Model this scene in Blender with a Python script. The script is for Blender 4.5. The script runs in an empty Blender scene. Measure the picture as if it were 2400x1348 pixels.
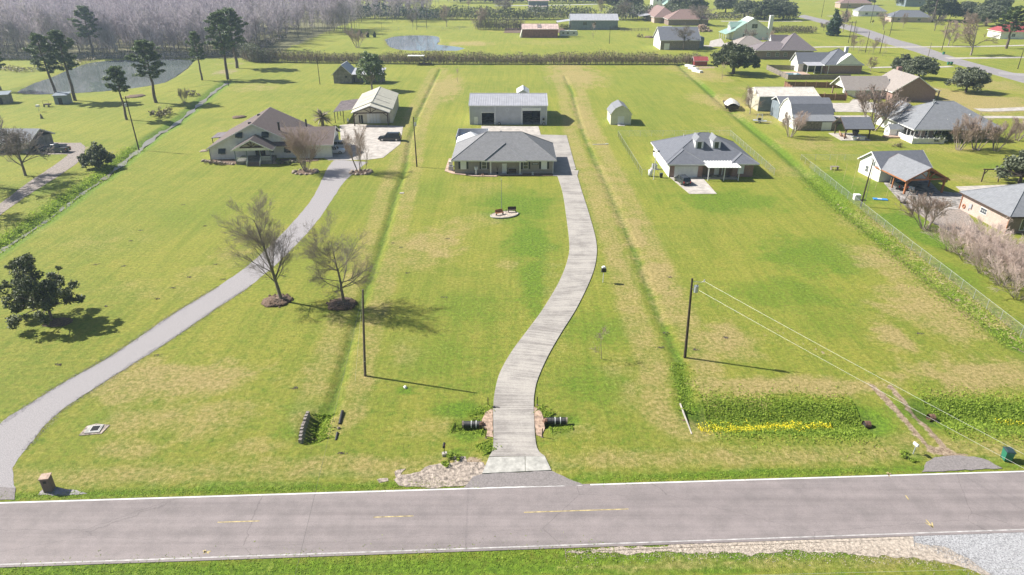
import bpy, math, random
import numpy as np
from mathutils import Vector, Matrix

SC = bpy.context.scene
COL = SC.collection
R = math.radians
HAZE = 0.00023

# ------------------------------------------------------------------ camera
CAM_H = 42.0; CAM_F = 1600.0; CAM_P = R(26)
cam_data = bpy.data.cameras.new('camera')
cam = bpy.data.objects.new('camera', cam_data); COL.objects.link(cam)
cam.location = (0, 0, CAM_H); cam.rotation_euler = (R(64), 0, 0)
cam_data.sensor_width = 36; cam_data.lens = CAM_F / 2400 * 36
cam_data.clip_start = 0.5; cam_data.clip_end = 6000
SC.camera = cam
SC.render.resolution_x = 1024; SC.render.resolution_y = 575

# ------------------------------------------------------------------ sky, sun, exposure
SUN_EL = R(41); SUN_AZ = math.atan2(-0.96, 0.27)
world = bpy.data.worlds.new('World'); SC.world = world; world.use_nodes = True
wn = world.node_tree; wn.nodes.clear()
sky = wn.nodes.new('ShaderNodeTexSky'); sky.sky_type = 'NISHITA'; sky.sun_disc = False
sky.sun_elevation = SUN_EL; sky.sun_rotation = SUN_AZ % (2 * math.pi)
sky.air_density = 1.0; sky.dust_density = 1.4; sky.ozone_density = 1.2
bg = wn.nodes.new('ShaderNodeBackground'); bg.inputs['Strength'].default_value = 0.056
wo = wn.nodes.new('ShaderNodeOutputWorld')
wn.links.new(sky.outputs[0], bg.inputs[0]); wn.links.new(bg.outputs[0], wo.inputs[0])
sd = bpy.data.lights.new('sun', 'SUN'); sd.energy = 5.0; sd.angle = R(0.5); sd.color = (1, 0.955, 0.88)
sun = bpy.data.objects.new('sun', sd); COL.objects.link(sun)
sdir = Vector((math.sin(SUN_AZ) * math.cos(SUN_EL), math.cos(SUN_AZ) * math.cos(SUN_EL), math.sin(SUN_EL)))
sun.rotation_euler = (-sdir).to_track_quat('-Z', 'Y').to_euler(); sun.location = (-60, 40, 90)
SC.view_settings.view_transform = 'Standard'; SC.view_settings.look = 'None'
SC.view_settings.exposure = 0.90; SC.view_settings.gamma = 1
SC.view_settings.use_curve_mapping = False
SC.cycles.volume_bounces = 1; SC.cycles.max_bounces = 8
SC.cycles.transparent_max_bounces = 12

# ------------------------------------------------------------------ helpers
def P(px, py, z=0.0):
    """ground (or height z) point of the real place seen at a position of the photograph"""
    dx = (px - 1200) / CAM_F; dy = -(py - 674) / CAM_F
    Y = math.cos(CAM_P) + dy * math.sin(CAM_P); Z = -math.sin(CAM_P) + dy * math.cos(CAM_P)
    t = (z - CAM_H) / Z
    return (dx * t, Y * t)

def PP(pts, z=0.0): return [P(a, b, z) for a, b in pts]

class MB:
    def __init__(s): s.v = []; s.f = []; s.uv = None
    def add(s, vs, fs):
        n = len(s.v); s.v.extend(vs); s.f.extend([tuple(i + n for i in f) for f in fs]); return s
    def box(s, x0, x1, y0, y1, z0, z1):
        return s.add([(x0,y0,z0),(x1,y0,z0),(x1,y1,z0),(x0,y1,z0),(x0,y0,z1),(x1,y0,z1),(x1,y1,z1),(x0,y1,z1)],
                     [(0,3,2,1),(4,5,6,7),(0,1,5,4),(1,2,6,5),(2,3,7,6),(3,0,4,7)])
    def rbox(s, cx, cy, z0, sx, sy, h, a=0, tx=1, ty=1):
        c, si = math.cos(a), math.sin(a); vs = []
        for z, kx, ky in ((z0, 1, 1), (z0 + h, tx, ty)):
            for ux, uy in ((-1,-1),(1,-1),(1,1),(-1,1)):
                x = ux * sx / 2 * kx; y = uy * sy / 2 * ky
                vs.append((cx + x*c - y*si, cy + x*si + y*c, z))
        return s.add(vs, [(0,3,2,1),(4,5,6,7),(0,1,5,4),(1,2,6,5),(2,3,7,6),(3,0,4,7)])
    def prism(s, poly, z0, z1):
        n = len(poly)
        vs = [(p[0], p[1], z0) for p in poly] + [(p[0], p[1], z1) for p in poly]
        fs = [tuple(range(n-1, -1, -1)), tuple(range(n, 2*n))] + [(i, (i+1) % n, (i+1) % n + n, i + n) for i in range(n)]
        return s.add(vs, fs)
    def extrude(s, poly3, d):
        """closed polygon of 3-D points pushed along the vector d"""
        n = len(poly3); d = Vector(d)
        vs = [tuple(p) for p in poly3] + [tuple(Vector(p) + d) for p in poly3]
        fs = [tuple(range(n-1, -1, -1)), tuple(range(n, 2*n))] + [(i, (i+1) % n, (i+1) % n + n, i + n) for i in range(n)]
        return s.add(vs, fs)
    def slab(s, poly3, t):
        return s.extrude(poly3, (0, 0, t))
    def tube(s, pts, rad, n=6, cap=True):
        pts = [Vector(p) for p in pts]
        if not hasattr(rad, '__len__'): rad = [rad] * len(pts)
        vs = []; k = len(pts)
        for i, p in enumerate(pts):
            d = (pts[min(i+1, k-1)] - pts[max(i-1, 0)])
            if d.length < 1e-9: d = Vector((0,0,1))
            d.normalize()
            a = Vector((1,0,0)) if abs(d.x) < 0.8 else Vector((0,1,0))
            u = d.cross(a).normalized(); w = d.cross(u)
            for j in range(n):
                t = 2*math.pi*j/n
                q = p + (u*math.cos(t) + w*math.sin(t)) * rad[i]
                vs.append((q.x, q.y, q.z))
        fs = []
        for i in range(k-1):
            for j in range(n):
                fs.append((i*n+j, i*n+(j+1) % n, (i+1)*n+(j+1) % n, (i+1)*n+j))
        if cap:
            fs.append(tuple(range(n-1, -1, -1))); fs.append(tuple((k-1)*n + j for j in range(n)))
        return s.add(vs, fs)
    def blob(s, c, r, seed=0, n=8, m=5, rough=.2, zs=1.0):
        rg = random.Random(seed); vs = []; fs = []
        for i in range(m+1):
            th = math.pi * i / m
            for j in range(n):
                ph = 2*math.pi*j/n
                k = r * (1 + rg.uniform(-rough, rough)) if 0 < i < m else r
                vs.append((c[0]+k*math.sin(th)*math.cos(ph), c[1]+k*math.sin(th)*math.sin(ph), c[2]+k*zs*math.cos(th)))
        for i in range(m):
            for j in range(n):
                fs.append((i*n+j, i*n+(j+1)%n, (i+1)*n+(j+1)%n, (i+1)*n+j))
        return s.add(vs, fs)
    def rot(s, a, c=(0,0)):
        ca, sa = math.cos(a), math.sin(a)
        s.v = [((x-c[0])*ca-(y-c[1])*sa+c[0], (x-c[0])*sa+(y-c[1])*ca+c[1], z) for x, y, z in s.v]; return s
    def mesh(s, name, mat, smooth=False):
        me = bpy.data.meshes.new(name); me.from_pydata(s.v, [], s.f)
        mm = mat if isinstance(mat, (list, tuple)) else [mat]
        for m_ in mm: me.materials.append(m_)
        if smooth: me.polygons.foreach_set('use_smooth', [True]*len(me.polygons))
        me.update(); return me

def np_mesh(name, V, F, mat, smooth=False):
    V = np.asarray(V, np.float32); F = np.asarray(F, np.int32); k = F.shape[1]
    me = bpy.data.meshes.new(name)
    me.vertices.add(len(V)); me.vertices.foreach_set('co', V.ravel())
    me.loops.add(F.size); me.loops.foreach_set('vertex_index', F.ravel())
    me.polygons.add(len(F)); me.polygons.foreach_set('loop_start', np.arange(0, F.size, k, dtype=np.int32))
    me.polygons.foreach_set('loop_total', np.full(len(F), k, np.int32))
    if smooth: me.polygons.foreach_set('use_smooth', np.ones(len(F), bool))
    me.materials.append(mat); me.update(calc_edges=True); me.validate(); return me

def link(name, me, parent=None, kind=None, label=None, cat=None, group=None, loc=None, rz=0):
    o = bpy.data.objects.new(name, me); COL.objects.link(o)
    if parent is not None: o.parent = parent
    if loc is not None: o.location = loc
    if rz: o.rotation_euler = (0, 0, rz)
    if kind: o['kind'] = kind
    if label: o['label'] = label
    if cat: o['category'] = cat
    if group: o['group'] = group
    return o

def part(name, mb, mat, parent, kind=None, label=None, smooth=False):
    return link(name, mb.mesh(name, mat, smooth), parent, kind, label)

def thing(name, label, cat, loc=(0,0,0), rz=0, group=None):
    return link(name, None, None, None, label, cat, group, loc, rz)

def single(name, mb, mat, label, cat, loc=(0,0,0), rz=0, group=None, smooth=False, kind=None):
    return link(name, mb.mesh(name, mat, smooth), None, kind, label, cat, group, loc, rz)

def copy_thing(o, loc, rz=0, label=None, group=None, scale=1.0):
    c = o.copy(); COL.objects.link(c); c.location = loc; c.rotation_euler = (0, 0, rz); c.scale = (scale,)*3
    if label: c['label'] = label
    if group: c['group'] = group
    for ch in list(o.children):
        d = ch.copy(); COL.objects.link(d); d.parent = c
        for g in list(ch.children):
            e = g.copy(); COL.objects.link(e); e.parent = d
    return c

# ------------------------------------------------------------------ materials
def mat(name, col, rough=0.8, var=0.15, scale=2.0, col2=None, bump=0.0, bscale=20.0, metal=0.0, spec=0.5, stretch=None, coords='Object'):
    m = bpy.data.materials.new(name); m.use_nodes = True; nt = m.node_tree; N = nt.nodes; L = nt.links
    b = N['Principled BSDF']; b.inputs['Roughness'].default_value = rough; b.inputs['Metallic'].default_value = metal
    b.inputs['Specular IOR Level'].default_value = spec
    tc = N.new('ShaderNodeTexCoord'); src = tc.outputs[coords]
    if stretch:
        mp = N.new('ShaderNodeMapping'); mp.inputs['Scale'].default_value = stretch; L.new(src, mp.inputs[0]); src = mp.outputs[0]
    if var > 0 or col2:
        no = N.new('ShaderNodeTexNoise'); no.inputs['Scale'].default_value = scale; no.inputs['Detail'].default_value = 6
        no.inputs['Roughness'].default_value = 0.62; L.new(src, no.inputs[0])
        cr = N.new('ShaderNodeValToRGB'); c2 = col2 or tuple(c*(1-var*1.6) for c in col)
        cr.color_ramp.elements[0].position = 0.33; cr.color_ramp.elements[1].position = 0.67
        cr.color_ramp.elements[0].color = (*c2, 1)
        cr.color_ramp.elements[1].color = (*[min(1, c*(1+var*0.6)) for c in col], 1)
        L.new(no.outputs[0], cr.inputs[0]); L.new(cr.outputs[0], b.inputs['Base Color'])
    else:
        b.inputs['Base Color'].default_value = (*col, 1)
    if bump > 0:
        n2 = N.new('ShaderNodeTexNoise'); n2.inputs['Scale'].default_value = bscale; n2.inputs['Detail'].default_value = 4; L.new(src, n2.inputs[0])
        bp = N.new('ShaderNodeBump'); bp.inputs['Strength'].default_value = bump; bp.inputs['Distance'].default_value = 0.1
        L.new(n2.outputs[0], bp.inputs['Height']); L.new(bp.outputs[0], b.inputs['Normal'])
    return m

def leaf_mat(name, c1, c2, rough=0.5, trans=0.25):
    m = bpy.data.materials.new(name); m.use_nodes = True; nt = m.node_tree; N = nt.nodes; L = nt.links
    b = N['Principled BSDF']; b.inputs['Roughness'].default_value = rough
    g = N.new('ShaderNodeNewGeometry'); cr = N.new('ShaderNodeValToRGB')
    cr.color_ramp.elements[0].color = (*c1, 1); cr.color_ramp.elements[1].color = (*c2, 1)
    L.new(g.outputs['Random Per Island'], cr.inputs[0]); L.new(cr.outputs[0], b.inputs['Base Color'])
    if trans > 0:
        t = N.new('ShaderNodeBsdfTranslucent'); L.new(cr.outputs[0], t.inputs[0])
        mx = N.new('ShaderNodeMixShader'); mx.inputs[0].default_value = trans
        L.new(b.outputs[0], mx.inputs[1]); L.new(t.outputs[0], mx.inputs[2]); L.new(mx.outputs[0], N['Material Output'].inputs[0])
    return m

def brick_mat(name, c1, c2, mortar, sc=1.0, rough=.9, bw=.22, rh=.075, ms=.012, var=.5):
    m = bpy.data.materials.new(name); m.use_nodes = True; nt = m.node_tree; N = nt.nodes; L = nt.links
    b = N['Principled BSDF']; b.inputs['Roughness'].default_value = rough
    tc = N.new('ShaderNodeTexCoord'); sep = N.new('ShaderNodeSeparateXYZ'); L.new(tc.outputs['Object'], sep.inputs[0])
    ad = N.new('ShaderNodeMath'); ad.operation = 'ADD'; L.new(sep.outputs[0], ad.inputs[0]); L.new(sep.outputs[1], ad.inputs[1])
    cb = N.new('ShaderNodeCombineXYZ'); L.new(ad.outputs[0], cb.inputs[0]); L.new(sep.outputs[2], cb.inputs[1])
    br = N.new('ShaderNodeTexBrick'); L.new(cb.outputs[0], br.inputs[0]); br.inputs['Scale'].default_value = sc
    br.inputs['Color1'].default_value = (*c1, 1); br.inputs['Color2'].default_value = (*c2, 1); br.inputs['Mortar'].default_value = (*mortar, 1)
    br.inputs['Brick Width'].default_value = bw; br.inputs['Row Height'].default_value = rh; br.inputs['Mortar Size'].default_value = ms
    no = N.new('ShaderNodeTexNoise'); no.inputs['Scale'].default_value = 1.3; no.inputs['Detail'].default_value = 6; L.new(tc.outputs['Object'], no.inputs[0])
    mr = N.new('ShaderNodeMapRange'); mr.inputs[3].default_value = 1-var/2; mr.inputs[4].default_value = 1+var/2; L.new(no.outputs[0], mr.inputs[0])
    hs = N.new('ShaderNodeHueSaturation'); L.new(br.outputs[0], hs.inputs['Color']); L.new(mr.outputs[0], hs.inputs['Value'])
    L.new(hs.outputs[0], b.inputs['Base Color'])
    return m

M = {}
M['white'] = mat('white_paint', (.72,.72,.70), .6, .08, 1.5)
M['cream'] = mat('cream_siding', (.74,.74,.69), .75, .08, 1.2)
M['cream2'] = mat('cream_metal', (.62,.59,.48), .6, .1, .8)
M['yellowish'] = mat('pale_yellow_siding', (.62,.62,.47), .75, .08, 1.2)
M['concrete'] = mat('concrete', (.47,.43,.39), .9, .22, .7, bump=.1)
M['concrete2'] = mat('concrete_weathered', (.36,.335,.315), .9, .5, .9, bump=.2)
M['apron'] = mat('concrete_apron', (.43,.42,.385), .9, .25, 1.2, bump=.1)
M['asphalt_rough'] = mat('rough_asphalt', (.25,.225,.22), .95, .2, 7, bump=.5, bscale=25)
M['gravel'] = mat('pale_gravel', (.335,.315,.32), .95, .22, 11, bump=.35, bscale=40)
M['gravel2'] = mat('white_blue_gravel', (.46,.46,.475), .95, .38, 9, bump=.8, bscale=22)
M['gravel3'] = mat('cream_crushed_stone', (.55,.47,.39), .95, .32, 4, bump=.8, bscale=25)
M['rubble'] = mat('broken_pinkish_concrete', (.40,.335,.28), .95, .45, 3, bump=.9, bscale=6)
M['clay'] = mat('clay_concrete', (.44,.315,.235), .95, .35, 2.5, bump=.5, bscale=8)
M['track'] = mat('worn_gravel_track', (.31,.265,.235), .95, .35, 3, bump=.4)
M['far_road'] = mat('side_road_asphalt', (.27,.25,.255), .9, .12, .4)
M['shingle_gray'] = brick_mat('gray_shingles', (.185,.187,.197), (.225,.226,.236), (.15,.15,.158), bw=.35, rh=.14, ms=.01, var=.35)
M['shingle_blue'] = brick_mat('blue_gray_shingles', (.125,.133,.158), (.155,.162,.187), (.10,.11,.13), bw=.35, rh=.14, ms=.01, var=.35)
M['shingle_lt'] = brick_mat('weathered_gray_shingles', (.185,.193,.212), (.225,.233,.252), (.15,.16,.17), bw=.35, rh=.14, ms=.01, var=.4)
M['shingle_brown'] = brick_mat('brown_shingles', (.120,.090,.084), (.150,.115,.107), (.095,.072,.067), bw=.35, rh=.14, ms=.01, var=.35)
M['shingle_tan'] = brick_mat('tan_gray_shingles', (.27,.235,.215), (.31,.275,.25), (.22,.19,.17), bw=.35, rh=.14, ms=.01, var=.3)
M['shingle_dkbrown'] = brick_mat('dark_brown_shingles', (.16,.14,.15), (.20,.17,.18), (.13,.11,.12), bw=.35, rh=.14, ms=.01, var=.3)
M['shingle_porch_shaded'] = brick_mat('shade_darkened_porch_shingles', (.07,.055,.055), (.09,.072,.072), (.055,.045,.045), bw=.35, rh=.14, ms=.01, var=.3)  # brown shingles darkened: shade of the porch slope put into the colour
M['shingle_red'] = brick_mat('reddish_shingles', (.22,.145,.13), (.26,.175,.16), (.18,.12,.11), bw=.35, rh=.14, ms=.01, var=.3)
M['brick_red'] = brick_mat('red_brick', (.25,.115,.088), (.31,.16,.13), (.33,.28,.25))
M['brick_pink'] = brick_mat('pink_brick', (.46,.335,.28), (.39,.265,.215), (.50,.44,.40))
M['brick_dark'] = brick_mat('brown_brick', (.18,.12,.10), (.24,.16,.13), (.28,.24,.21))
M['brick_gray'] = brick_mat('taupe_brick', (.26,.225,.19), (.32,.28,.235), (.32,.29,.26))
M['metal_gray'] = mat('gray_steel_siding', (.46,.47,.51), .5, .08, .7)
M['metal_roof'] = mat('galvalume_roof', (.50,.50,.53), .42, .1, .6, metal=.15)
M['metal_white'] = mat('white_metal', (.74,.75,.74), .45, .06, .8)
M['metal_tan'] = mat('tan_metal_roof', (.58,.55,.50), .5, .16, .8)
M['metal_pink'] = mat('faded_pink_metal_roof', (.62,.47,.42), .6, .2, .5)
M['metal_red'] = mat('rust_red_siding', (.28,.12,.10), .7, .25, .8)
M['metal_brown'] = mat('purplish_corrugated_roof', (.27,.225,.225), .6, .35, 1.2)
M['metal_slate'] = mat('slate_blue_siding', (.20,.24,.28), .6, .15, .8)
M['metal_green'] = mat('green_metal_roof', (.27,.40,.35), .5, .12, .6)
M['metal_maroon'] = mat('red_metal_roof', (.34,.07,.07), .5, .15, .8)
M['black'] = mat('black_paint', (.015,.015,.018), .5, 0)
M['dark'] = mat('dark_interior', (.03,.03,.033), .9, .3, 1)
M['glass'] = mat('window_glass', (.035,.045,.06), .08, 0, spec=.8)
M['glass2'] = mat('car_glass', (.02,.025,.03), .05, 0, spec=.9)
M['carblack'] = mat('black_car_paint', (.012,.014,.02), .22, 0, spec=.8)
M['cargrey'] = mat('dark_grey_car_paint', (.035,.04,.05), .25, 0, spec=.8)
M['carwhite'] = mat('white_car_paint', (.70,.70,.70), .3, 0, spec=.6)
M['rubber'] = mat('tyre_rubber', (.02,.02,.02), .9, .1, 4)
M['chrome'] = mat('wheel_alloy', (.55,.55,.56), .3, 0, metal=.8)
M['lampred'] = mat('tail_light_red', (.5,.02,.02), .3, 0)
M['lamp'] = mat('headlight_lens', (.7,.72,.74), .15, 0)
M['wood_dark'] = mat('dark_stained_timber', (.075,.045,.032), .8, .3, 3)
M['wood_red'] = mat('cedar_fence_board', (.23,.105,.065), .85, .3, 3)
M['wood_redlight'] = mat('cedar_post', (.50,.30,.20), .85, .2, 3)
M['wood_orange'] = mat('orange_stained_timber', (.38,.15,.06), .75, .25, 3)
M['wood_gray'] = mat('weathered_gray_boards', (.27,.23,.195), .9, .35, 2.5)
M['wood_grayd'] = mat('weathered_gray_wall', (.24,.225,.21), .9, .3, 1)
M['pole'] = mat('creosoted_pole', (.050,.034,.026), .9, .3, 2, stretch=(6,6,1))
M['pole_gray'] = mat('weathered_pole', (.15,.12,.10), .9, .3, 2, stretch=(6,6,1))
M['bamboo'] = mat('yellow_bamboo', (.50,.42,.20), .6, .1, 4)
M['fence_wire'] = mat('fence_wire', (.20,.24,.22), .7, 0)
M['galv'] = mat('galvanised_steel', (.50,.53,.55), .4, .1, 3, metal=.3)
M['wire'] = mat('bare_cable', (.5,.5,.45), .4, 0)
M['wire_dark'] = mat('dark_cable', (.10,.10,.10), .6, 0)
M['blue'] = mat('bright_blue_plastic', (.04,.25,.62), .5, .1, 3)
M['pool'] = mat('pool_water', (.10,.27,.36), .05, .1, 1)
M['bin'] = mat('green_bin_plastic', (.018,.17,.105), .45, .05, 3)
M['bin_lid'] = mat('dark_bin_lid', (.025,.05,.055), .5, 0)
M['mulch'] = mat('brown_mulch', (.19,.125,.085), .95, .5, 6, bump=.8, bscale=14)
M['rock'] = mat('sandstone_rock', (.36,.29,.23), .95, .4, 3, bump=.6, bscale=9)
M['stonewall'] = mat('gray_concrete_bags', (.33,.29,.265), .95, .4, 4, bump=.6, bscale=12)
M['root'] = mat('exposed_roots', (.27,.20,.15), .95, .4, 5)
M['bark'] = mat('gray_brown_bark', (.21,.175,.15), .95, .35, 3, stretch=(5,5,1.2), bump=.4)
M['bark_pale'] = mat('pale_bark', (.34,.285,.24), .9, .3, 3)
M['bark_dark'] = mat('dark_bark', (.085,.065,.055), .95, .35, 3)
M['bark_pine'] = mat('pine_bark', (.14,.105,.085), .95, .4, 3)
M['twig'] = leaf_mat('gray_twigs', (.15,.125,.11), (.27,.23,.20), .9, 0)
M['twig_tan'] = leaf_mat('tan_twigs', (.27,.20,.16), (.43,.33,.27), .9, 0)
M['twig_pink'] = leaf_mat('pinkish_twigs', (.42,.32,.28), (.66,.54,.48), .9, 0)
M['twig_haze'] = leaf_mat('haze_tinted_twigs', (.33,.295,.32), (.60,.54,.58), .95, .3)  # sunlit paleness and bluish distance haze put into the twig colour
M['awning'] = mat('dark_awning', (.03,.045,.05), .6, .1, 3)
M['leaf_mag'] = leaf_mat('magnolia_leaves', (.035,.050,.020), (.17,.20,.085), .62, .15)
M['leaf_oak'] = leaf_mat('live_oak_leaves', (.055,.072,.032), (.14,.165,.08), .6, .2)
M['leaf_oak2'] = leaf_mat('gray_green_leaves', (.085,.10,.06), (.20,.225,.14), .65, .25)
M['leaf_pine'] = leaf_mat('pine_needles', (.06,.10,.04), (.16,.21,.08), .55, .35)
M['leaf_cedar'] = leaf_mat('cedar_leaves', (.018,.045,.022), (.045,.085,.035), .6, .1)
M['leaf_pale'] = leaf_mat('pale_green_leaves', (.10,.15,.055), (.20,.27,.10), .5, .3)
M['leaf_hedge'] = leaf_mat('hedge_leaves', (.07,.07,.035), (.17,.155,.08), .7, .15)
M['leaf_palm'] = leaf_mat('palm_fronds', (.10,.085,.045), (.26,.21,.12), .6, .15)
M['weed'] = leaf_mat('ditch_weeds', (.17,.27,.03), (.42,.54,.07), .85, .5)
M['weed_dry'] = leaf_mat('dry_weeds', (.36,.26,.15), (.58,.44,.28), .9, .15)
M['flower'] = leaf_mat('yellow_flowers', (.70,.58,.01), (.85,.74,.03), .7, .2)
M['rust'] = mat('rusty_pipe', (.20,.11,.075), .9, .4, 4)
M['plastic_gray'] = mat('gray_plastic', (.35,.36,.38), .5, 0)
M['terra'] = mat('orange_brown_metal', (.36,.13,.05), .6, .2, 3)
M['paver'] = mat('tan_paver', (.50,.36,.28), .9, .3, 3)
M['fur_brown'] = M['wood_dark']
# ------------------------------------------------------------------ ground sheet with real ditches
def axis(fine0, fine1, step, lo, hi, g):
    a = list(np.arange(fine0, fine1, step)); s = step; x = a[-1]
    while x < hi: s *= g; x += s; a.append(x)
    s = step; x = a[0]; b = []
    while x > lo: s *= g; x -= s; b.append(x)
    return np.array(b[::-1] + a)
GX = axis(-62, 78, 0.5, -1500, 1500, 1.017); GY = axis(32, 112, 0.42, -300, 2600, 1.0125)
XX, YY = np.meshgrid(GX, GY)
ZZ = np.zeros_like(XX)
def seg_dist(pl, pad=12):
    """distance to a polyline given as world points, and how far along it, only near it"""
    pl = np.array(pl); D = np.full(XX.shape, 1e3)
    for a, b in zip(pl[:-1], pl[1:]):
        x0, x1 = min(a[0], b[0]) - pad, max(a[0], b[0]) + pad; y0, y1 = min(a[1], b[1]) - pad, max(a[1], b[1]) + pad
        i0, i1 = np.searchsorted(GX, [x0, x1]); j0, j1 = np.searchsorted(GY, [y0, y1])
        if i1 <= i0 or j1 <= j0: continue
        X = XX[j0:j1, i0:i1]; Y = YY[j0:j1, i0:i1]; d = b - a; L2 = d @ d + 1e-9
        t = np.clip(((X - a[0]) * d[0] + (Y - a[1]) * d[1]) / L2, 0, 1)
        dd = np.hypot(X - a[0] - t * d[0], Y - a[1] - t * d[1])
        D[j0:j1, i0:i1] = np.minimum(D[j0:j1, i0:i1], dd)
    return D
def noise2(s, seed):
    rg = np.random.RandomState(seed); v = 0
    for k in range(5):
        f = (1.7 ** k) / s; a, b, c, d = rg.uniform(0, 6.28, 4); th = rg.uniform(0, 3.14)
        v = v + np.sin((XX*math.cos(th) + YY*math.sin(th))*f*6.28 + a + 1.3*np.sin(YY*f*3.1+b)) * np.sin((YY*math.cos(th) - XX*math.sin(th))*f*6.28 + c + 1.1*np.sin(XX*f*2.7+d)) / (1.3 ** k)
    return v / 2.2
dry = np.zeros_like(XX); lush = np.zeros_like(XX); dirt = np.zeros_like(XX); dark = np.zeros_like(XX)
ROAD_S = 0.044
def road_y(x): return 46.1 + ROAD_S * x        # north edge line
def ell(A, px, py, rx, ry, s, seed=0):
    """soft uneven patch round the ground point seen at (px,py)"""
    global XX
    x, y = P(px, py); x1, _ = P(px + rx, py); _, y1 = P(px, max(py - ry, -20)); _, y2 = P(px, py + ry)
    ax = abs(x1 - x); ay = (y1 - y2) / 2
    pad = 1.9
    i0, i1 = np.searchsorted(GX, [x - ax*pad, x + ax*pad]); j0, j1 = np.searchsorted(GY, [y - ay*pad, y + ay*pad])
    X = XX[j0:j1, i0:i1]; Y = YY[j0:j1, i0:i1]
    n = NZ1[j0:j1, i0:i1] * .35 + NZ2[j0:j1, i0:i1] * .25
    r = np.hypot((X-x)/ax, (Y-y)/ay) + n
    v = np.clip(1.35 - r, 0, 1); v = v*v*(3-2*v) * s
    A[j0:j1, i0:i1] = np.maximum(A[j0:j1, i0:i1], v)
NZ1 = noise2(14, 3); NZ2 = noise2(4, 8); NZ3 = noise2(1.6, 11)
for e in [(400,890,230,60,.75),(430,975,210,55,.5),(600,1050,90,28,.4),(330,860,90,30,.5),(1020,570,90,40,.7),(980,610,70,30,.45),(1100,520,70,22,.4),
          (1190,620,30,14,.45),(1430,450,34,120,.65),(1490,545,36,44,.9),(1540,650,45,60,.95),(1560,720,40,40,.7),(1690,790,90,45,.75),(1740,830,60,26,.6),
          (1850,905,260,26,.85),(1770,940,60,24,.5),(2095,790,52,38,.95),(2080,610,90,50,.7),(2180,720,130,70,.75),(2290,880,190,50,.85),(1650,900,50,24,.7),
          (1350,180,70,26,.85),(1330,160,60,14,.7),(1370,280,28,70,.8),(1040,205,50,34,.75),(1010,240,26,50,.6),(1700,240,60,24,.75),(1650,175,60,18,.7),(1780,270,80,22,.6),
          (1640,230,40,14,.5),(1900,340,90,22,.5),(1850,400,80,28,.35),(2010,520,60,30,.4),(2300,240,140,34,.9),(2180,215,90,18,.8),(2330,200,90,20,.6),(2050,330,90,16,.4),
          (1290,100,120,7,.35),(1100,102,70,6,.8),(1690,300,40,20,.3),(600,205,70,12,.45),(560,300,60,20,.3),(950,350,18,80,.6),(700,250,40,10,.2),
          (260,560,130,36,.22),(560,600,80,30,.3),(350,680,120,30,.25),(470,640,60,24,.35),(800,780,70,36,.35),(760,860,60,36,.4),(950,830,60,40,.3),
          (1800,1070,340,20,.55),(1500,1075,160,22,.6),(800,1085,170,22,.55),(640,1075,60,14,.4),(300,1050,90,30,.5),(1340,1000,60,40,.5),(1450,860,60,30,.35),
          (1000,1010,80,40,.35),(1500,930,70,50,.4),(2250,1040,120,20,.5),(2340,1000,90,16,.5),(2120,1035,80,20,.45),(1950,1320,500,18,.45),(1500,1330,200,10,.5),
          (2150,1310,140,20,.5),(1130,440,80,24,.25),(1330,430,18,40,.5),(1300,700,30,120,.3),(2280,420,60,12,.5),(2230,350,90,10,.4),(60,540,60,20,.3),(2150,650,90,50,.5),
          (1600,160,60,10,.5),(1390,180,50,20,.4),(2050,210,60,14,.4),(1250,70,120,6,.3),(1750,210,60,10,.35),(1400,140,300,6,.25)]:
    ell(dry, *e)
for e in [(1210,480,110,44,.75),(1240,560,70,70,.8),(1250,650,46,80,.75),(1400,765,110,50,.6),(1400,900,110,60,.6),(1900,600,150,60,.7),(1700,470,160,34,.7),(1850,690,170,50,.6),
          (1930,760,100,30,.4),(1030,830,150,60,.45),(1090,720,100,50,.5),(1100,900,80,30,.4),(1300,190,60,20,.3),(1200,160,90,10,.2),(1020,440,50,30,.4),(820,470,120,26,.3),
          (1500,200,90,26,.3),(1530,270,60,24,.3),(200,900,120,60,.25),(450,500,150,40,.35),(700,620,60,26,.3),(2120,520,60,30,.9),(2180,560,60,30,.9),(2250,640,50,40,.6),
          (1940,420,80,30,.8),(1975,450,80,30,.8),(2060,440,60,20,.6),(2330,390,90,10,.6),(1180,960,60,30,.5),(1090,960,70,26,.9),(1100,1020,60,20,.8),(1180,1050,60,24,.9),
          (1320,1010,40,18,.8),(1290,1090,60,14,.7),(1600,905,26,60,.8),(1900,1010,190,6,.9),(1750,1108,180,10,.9),(1400,1110,70,8,.6),(720,960,70,26,.6),(690,1010,50,30,.6),
          (770,830,14,60,.4),(800,1110,120,12,.7),(560,1135,300,8,.8),(1060,1065,40,16,.9),(2130,1068,30,16,.95),(2290,1075,90,10,.8),(850,1335,900,14,1.0),(200,1330,300,18,1.0),(1250,1335,60,12,1.0),(1700,1335,120,12,.9),(1450,1340,60,8,.9),
          (950,915,26,10,.9),(2230,990,60,10,.8),(230,980,50,30,.4),(100,440,80,26,.5),(1350,1290,100,6,.7),(2100,960,40,30,.7),(1100,1290,400,5,.7),(350,300,100,30,.15),(1130,1110,30,14,.8)]:
    ell(lush, *e)
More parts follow.
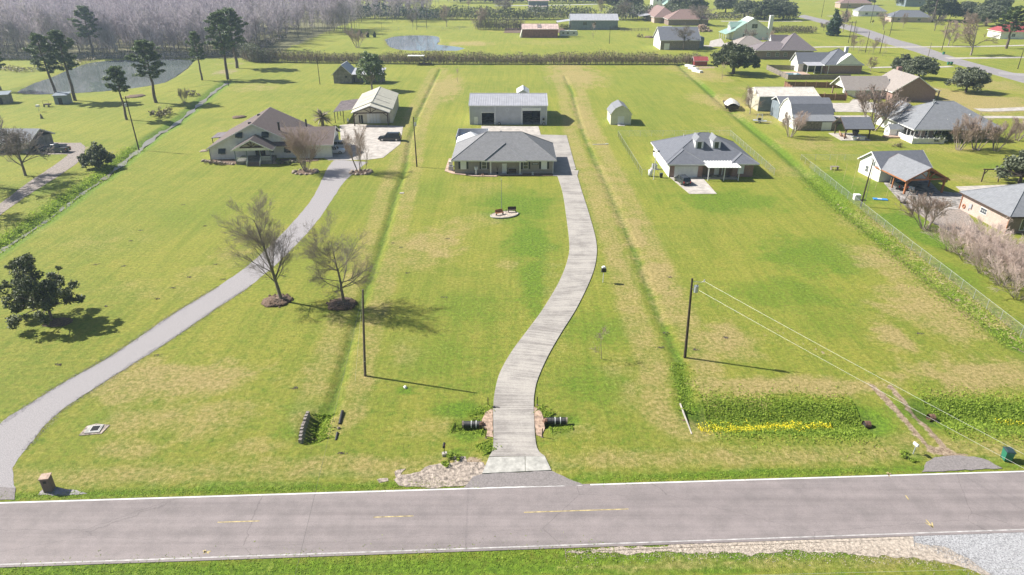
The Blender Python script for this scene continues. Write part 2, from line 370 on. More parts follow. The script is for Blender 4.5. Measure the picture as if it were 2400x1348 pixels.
# swales between the lots
D1 = PP([(1031,162),(1005,215),(978,272),(960,330),(950,395),(928,455),(910,520),(885,600),(855,690),(830,760),(808,840),(790,905),(770,970)])
D2 = PP([(1322,178),(1340,215),(1352,262),(1366,310),(1392,372),(1420,430),(1445,490),(1475,560),(1505,635),(1535,720),(1570,800),(1592,850),(1605,900),(1610,960)])
D3 = PP([(1590,152),(1640,195),(1690,240),(1760,300),(1830,355),(1895,415),(1960,475),(2040,540),(2120,600),(2200,665),(2290,735),(2400,815)])
ST = PP([(535,192),(508,208),(470,240),(440,265),(400,296),(370,312),(330,345),(295,372),(240,418),(195,445),(150,480),(95,520),(40,555),(-20,595),(-90,640)])
DN1 = seg_dist(D1, 8) + NZ3*.12; DN2 = seg_dist(D2, 8) + NZ3*.15; DN3 = seg_dist(D3, 8) + NZ3*.2; DNS = seg_dist(ST, 12) + NZ3*.12
def dent(D, w, h):
    return -h * np.clip(1 - D / w, 0, 1) ** 1.4
ZZ += dent(DN1, .95, .45) + dent(DN2, 1.1, .26) + dent(DN3, 2.3, .5) + dent(DNS, 2.6, .75)
lush = np.maximum(lush, np.clip(.85 - DN1/0.8 + NZ2*.2, 0, .6)); dark = np.maximum(dark, np.clip(1 - DN1/.5, 0, .8))  # dark centre line: shade of the swale bank painted into the ground
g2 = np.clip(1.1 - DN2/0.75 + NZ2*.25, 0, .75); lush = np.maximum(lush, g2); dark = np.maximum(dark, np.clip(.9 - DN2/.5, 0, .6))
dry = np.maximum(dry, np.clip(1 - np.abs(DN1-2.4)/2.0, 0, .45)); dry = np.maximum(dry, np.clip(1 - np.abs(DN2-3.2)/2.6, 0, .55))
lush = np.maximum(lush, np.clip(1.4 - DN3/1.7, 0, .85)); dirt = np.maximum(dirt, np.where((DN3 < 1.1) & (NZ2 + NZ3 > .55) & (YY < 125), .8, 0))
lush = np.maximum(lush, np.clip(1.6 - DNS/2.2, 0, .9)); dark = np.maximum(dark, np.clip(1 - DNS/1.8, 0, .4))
# roadside ditches (real channels)
WD1 = [P(1660,977), P(1800,978), P(2025,985)]; WD2 = [P(2185,968), P(2300,975), P(2520,988)]
DW1 = seg_dist(WD1, 8); DW2 = seg_dist(WD2, 8)
for D in (DW1, DW2):
    ZZ += -0.75 * np.clip(1.25 - (D + NZ3*.12) / 2.1, 0, 1)
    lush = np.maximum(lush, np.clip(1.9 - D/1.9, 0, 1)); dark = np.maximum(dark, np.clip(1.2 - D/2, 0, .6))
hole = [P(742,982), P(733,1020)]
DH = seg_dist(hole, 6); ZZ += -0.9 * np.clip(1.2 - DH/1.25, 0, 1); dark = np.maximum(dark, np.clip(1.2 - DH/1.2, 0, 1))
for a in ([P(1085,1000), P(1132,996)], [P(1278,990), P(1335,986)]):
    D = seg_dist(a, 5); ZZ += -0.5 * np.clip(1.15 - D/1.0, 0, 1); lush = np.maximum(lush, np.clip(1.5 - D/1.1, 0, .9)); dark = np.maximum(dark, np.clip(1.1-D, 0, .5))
# ponds
PONDA = PP([(38,214),(75,196),(120,180),(170,160),(212,146),(260,141),(330,139),(400,137),(452,141),(440,158),(415,176),(385,192),(330,203),(250,212),(190,216),(120,219),(70,219)])
PONDB = PP([(903,92),(925,85),(960,82.5),(1000,82.5),(1025,85),(1030,95),(1024,103),(1050,106),(1088,112),(1070,118),(1000,118),(940,116),(912,108)])
def inside(poly):
    ins = np.zeros(XX.shape, bool); n = len(poly)
    for i in range(n):
        x0, y0 = poly[i]; x1, y1 = poly[(i+1) % n]
        c = ((y0 > YY) != (y1 > YY)) & (XX < (x1-x0)*(YY-y0)/((y1-y0) + 1e-9) + x0); ins ^= c
    return ins
for pd in (PONDA, PONDB):
    D = seg_dist(pd + [pd[0]], 14); I = inside(pd); s = np.where(I, -D, D)
    ZZ = np.where(s < 1.5, np.minimum(ZZ, -0.25 + .3*np.clip(s, -6, 1.5)*.9 - .15), ZZ); dirt = np.maximum(dirt, np.clip(1 - np.abs(s)/2.2, 0, .5))
# bare ground patches
for e in [(2205,1058,34,12,.9),(2240,1066,40,8,.8),(1110,1080,30,14,.8),(955,1120,50,20,.5),(1590,1098,10,8,.8),(175,350,40,10,.7),(2330,410,60,10,.5),(2290,480,60,20,.3),
          (2070,440,50,10,.2),(130,1150,50,6,.7),(90,1160,60,5,.5),(1660,158,34,4,.8),(530,168,40,10,.6),(545,150,50,6,.5),(2250,1245,60,6,.6),(1480,1290,200,6,.3),(2200,1290,120,14,.6)]:
    ell(dirt, *e)
for pl, w in ((PP([(2045,905),(2085,945),(2120,985),(2150,1020),(2185,1055)]), .32), (PP([(2085,905),(2125,950),(2160,990),(2195,1030),(2225,1062)]), .32), (PP([(1760,770),(1850,812),(1940,855),(2045,905)]), .24), (PP([(1790,760),(1880,803),(1975,848),(2085,905)]), .2)):
    dirt = np.maximum(dirt, np.clip(1.7 - (seg_dist(pl, 4) + NZ3*.12)/w, 0, 1) * (1.0 if w > .26 else .5))
# woods floor and road verges
wood = (XX < -112 + NZ1*3) & (YY > 322 + NZ1*3) & (YY < 700)
dirt = np.where(wood, .95, dirt); dark = np.where(wood, 1.2, dark)
dv = YY - (46.1 + ROAD_S*XX)
near = (np.abs(XX) < 80)
dry = np.where(near, np.maximum(dry, np.clip(.62 - np.abs(dv-3.2)/4, 0, .5)), dry)
lush = np.where(near, np.maximum(lush, np.clip(.9 - np.abs(dv-.8+NZ3*.4)/.9, 0, .8)), lush)
dvs = (46.1 - 6.95 + ROAD_S*XX) - YY
lush = np.where(near & (dvs > 0), np.maximum(lush, np.clip(.85 + NZ2*.3 - np.abs(dvs-1.2)/3, 0, .9)), lush)
nv = len(GX)
V = np.stack([XX.ravel(), YY.ravel(), ZZ.ravel()], 1)
ii = (np.arange(len(GY)-1)[:, None] * nv + np.arange(nv-1)[None, :]).ravel()
F4 = np.stack([ii, ii+1, ii+nv+1, ii+nv], 1)

gm = bpy.data.materials.new('lawn'); gm.use_nodes = True
def build_ground_mat():
    nt = gm.node_tree; N = nt.nodes; L = nt.links; b = N['Principled BSDF']; b.inputs['Roughness'].default_value = .85
    b.inputs['Specular IOR Level'].default_value = .25
    tc = N.new('ShaderNodeTexCoord'); at = N.new('ShaderNodeAttribute'); at.attribute_name = 'patches'
    sp = N.new('ShaderNodeSeparateColor'); L.new(at.outputs['Color'], sp.inputs[0])
    def noise(sc, det=5, rough=.6, stretch=None):
        n = N.new('ShaderNodeTexNoise'); n.inputs['Scale'].default_value = sc; n.inputs['Detail'].default_value = det; n.inputs['Roughness'].default_value = rough
        s = tc.outputs['Object']
        if stretch:
            mp = N.new('ShaderNodeMapping'); mp.inputs['Scale'].default_value = stretch[:3]; mp.inputs['Rotation'].default_value = (0,0,stretch[3]); L.new(s, mp.inputs[0]); s = mp.outputs[0]
        L.new(s, n.inputs[0]); return n.outputs[0]
    def math_(op, a, c, clamp=False):
        m = N.new('ShaderNodeMath'); m.operation = op; m.use_clamp = clamp
        for i, v in enumerate((a, c)):
            if isinstance(v, (int, float)): m.inputs[i].default_value = v
            else: L.new(v, m.inputs[i])
        return m.outputs[0]
    def mix(f, a, c, mode='MIX'):
        m = N.new('ShaderNodeMix'); m.data_type = 'RGBA'; m.blend_type = mode
        for s_, v in ((0, f), (6, a), (7, c)):
            if isinstance(v, (int, float)): m.inputs[s_].default_value = v
            elif isinstance(v, tuple): m.inputs[s_].default_value = (*v, 1)
            else: L.new(v, m.inputs[s_])
        return m.outputs[2]
    def smooth(v, lo, hi):
        m = N.new('ShaderNodeMapRange'); m.interpolation_type = 'SMOOTHSTEP'; L.new(v, m.inputs[0]); m.inputs[1].default_value = lo; m.inputs[2].default_value = hi; return m.outputs[0]
    big = noise(.035, 6, .6); mid = noise(.28, 6, .62); fine = noise(2.2, 6, .75); mic = noise(9, 3, .8)
    mow3 = noise(1.0, 3, .6, (1.9, .035, 1, R(3))); mow = noise(.9, 5, .6, (.12, 1.4, 1, R(52))); mow2 = noise(.5, 5, .6, (1.1, .10, 1, R(4)))
    base = mix(smooth(big, .36, .64), (.188,.232,.028), (.256,.272,.036))
    base = mix(math_('MULTIPLY', smooth(mid, .42, .70), .5), base, (.30,.275,.040))
    base = mix(math_('MULTIPLY', smooth(mow, .42, .68), .4), base, (.31,.285,.045))
    base = mix(math_('MULTIPLY', smooth(mow2, .42, .62), .40), base, (.14,.20,.016))
    base = mix(math_('MULTIPLY', smooth(mow3, .44, .60), .30), base, (.31,.30,.055))
    xyz = N.new('ShaderNodeSeparateXYZ'); L.new(tc.outputs['Object'], xyz.inputs[0]); rough_zone = N.new('ShaderNodeMapRange'); L.new(xyz.outputs[1], rough_zone.inputs[0]); rough_zone.inputs[1].default_value = 95; rough_zone.inputs[2].default_value = 58; rough_zone.inputs[3].default_value = .22
    cl = noise(.85, 6, .72); cl2 = noise(1.6, 5, .7)
    base = mix(math_('MULTIPLY', math_('MULTIPLY', smooth(cl, .50, .62), rough_zone.outputs[0]), .62), base, (.115,.20,.014))
    base = mix(math_('MULTIPLY', math_('MULTIPLY', smooth(cl2, .54, .66), rough_zone.outputs[0]), .26), base, (.34,.30,.09))
    j = math_('MULTIPLY', math_('SUBTRACT', mid, .5), 1.1); j2 = math_('MULTIPLY', math_('SUBTRACT', fine, .5), 1.3)
    jj = math_('ADD', j, j2)
    lu = math_('MULTIPLY', smooth(math_('ADD', sp.outputs[1], math_('MULTIPLY', jj, .9)), .05, .95), .82)
    base = mix(lu, base, mix(smooth(fine, .4, .62), (.075,.165,.008), (.13,.24,.012)))
    dr = math_('MULTIPLY', smooth(math_('ADD', sp.outputs[0], math_('MULTIPLY', jj, 1.15)), .05, 1.0), .88)
    base = mix(dr, base, mix(smooth(fine, .35, .65), (.34,.275,.10), (.41,.31,.14)))
    di = smooth(math_('ADD', sp.outputs[2], math_('MULTIPLY', jj, .7)), .4, .75)
    base = mix(di, base, mix(smooth(fine, .4, .6), (.30,.215,.145), (.40,.31,.22)))
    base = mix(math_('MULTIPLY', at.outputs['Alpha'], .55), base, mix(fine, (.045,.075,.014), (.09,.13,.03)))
    fs = math_('ADD', math_('MULTIPLY', math_('SUBTRACT', fine, .5), 1.9), math_('MULTIPLY', math_('SUBTRACT', mic, .5), 1.5))
    val = math_('ADD', fs, 1.0)
    hs = N.new('ShaderNodeHueSaturation'); L.new(base, hs.inputs['Color']); L.new(val, hs.inputs['Value'])
    L.new(hs.outputs[0], b.inputs['Base Color'])
    bp = N.new('ShaderNodeBump'); bp.inputs['Strength'].default_value = .9; bp.inputs['Distance'].default_value = .18
    L.new(math_('ADD', fine, mic), bp.inputs['Height']); L.new(bp.outputs[0], b.inputs['Normal'])
build_ground_mat()
gme = np_mesh('ground', V, F4, gm, smooth=True)
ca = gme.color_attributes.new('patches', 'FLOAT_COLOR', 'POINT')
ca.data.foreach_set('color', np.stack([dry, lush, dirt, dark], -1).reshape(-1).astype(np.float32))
ground = link('ground', gme, kind='structure')
def gz(x, y):
    i = min(max(int(np.searchsorted(GX, x)), 1), len(GX)-1); j = min(max(int(np.searchsorted(GY, y)), 1), len(GY)-1)
    return float(ZZ[j, i])

# ------------------------------------------------------------------ sheets on the ground
def wob(pts, amp, step, seed, closed=True):
    """re-sample an outline and roughen it"""
    rg = random.Random(seed); out = []; n = len(pts)
    for i in range(n if closed else n-1):
        a = Vector(pts[i]); b = Vector(pts[(i+1) % n]); L_ = (b-a).length; k = max(1, int(L_/step))
        for q in range(k):
            p = a.lerp(b, q/k); out.append((p.x + rg.uniform(-amp, amp), p.y + rg.uniform(-amp, amp)))
    if not closed: out.append(tuple(pts[-1]))
    return out
def sheet(name, poly, z, material, kind='structure', th=.06):
    mb = MB(); mb.prism(poly, z - th, z)
    me = mb.mesh(name, material)
    return link(name, me, kind=kind)
def smooth_line(pts, k=6):
    out = []; n = len(pts)
    for i in range(n-1):
        p0 = Vector(pts[max(i-1,0)]); p1 = Vector(pts[i]); p2 = Vector(pts[i+1]); p3 = Vector(pts[min(i+2,n-1)])
        for q in range(k):
            t = q/k; out.append(tuple(0.5*((2*p1)+(p2-p0)*t+(2*p0-5*p1+4*p2-p3)*t*t+(3*p1-p0-3*p2+p3)*t**3)))
    out.append(tuple(pts[-1])); return out
def ribbon(name, left, right, z, material, jit=0.0, seed=0, k=6, th=.05):
    """strip between two edge lines; carries uv = metres along, metres across"""
    l = smooth_line(left, k); r = smooth_line(right, k); rg = random.Random(seed)
    if jit:
        l = [(x+rg.uniform(-jit,jit), y+rg.uniform(-jit,jit)) for x, y in l]; r = [(x+rg.uniform(-jit,jit), y+rg.uniform(-jit,jit)) for x, y in r]
    vs = []; s = 0; uvs = []
    for i, (a, b) in enumerate(zip(l, r)):
        if i: s += (Vector(a) - Vector(l[i-1])).length*.5 + (Vector(b) - Vector(r[i-1])).length*.5
        w = (Vector(a)-Vector(b)).length
        vs += [(a[0],a[1],z-th),(a[0],a[1],z),(b[0],b[1],z),(b[0],b[1],z-th)]; uvs += [(s,0),(s,0),(s,w),(s,w)]
    fs = []
    for i in range(len(l)-1):
        o = 4*i
        for q in range(3): fs.append((o+q, o+q+1, o+q+5, o+q+4))
    me = bpy.data.meshes.new(name); me.from_pydata(vs, [], fs); me.materials.append(material)
    uv = me.uv_layers.new(name='UVMap')
    for lp in me.loops: uv.data[lp.index].uv = uvs[lp.vertex_index]
    import bmesh
    bm_ = bmesh.new(); bm_.from_mesh(me); bmesh.ops.recalc_face_normals(bm_, faces=bm_.faces); bm_.to_mesh(me); bm_.free()
    return link(name, me, kind='structure')

# road asphalt with wheel-worn bands, fine cracks and aggregate
def road_mat():
    m = bpy.data.materials.new('road_asphalt'); m.use_nodes = True; nt = m.node_tree; N = nt.nodes; L = nt.links
    b = N['Principled BSDF']; b.inputs['Roughness'].default_value = .88; tc = N.new('ShaderNodeTexCoord')
    def nz(sc, st=None, det=5):
        n = N.new('ShaderNodeTexNoise'); n.inputs['Scale'].default_value = sc; n.inputs['Detail'].default_value = det; n.inputs['Roughness'].default_value = .65; s = tc.outputs['Object']
        if st:
            mp = N.new('ShaderNodeMapping'); mp.inputs['Scale'].default_value = st; L.new(s, mp.inputs[0]); s = mp.outputs[0]
        L.new(s, n.inputs[0]); return n
    a = nz(.75, (.02, 1.1, 1)); c = nz(.5); f = nz(14)
    cr = N.new('ShaderNodeValToRGB'); cr.color_ramp.elements[0].position = .3; cr.color_ramp.elements[1].position = .7
    cr.color_ramp.elements[0].color = (.185,.162,.160,1); cr.color_ramp.elements[1].color = (.262,.230,.226,1); L.new(a.outputs[0], cr.inputs[0])
    mx = N.new('ShaderNodeMix'); mx.data_type = 'RGBA'; mx.blend_type = 'MULTIPLY'; mx.inputs[0].default_value = .6; L.new(cr.outputs[0], mx.inputs[6])
    r2 = N.new('ShaderNodeValToRGB'); r2.color_ramp.elements[0].position = .35; r2.color_ramp.elements[0].color = (.78,.78,.78,1); r2.color_ramp.elements[1].position = .62; r2.color_ramp.elements[1].color = (1.12,1.1,1.1,1)
    L.new(c.outputs[0], r2.inputs[0]); L.new(r2.outputs[0], mx.inputs[7])
    vo = N.new('ShaderNodeTexVoronoi'); vo.feature = 'DISTANCE_TO_EDGE'; vo.inputs['Scale'].default_value = .13
    wp = N.new('ShaderNodeMix'); wp.data_type = 'VECTOR'; wp.inputs[0].default_value = .35; L.new(tc.outputs['Object'], wp.inputs[4]); w2 = nz(.7); L.new(w2.outputs[1], wp.inputs[5])
    mp = N.new('ShaderNodeMapping'); mp.inputs['Scale'].default_value = (.6,1.7,1); L.new(wp.outputs[1], mp.inputs[0]); L.new(mp.outputs[0], vo.inputs[0])
    mr = N.new('ShaderNodeMapRange'); mr.inputs[1].default_value = 0; mr.inputs[2].default_value = .0026; mr.inputs[3].default_value = .70; mr.inputs[4].default_value = 1; L.new(vo.outputs[0], mr.inputs[0])
    h = N.new('ShaderNodeHueSaturation'); L.new(mx.outputs[2], h.inputs['Color'])
    m3 = N.new('ShaderNodeMath'); m3.operation = 'MULTIPLY'; L.new(mr.outputs[0], m3.inputs[0])
    m4 = N.new('ShaderNodeMapRange'); m4.inputs[1].default_value = .25; m4.inputs[2].default_value = .75; m4.inputs[3].default_value = .78; m4.inputs[4].default_value = 1.22; L.new(f.outputs[0], m4.inputs[0])
    L.new(m4.outputs[0], m3.inputs[1]); L.new(m3.outputs[0], h.inputs['Value']); L.new(h.outputs[0], b.inputs['Base Color'])
    return m
M['road'] = road_mat()
def drive_mat():
    m = bpy.data.materials.new('tined_concrete_drive'); m.use_nodes = True; nt = m.node_tree; N = nt.nodes; L = nt.links
    b = N['Principled BSDF']; b.inputs['Roughness'].default_value = .9; uv = N.new('ShaderNodeUVMap'); tc = N.new('ShaderNodeTexCoord')
    def nz(src, sc, st=None, det=5, ro=.6):
        n = N.new('ShaderNodeTexNoise'); n.inputs['Scale'].default_value = sc; n.inputs['Detail'].default_value = det; n.inputs['Roughness'].default_value = ro; s = src
        if st:
            mp = N.new('ShaderNodeMapping'); mp.inputs['Scale'].default_value = st; L.new(s, mp.inputs[0]); s = mp.outputs[0]
        L.new(s, n.inputs[0]); return n
    bars = nz(uv.outputs[0], 1.0, (3.0, .11, 1), 4, .75); blot = nz(tc.outputs['Object'], .33, None, 4); fine = nz(tc.outputs['Object'], 6)
    ad = N.new('ShaderNodeMath'); ad.operation = 'MULTIPLY_ADD'; L.new(blot.outputs[0], ad.inputs[0]); ad.inputs[1].default_value = .75; L.new(bars.outputs[0], ad.inputs[2])
    cr = N.new('ShaderNodeValToRGB'); e = cr.color_ramp.elements; e[0].position = .74; e[1].position = .98
    e[0].color = (.235,.215,.198,1); e[1].color = (.375,.348,.315,1); k = cr.color_ramp.elements.new(.86); k.color = (.315,.292,.268,1)
    L.new(ad.outputs[0], cr.inputs[0]); h = N.new('ShaderNodeHueSaturation'); L.new(cr.outputs[0], h.inputs['Color'])
    m4 = N.new('ShaderNodeMapRange'); m4.inputs[1].default_value = .3; m4.inputs[2].default_value = .7; m4.inputs[3].default_value = .86; m4.inputs[4].default_value = 1.14; L.new(fine.outputs[0], m4.inputs[0]); L.new(m4.outputs[0], h.inputs['Value'])
    L.new(h.outputs[0], b.inputs['Base Color']); return m
M['drive'] = drive_mat()

def ry(x, off=0): return 46.1 + ROAD_S*x + off
X0, X1 = -260, 260
sheet('road', [(X0, ry(X0,-7.0)), (X1, ry(X1,-7.0)), (X1, ry(X1,.12)), (X0, ry(X0,.12))], .05, M['road'])
def marking(name, x0, x1, off, w, material, broken=None):
    vs = MB(); segs = broken or [(x0, x1)]
    for a, b in segs: vs.prism([(a, ry(a,off-w/2)), (b, ry(b,off-w/2)), (b, ry(b,off+w/2)), (a, ry(a,off+w/2))], .051, .054)
    return link(name, vs.mesh(name, material), kind='structure')
M['line_white'] = mat('road_paint_white', (.74,.74,.72), .7, .1, 5)
M['line_worn'] = mat('worn_white_paint', (.50,.48,.47), .8, .3, 1.5)
M['line_yellow'] = mat('faded_yellow_paint', (.50,.40,.18), .8, .4, 2.5)
marking('edge_line', X0, X1, 0, .13, M['line_white'], [(X0, 6.2), (6.9, X1)])
marking('edge_line', X0, X1, -6.72, .11, M['line_worn'])
marking('centre_line', 0, 0, -3.05, .10, M['line_yellow'], [(-24.2,-20.8),(-11.5,-8.2),(1,9.8)])
mb = MB()
def stroke(px0, py0, px1, py1, w=.05):
    a = P(px0, py0); b = P(px1, py1); d = Vector((b[0]-a[0], b[1]-a[1])); n = Vector((-d.y, d.x)).normalized()*w
    mb.prism([(a[0]-n.x,a[1]-n.y),(b[0]-n.x,b[1]-n.y),(b[0]+n.x,b[1]+n.y),(a[0]+n.x,a[1]+n.y)], .051, .056)
for s in [(2170,1219,2186,1238),(2184,1226,2186,1238),(2168,1226,2185,1236),(2122,1162,2130,1173),(2077,1108,2086,1118),(2081,1107,2083,1117),(2088,1110,2080,1113),(482,1290,478,1299),(478,1296,494,1293),(476,1292,490,1298)]: stroke(*s)
link('survey_mark', mb.mesh('survey_mark', M['line_yellow']), kind='structure')

# gravel drive of the cream house, wide mouth at the road
ribbon('gravel_driveway', PP([(-60,1165),(-40,1080),(0,994),(65,950),(134,906),(269,829),(403,738),(511,672),(602,605),(689,518),(736,458),(766,397),(784,374)]),
       PP([(36,1143),(30,1100),(60,1054),(134,970),(255,889),(400,797),(501,727),(588,669),(669,599),(736,528),(783,461),(812,421),(862,380)]), .014, M['gravel'], .07, 3, 8)
sheet('road_apron', wob(PP([(-60,1175),(34,1171),(37,1144),(-60,1140)]), .05, .6, 5), .045, M['asphalt_rough'])
# parking slab of the cream house
sheet('parking_slab', PP([(758,370),(800,345),(796,294),(820,291),(945,296),(938,338),(898,370),(862,375),(770,376)]), .06, M['concrete'])
# centre concrete drive
ribbon('concrete_driveway', PP([(1146,1072),(1156,1045),(1156,960),(1160,918),(1172,874),(1200,824),(1240,770),(1272,726),(1310,662),(1330,610),(1334,570),(1326,500),(1318,450),(1306,412),(1300,398)]),
       PP([(1277,1071),(1257,1045),(1251,960),(1253,920),(1262,885),(1286,832),(1316,780),(1352,722),(1384,655),(1397,610),(1397,565),(1380,500),(1364,450),(1352,410),(1346,398)]), .10, M['drive'], 0, 1, 8, .14)
sheet('concrete_driveway', PP([(1270,398),(1350,398),(1328,318),(1245,316)]), .11, M['drive'], th=.14)
sheet('barn_slab', PP([(1128,312),(1268,318),(1262,297),(1128,296)]), .09, M['concrete'])
# apron: two slabs split by a joint
ap = [(1130,1110),(1154,1071),(1232,1072),(1230,1104),(1275,1072),(1292,1102)]
apr = link('driveway_apron', None, kind='structure')
part('slab', MB().prism(PP([(1130,1111),(1146,1073),(1230,1071),(1230.5,1106)]), .0, .085), M['apron'], apr)
part('slab', MB().prism(PP([(1231.6,1106),(1231.2,1071),(1277,1071),(1292,1103)]), .0, .083), M['apron'], apr)
sheet('road_apron', wob(PP([(1085,1145),(1110,1118),(1130,1112),(1230,1107),(1295,1104),(1330,1122),(1372,1139)]), .06, .5, 7), .056, M['asphalt_rough'], th=.03)
sheet('broken_concrete_pad', wob(PP([(925,1128),(945,1112),(985,1106),(1010,1090),(1060,1084),(1132,1085),(1135,1104),(1115,1122),(1085,1142),(985,1144),(940,1138)]), .16, .5, 8), .045, M['rubble'])
for pts in ([(925,1105),(950,1098),(935,1118),(942,1136),(930,1132)], [(884,1124),(908,1120),(910,1128),(888,1132)], [(1064,1070),(1090,1070),(1096,1084),(1066,1082)]):
    sheet('broken_concrete_pad', wob(PP(pts), .06, .3, 9), .035, M['rubble'])
# clay shoulders either side of the driveway over the culvert
sheet('clay_shoulder', wob(PP([(1155,958),(1138,966),(1130,985),(1128,1000),(1142,1004),(1140,1024),(1155,1026)]), .05, .4, 10), .07, M['clay'], th=.2)
sheet('clay_shoulder', wob(PP([(1251,954),(1268,964),(1275,985),(1276,1005),(1270,1024),(1258,1020),(1252,990)]), .05, .4, 11), .07, M['clay'], th=.2)
# drive of the brick house, right farm track mouth, bottom verge stones
sheet('parking_slab', PP([(1564,411),(1616,455),(1680,455),(1642,412)]), .07, M['concrete'])
sheet('porch_slab', PP([(1640,412),(1655,421),(1730,421),(1716,403),(1650,403)]), .085, M['concrete'])
sheet('road_apron', wob(PP([(2160,1108),(2172,1085),(2190,1073),(2250,1068),(2300,1074),(2350,1098)]), .08, .5, 12), .056, M['asphalt_rough'], th=.03)
sheet('gravel_shoulder', wob(PP([(1640,1273),(1800,1264),(2140,1243),(2400,1240),(2600,1236),(2640,1420),(2360,1370),(2310,1348),(2230,1322),(2150,1310),(1960,1296),(1840,1290),(1760,1300),(1700,1292),(1620,1299),(1560,1292),(1480,1300),(1400,1293),(1325,1297),(1400,1287),(1540,1280)]), .16, .35, 13), .02, M['gravel3'])
sheet('gravel_lot', wob(PP([(2142,1256),(2260,1241),(2420,1238),(2640,1236),(2650,1440),(2380,1380),(2310,1340),(2270,1310),(2225,1285),(2150,1275)]), .14, .5, 14), .032, M['gravel2'])
# left neighbour's lane, cream lane
ribbon('gravel_lane', PP([(-80,530),(0,478),(60,432),(120,392),(160,362),(150,352),(60,352)]), PP([(-60,558),(0,505),(70,455),(145,408),(190,372),(197,340),(150,338)]), .03, M['track'], .08, 4)
sheet('gravel_lane', wob(PP([(60,362),(158,362),(198,345),(190,335),(150,335),(60,330)]), .1, 1, 15), .034, M['track'])
# water surfaces
def water_mat(name, col, rough=.06):
    m = mat(name, col, rough, .15, .05, bump=.02, bscale=.5, spec=.9); return m
M['pond'] = water_mat('pond_water', (.16,.19,.18), .03); M['pond'].node_tree.nodes['Principled BSDF'].inputs['IOR'].default_value = 1.75; M['pond2'] = water_mat('sky_lightened_pond_water', (.20,.25,.30), .02); M['pond2'].node_tree.nodes['Principled BSDF'].inputs['IOR'].default_value = 2.0; M['puddle'] = water_mat('ditch_water', (.23,.22,.18), .35)  # both pond colours lightened to stand in for reflected sky
def watersheet(name, poly, z, m):
    mb = MB(); mb.add([(x, y, z) for x, y in poly], [tuple(range(len(poly)))]); return link(name, mb.mesh(name, m), kind='structure')
watersheet('pond', wob(smooth_line(PONDA + [PONDA[0]], 5)[:-1], .3, 3, 20), -.22, M['pond'])
watersheet('pond', wob(smooth_line(PONDB + [PONDB[0]], 5)[:-1], .3, 3, 21), -.22, M['pond2'])
def stream(pts, w, z, m, seed):
    l = smooth_line(pts, 8); rg = random.Random(seed); L_, R_ = [], []
    for i, p in enumerate(l):
        a = Vector(l[max(i-1,0)]); b = Vector(l[min(i+1,len(l)-1)]); d = (b-a).normalized(); n = Vector((-d.y, d.x)); ww = w*rg.uniform(.35,1.15)/2*(.75+.4*math.sin(i*.9))
        L_.append((p[0]+n.x*ww, p[1]+n.y*ww)); R_.append((p[0]-n.x*ww, p[1]-n.y*ww))
    mb = MB()
    for i in range(len(l)-1): mb.add([(*L_[i],z),(*R_[i],z),(*R_[i+1],z),(*L_[i+1],z)], [(0,1,2,3)])
    return link('ditch_water', mb.mesh('ditch_water', m), kind='structure')
stream(ST[0:9], 2.3, -.36, M['puddle'], 1); stream(ST[8:], 1.3, -.50, M['puddle'], 2)

# side street and its branches on the far right
ribbon('side_street', PP([(2460,212),(2400,195),(2300,167),(2200,140),(2130,117),(2060,98),(1990,72),(1900,48),(1866,38)]), PP([(2480,193),(2400,177),(2300,152),(2230,132),(2160,108),(2100,92),(2030,68),(1950,50),(1885,35)]), .03, M['far_road'])
def fardrive(pts, w, m=M['concrete'], z=.05):
    l = smooth_line(PP(pts), 5); mb = MB()
    L_, R_ = [], []
    for i, p in enumerate(l):
        a = Vector(l[max(i-1,0)]); b = Vector(l[min(i+1,len(l)-1)]); d = (b-a).normalized(); n = Vector((-d.y, d.x))*w/2
        L_.append((p[0]+n.x, p[1]+n.y)); R_.append((p[0]-n.x, p[1]-n.y))
    for i in range(len(l)-1): mb.add([(*L_[i],z),(*R_[i],z),(*R_[i+1],z),(*L_[i+1],z)], [(3,2,1,0)])
    return link('driveway', mb.mesh('driveway', m), kind='structure')
fardrive([(1905,111),(1960,110),(2080,111),(2180,110),(2300,109),(2460,105)], 4); fardrive([(2220,137),(2300,136),(2460,134)], 4.5, M['concrete'], .054)
fardrive([(1690,50),(1760,50),(1880,50)], 5, M['concrete'], .058); fardrive([(1940,38),(2000,38),(2080,38)], 5, M['concrete'], .058)
fardrive([(2040,159),(2120,157),(2180,158),(2230,156)], 3.2, M['concrete'], .058); fardrive([(2340,172),(2400,176),(2460,178)], 8, M['gravel'], .062)
fardrive([(1640,107),(1690,108),(1700,103)], 4.5, M['concrete'], .062); fardrive([(1880,272),(1960,274),(2040,274)], 3.4, M['concrete'], .054); fardrive([(2300,275),(2380,275),(2470,278)], 3.2, M['concrete'], .054)
fardrive([(2290,258),(2340,258),(2470,252)], 4.4, M['concrete'], .066)
sheet('parking_slab', PP([(1914,262),(2070,264),(2085,248),(2000,232),(1990,242),(1916,242)]), .07, M['concrete'])
fardrive([(2130,232),(2165,238),(2205,246)], 2.2, M['concrete'], .07)
sheet('parking_slab', PP([(2072,430),(2115,478),(2140,490),(2262,492),(2270,455),(2200,448),(2160,404),(2072,398)]), .05, M['concrete2'])
sheet('gravel_lot', wob(PP([(2115,478),(2180,520),(2260,560),(2330,600),(2400,640),(2400,600),(2300,545),(2262,492),(2140,490)]), .12, .8, 24), .036, M['track'])
sheet('parking_slab', PP([(2240,438),(2400,432),(2400,450),(2290,452),(2262,456)]), .075, M['concrete'])
sheet('parking_slab', PP([(1660,112),(1700,106),(1690,90),(1665,96)]), .07, M['concrete'])
fardrive([(1160,14),(1240,13),(1320,12),(1400,10)], 8, M['gravel2'], .07)
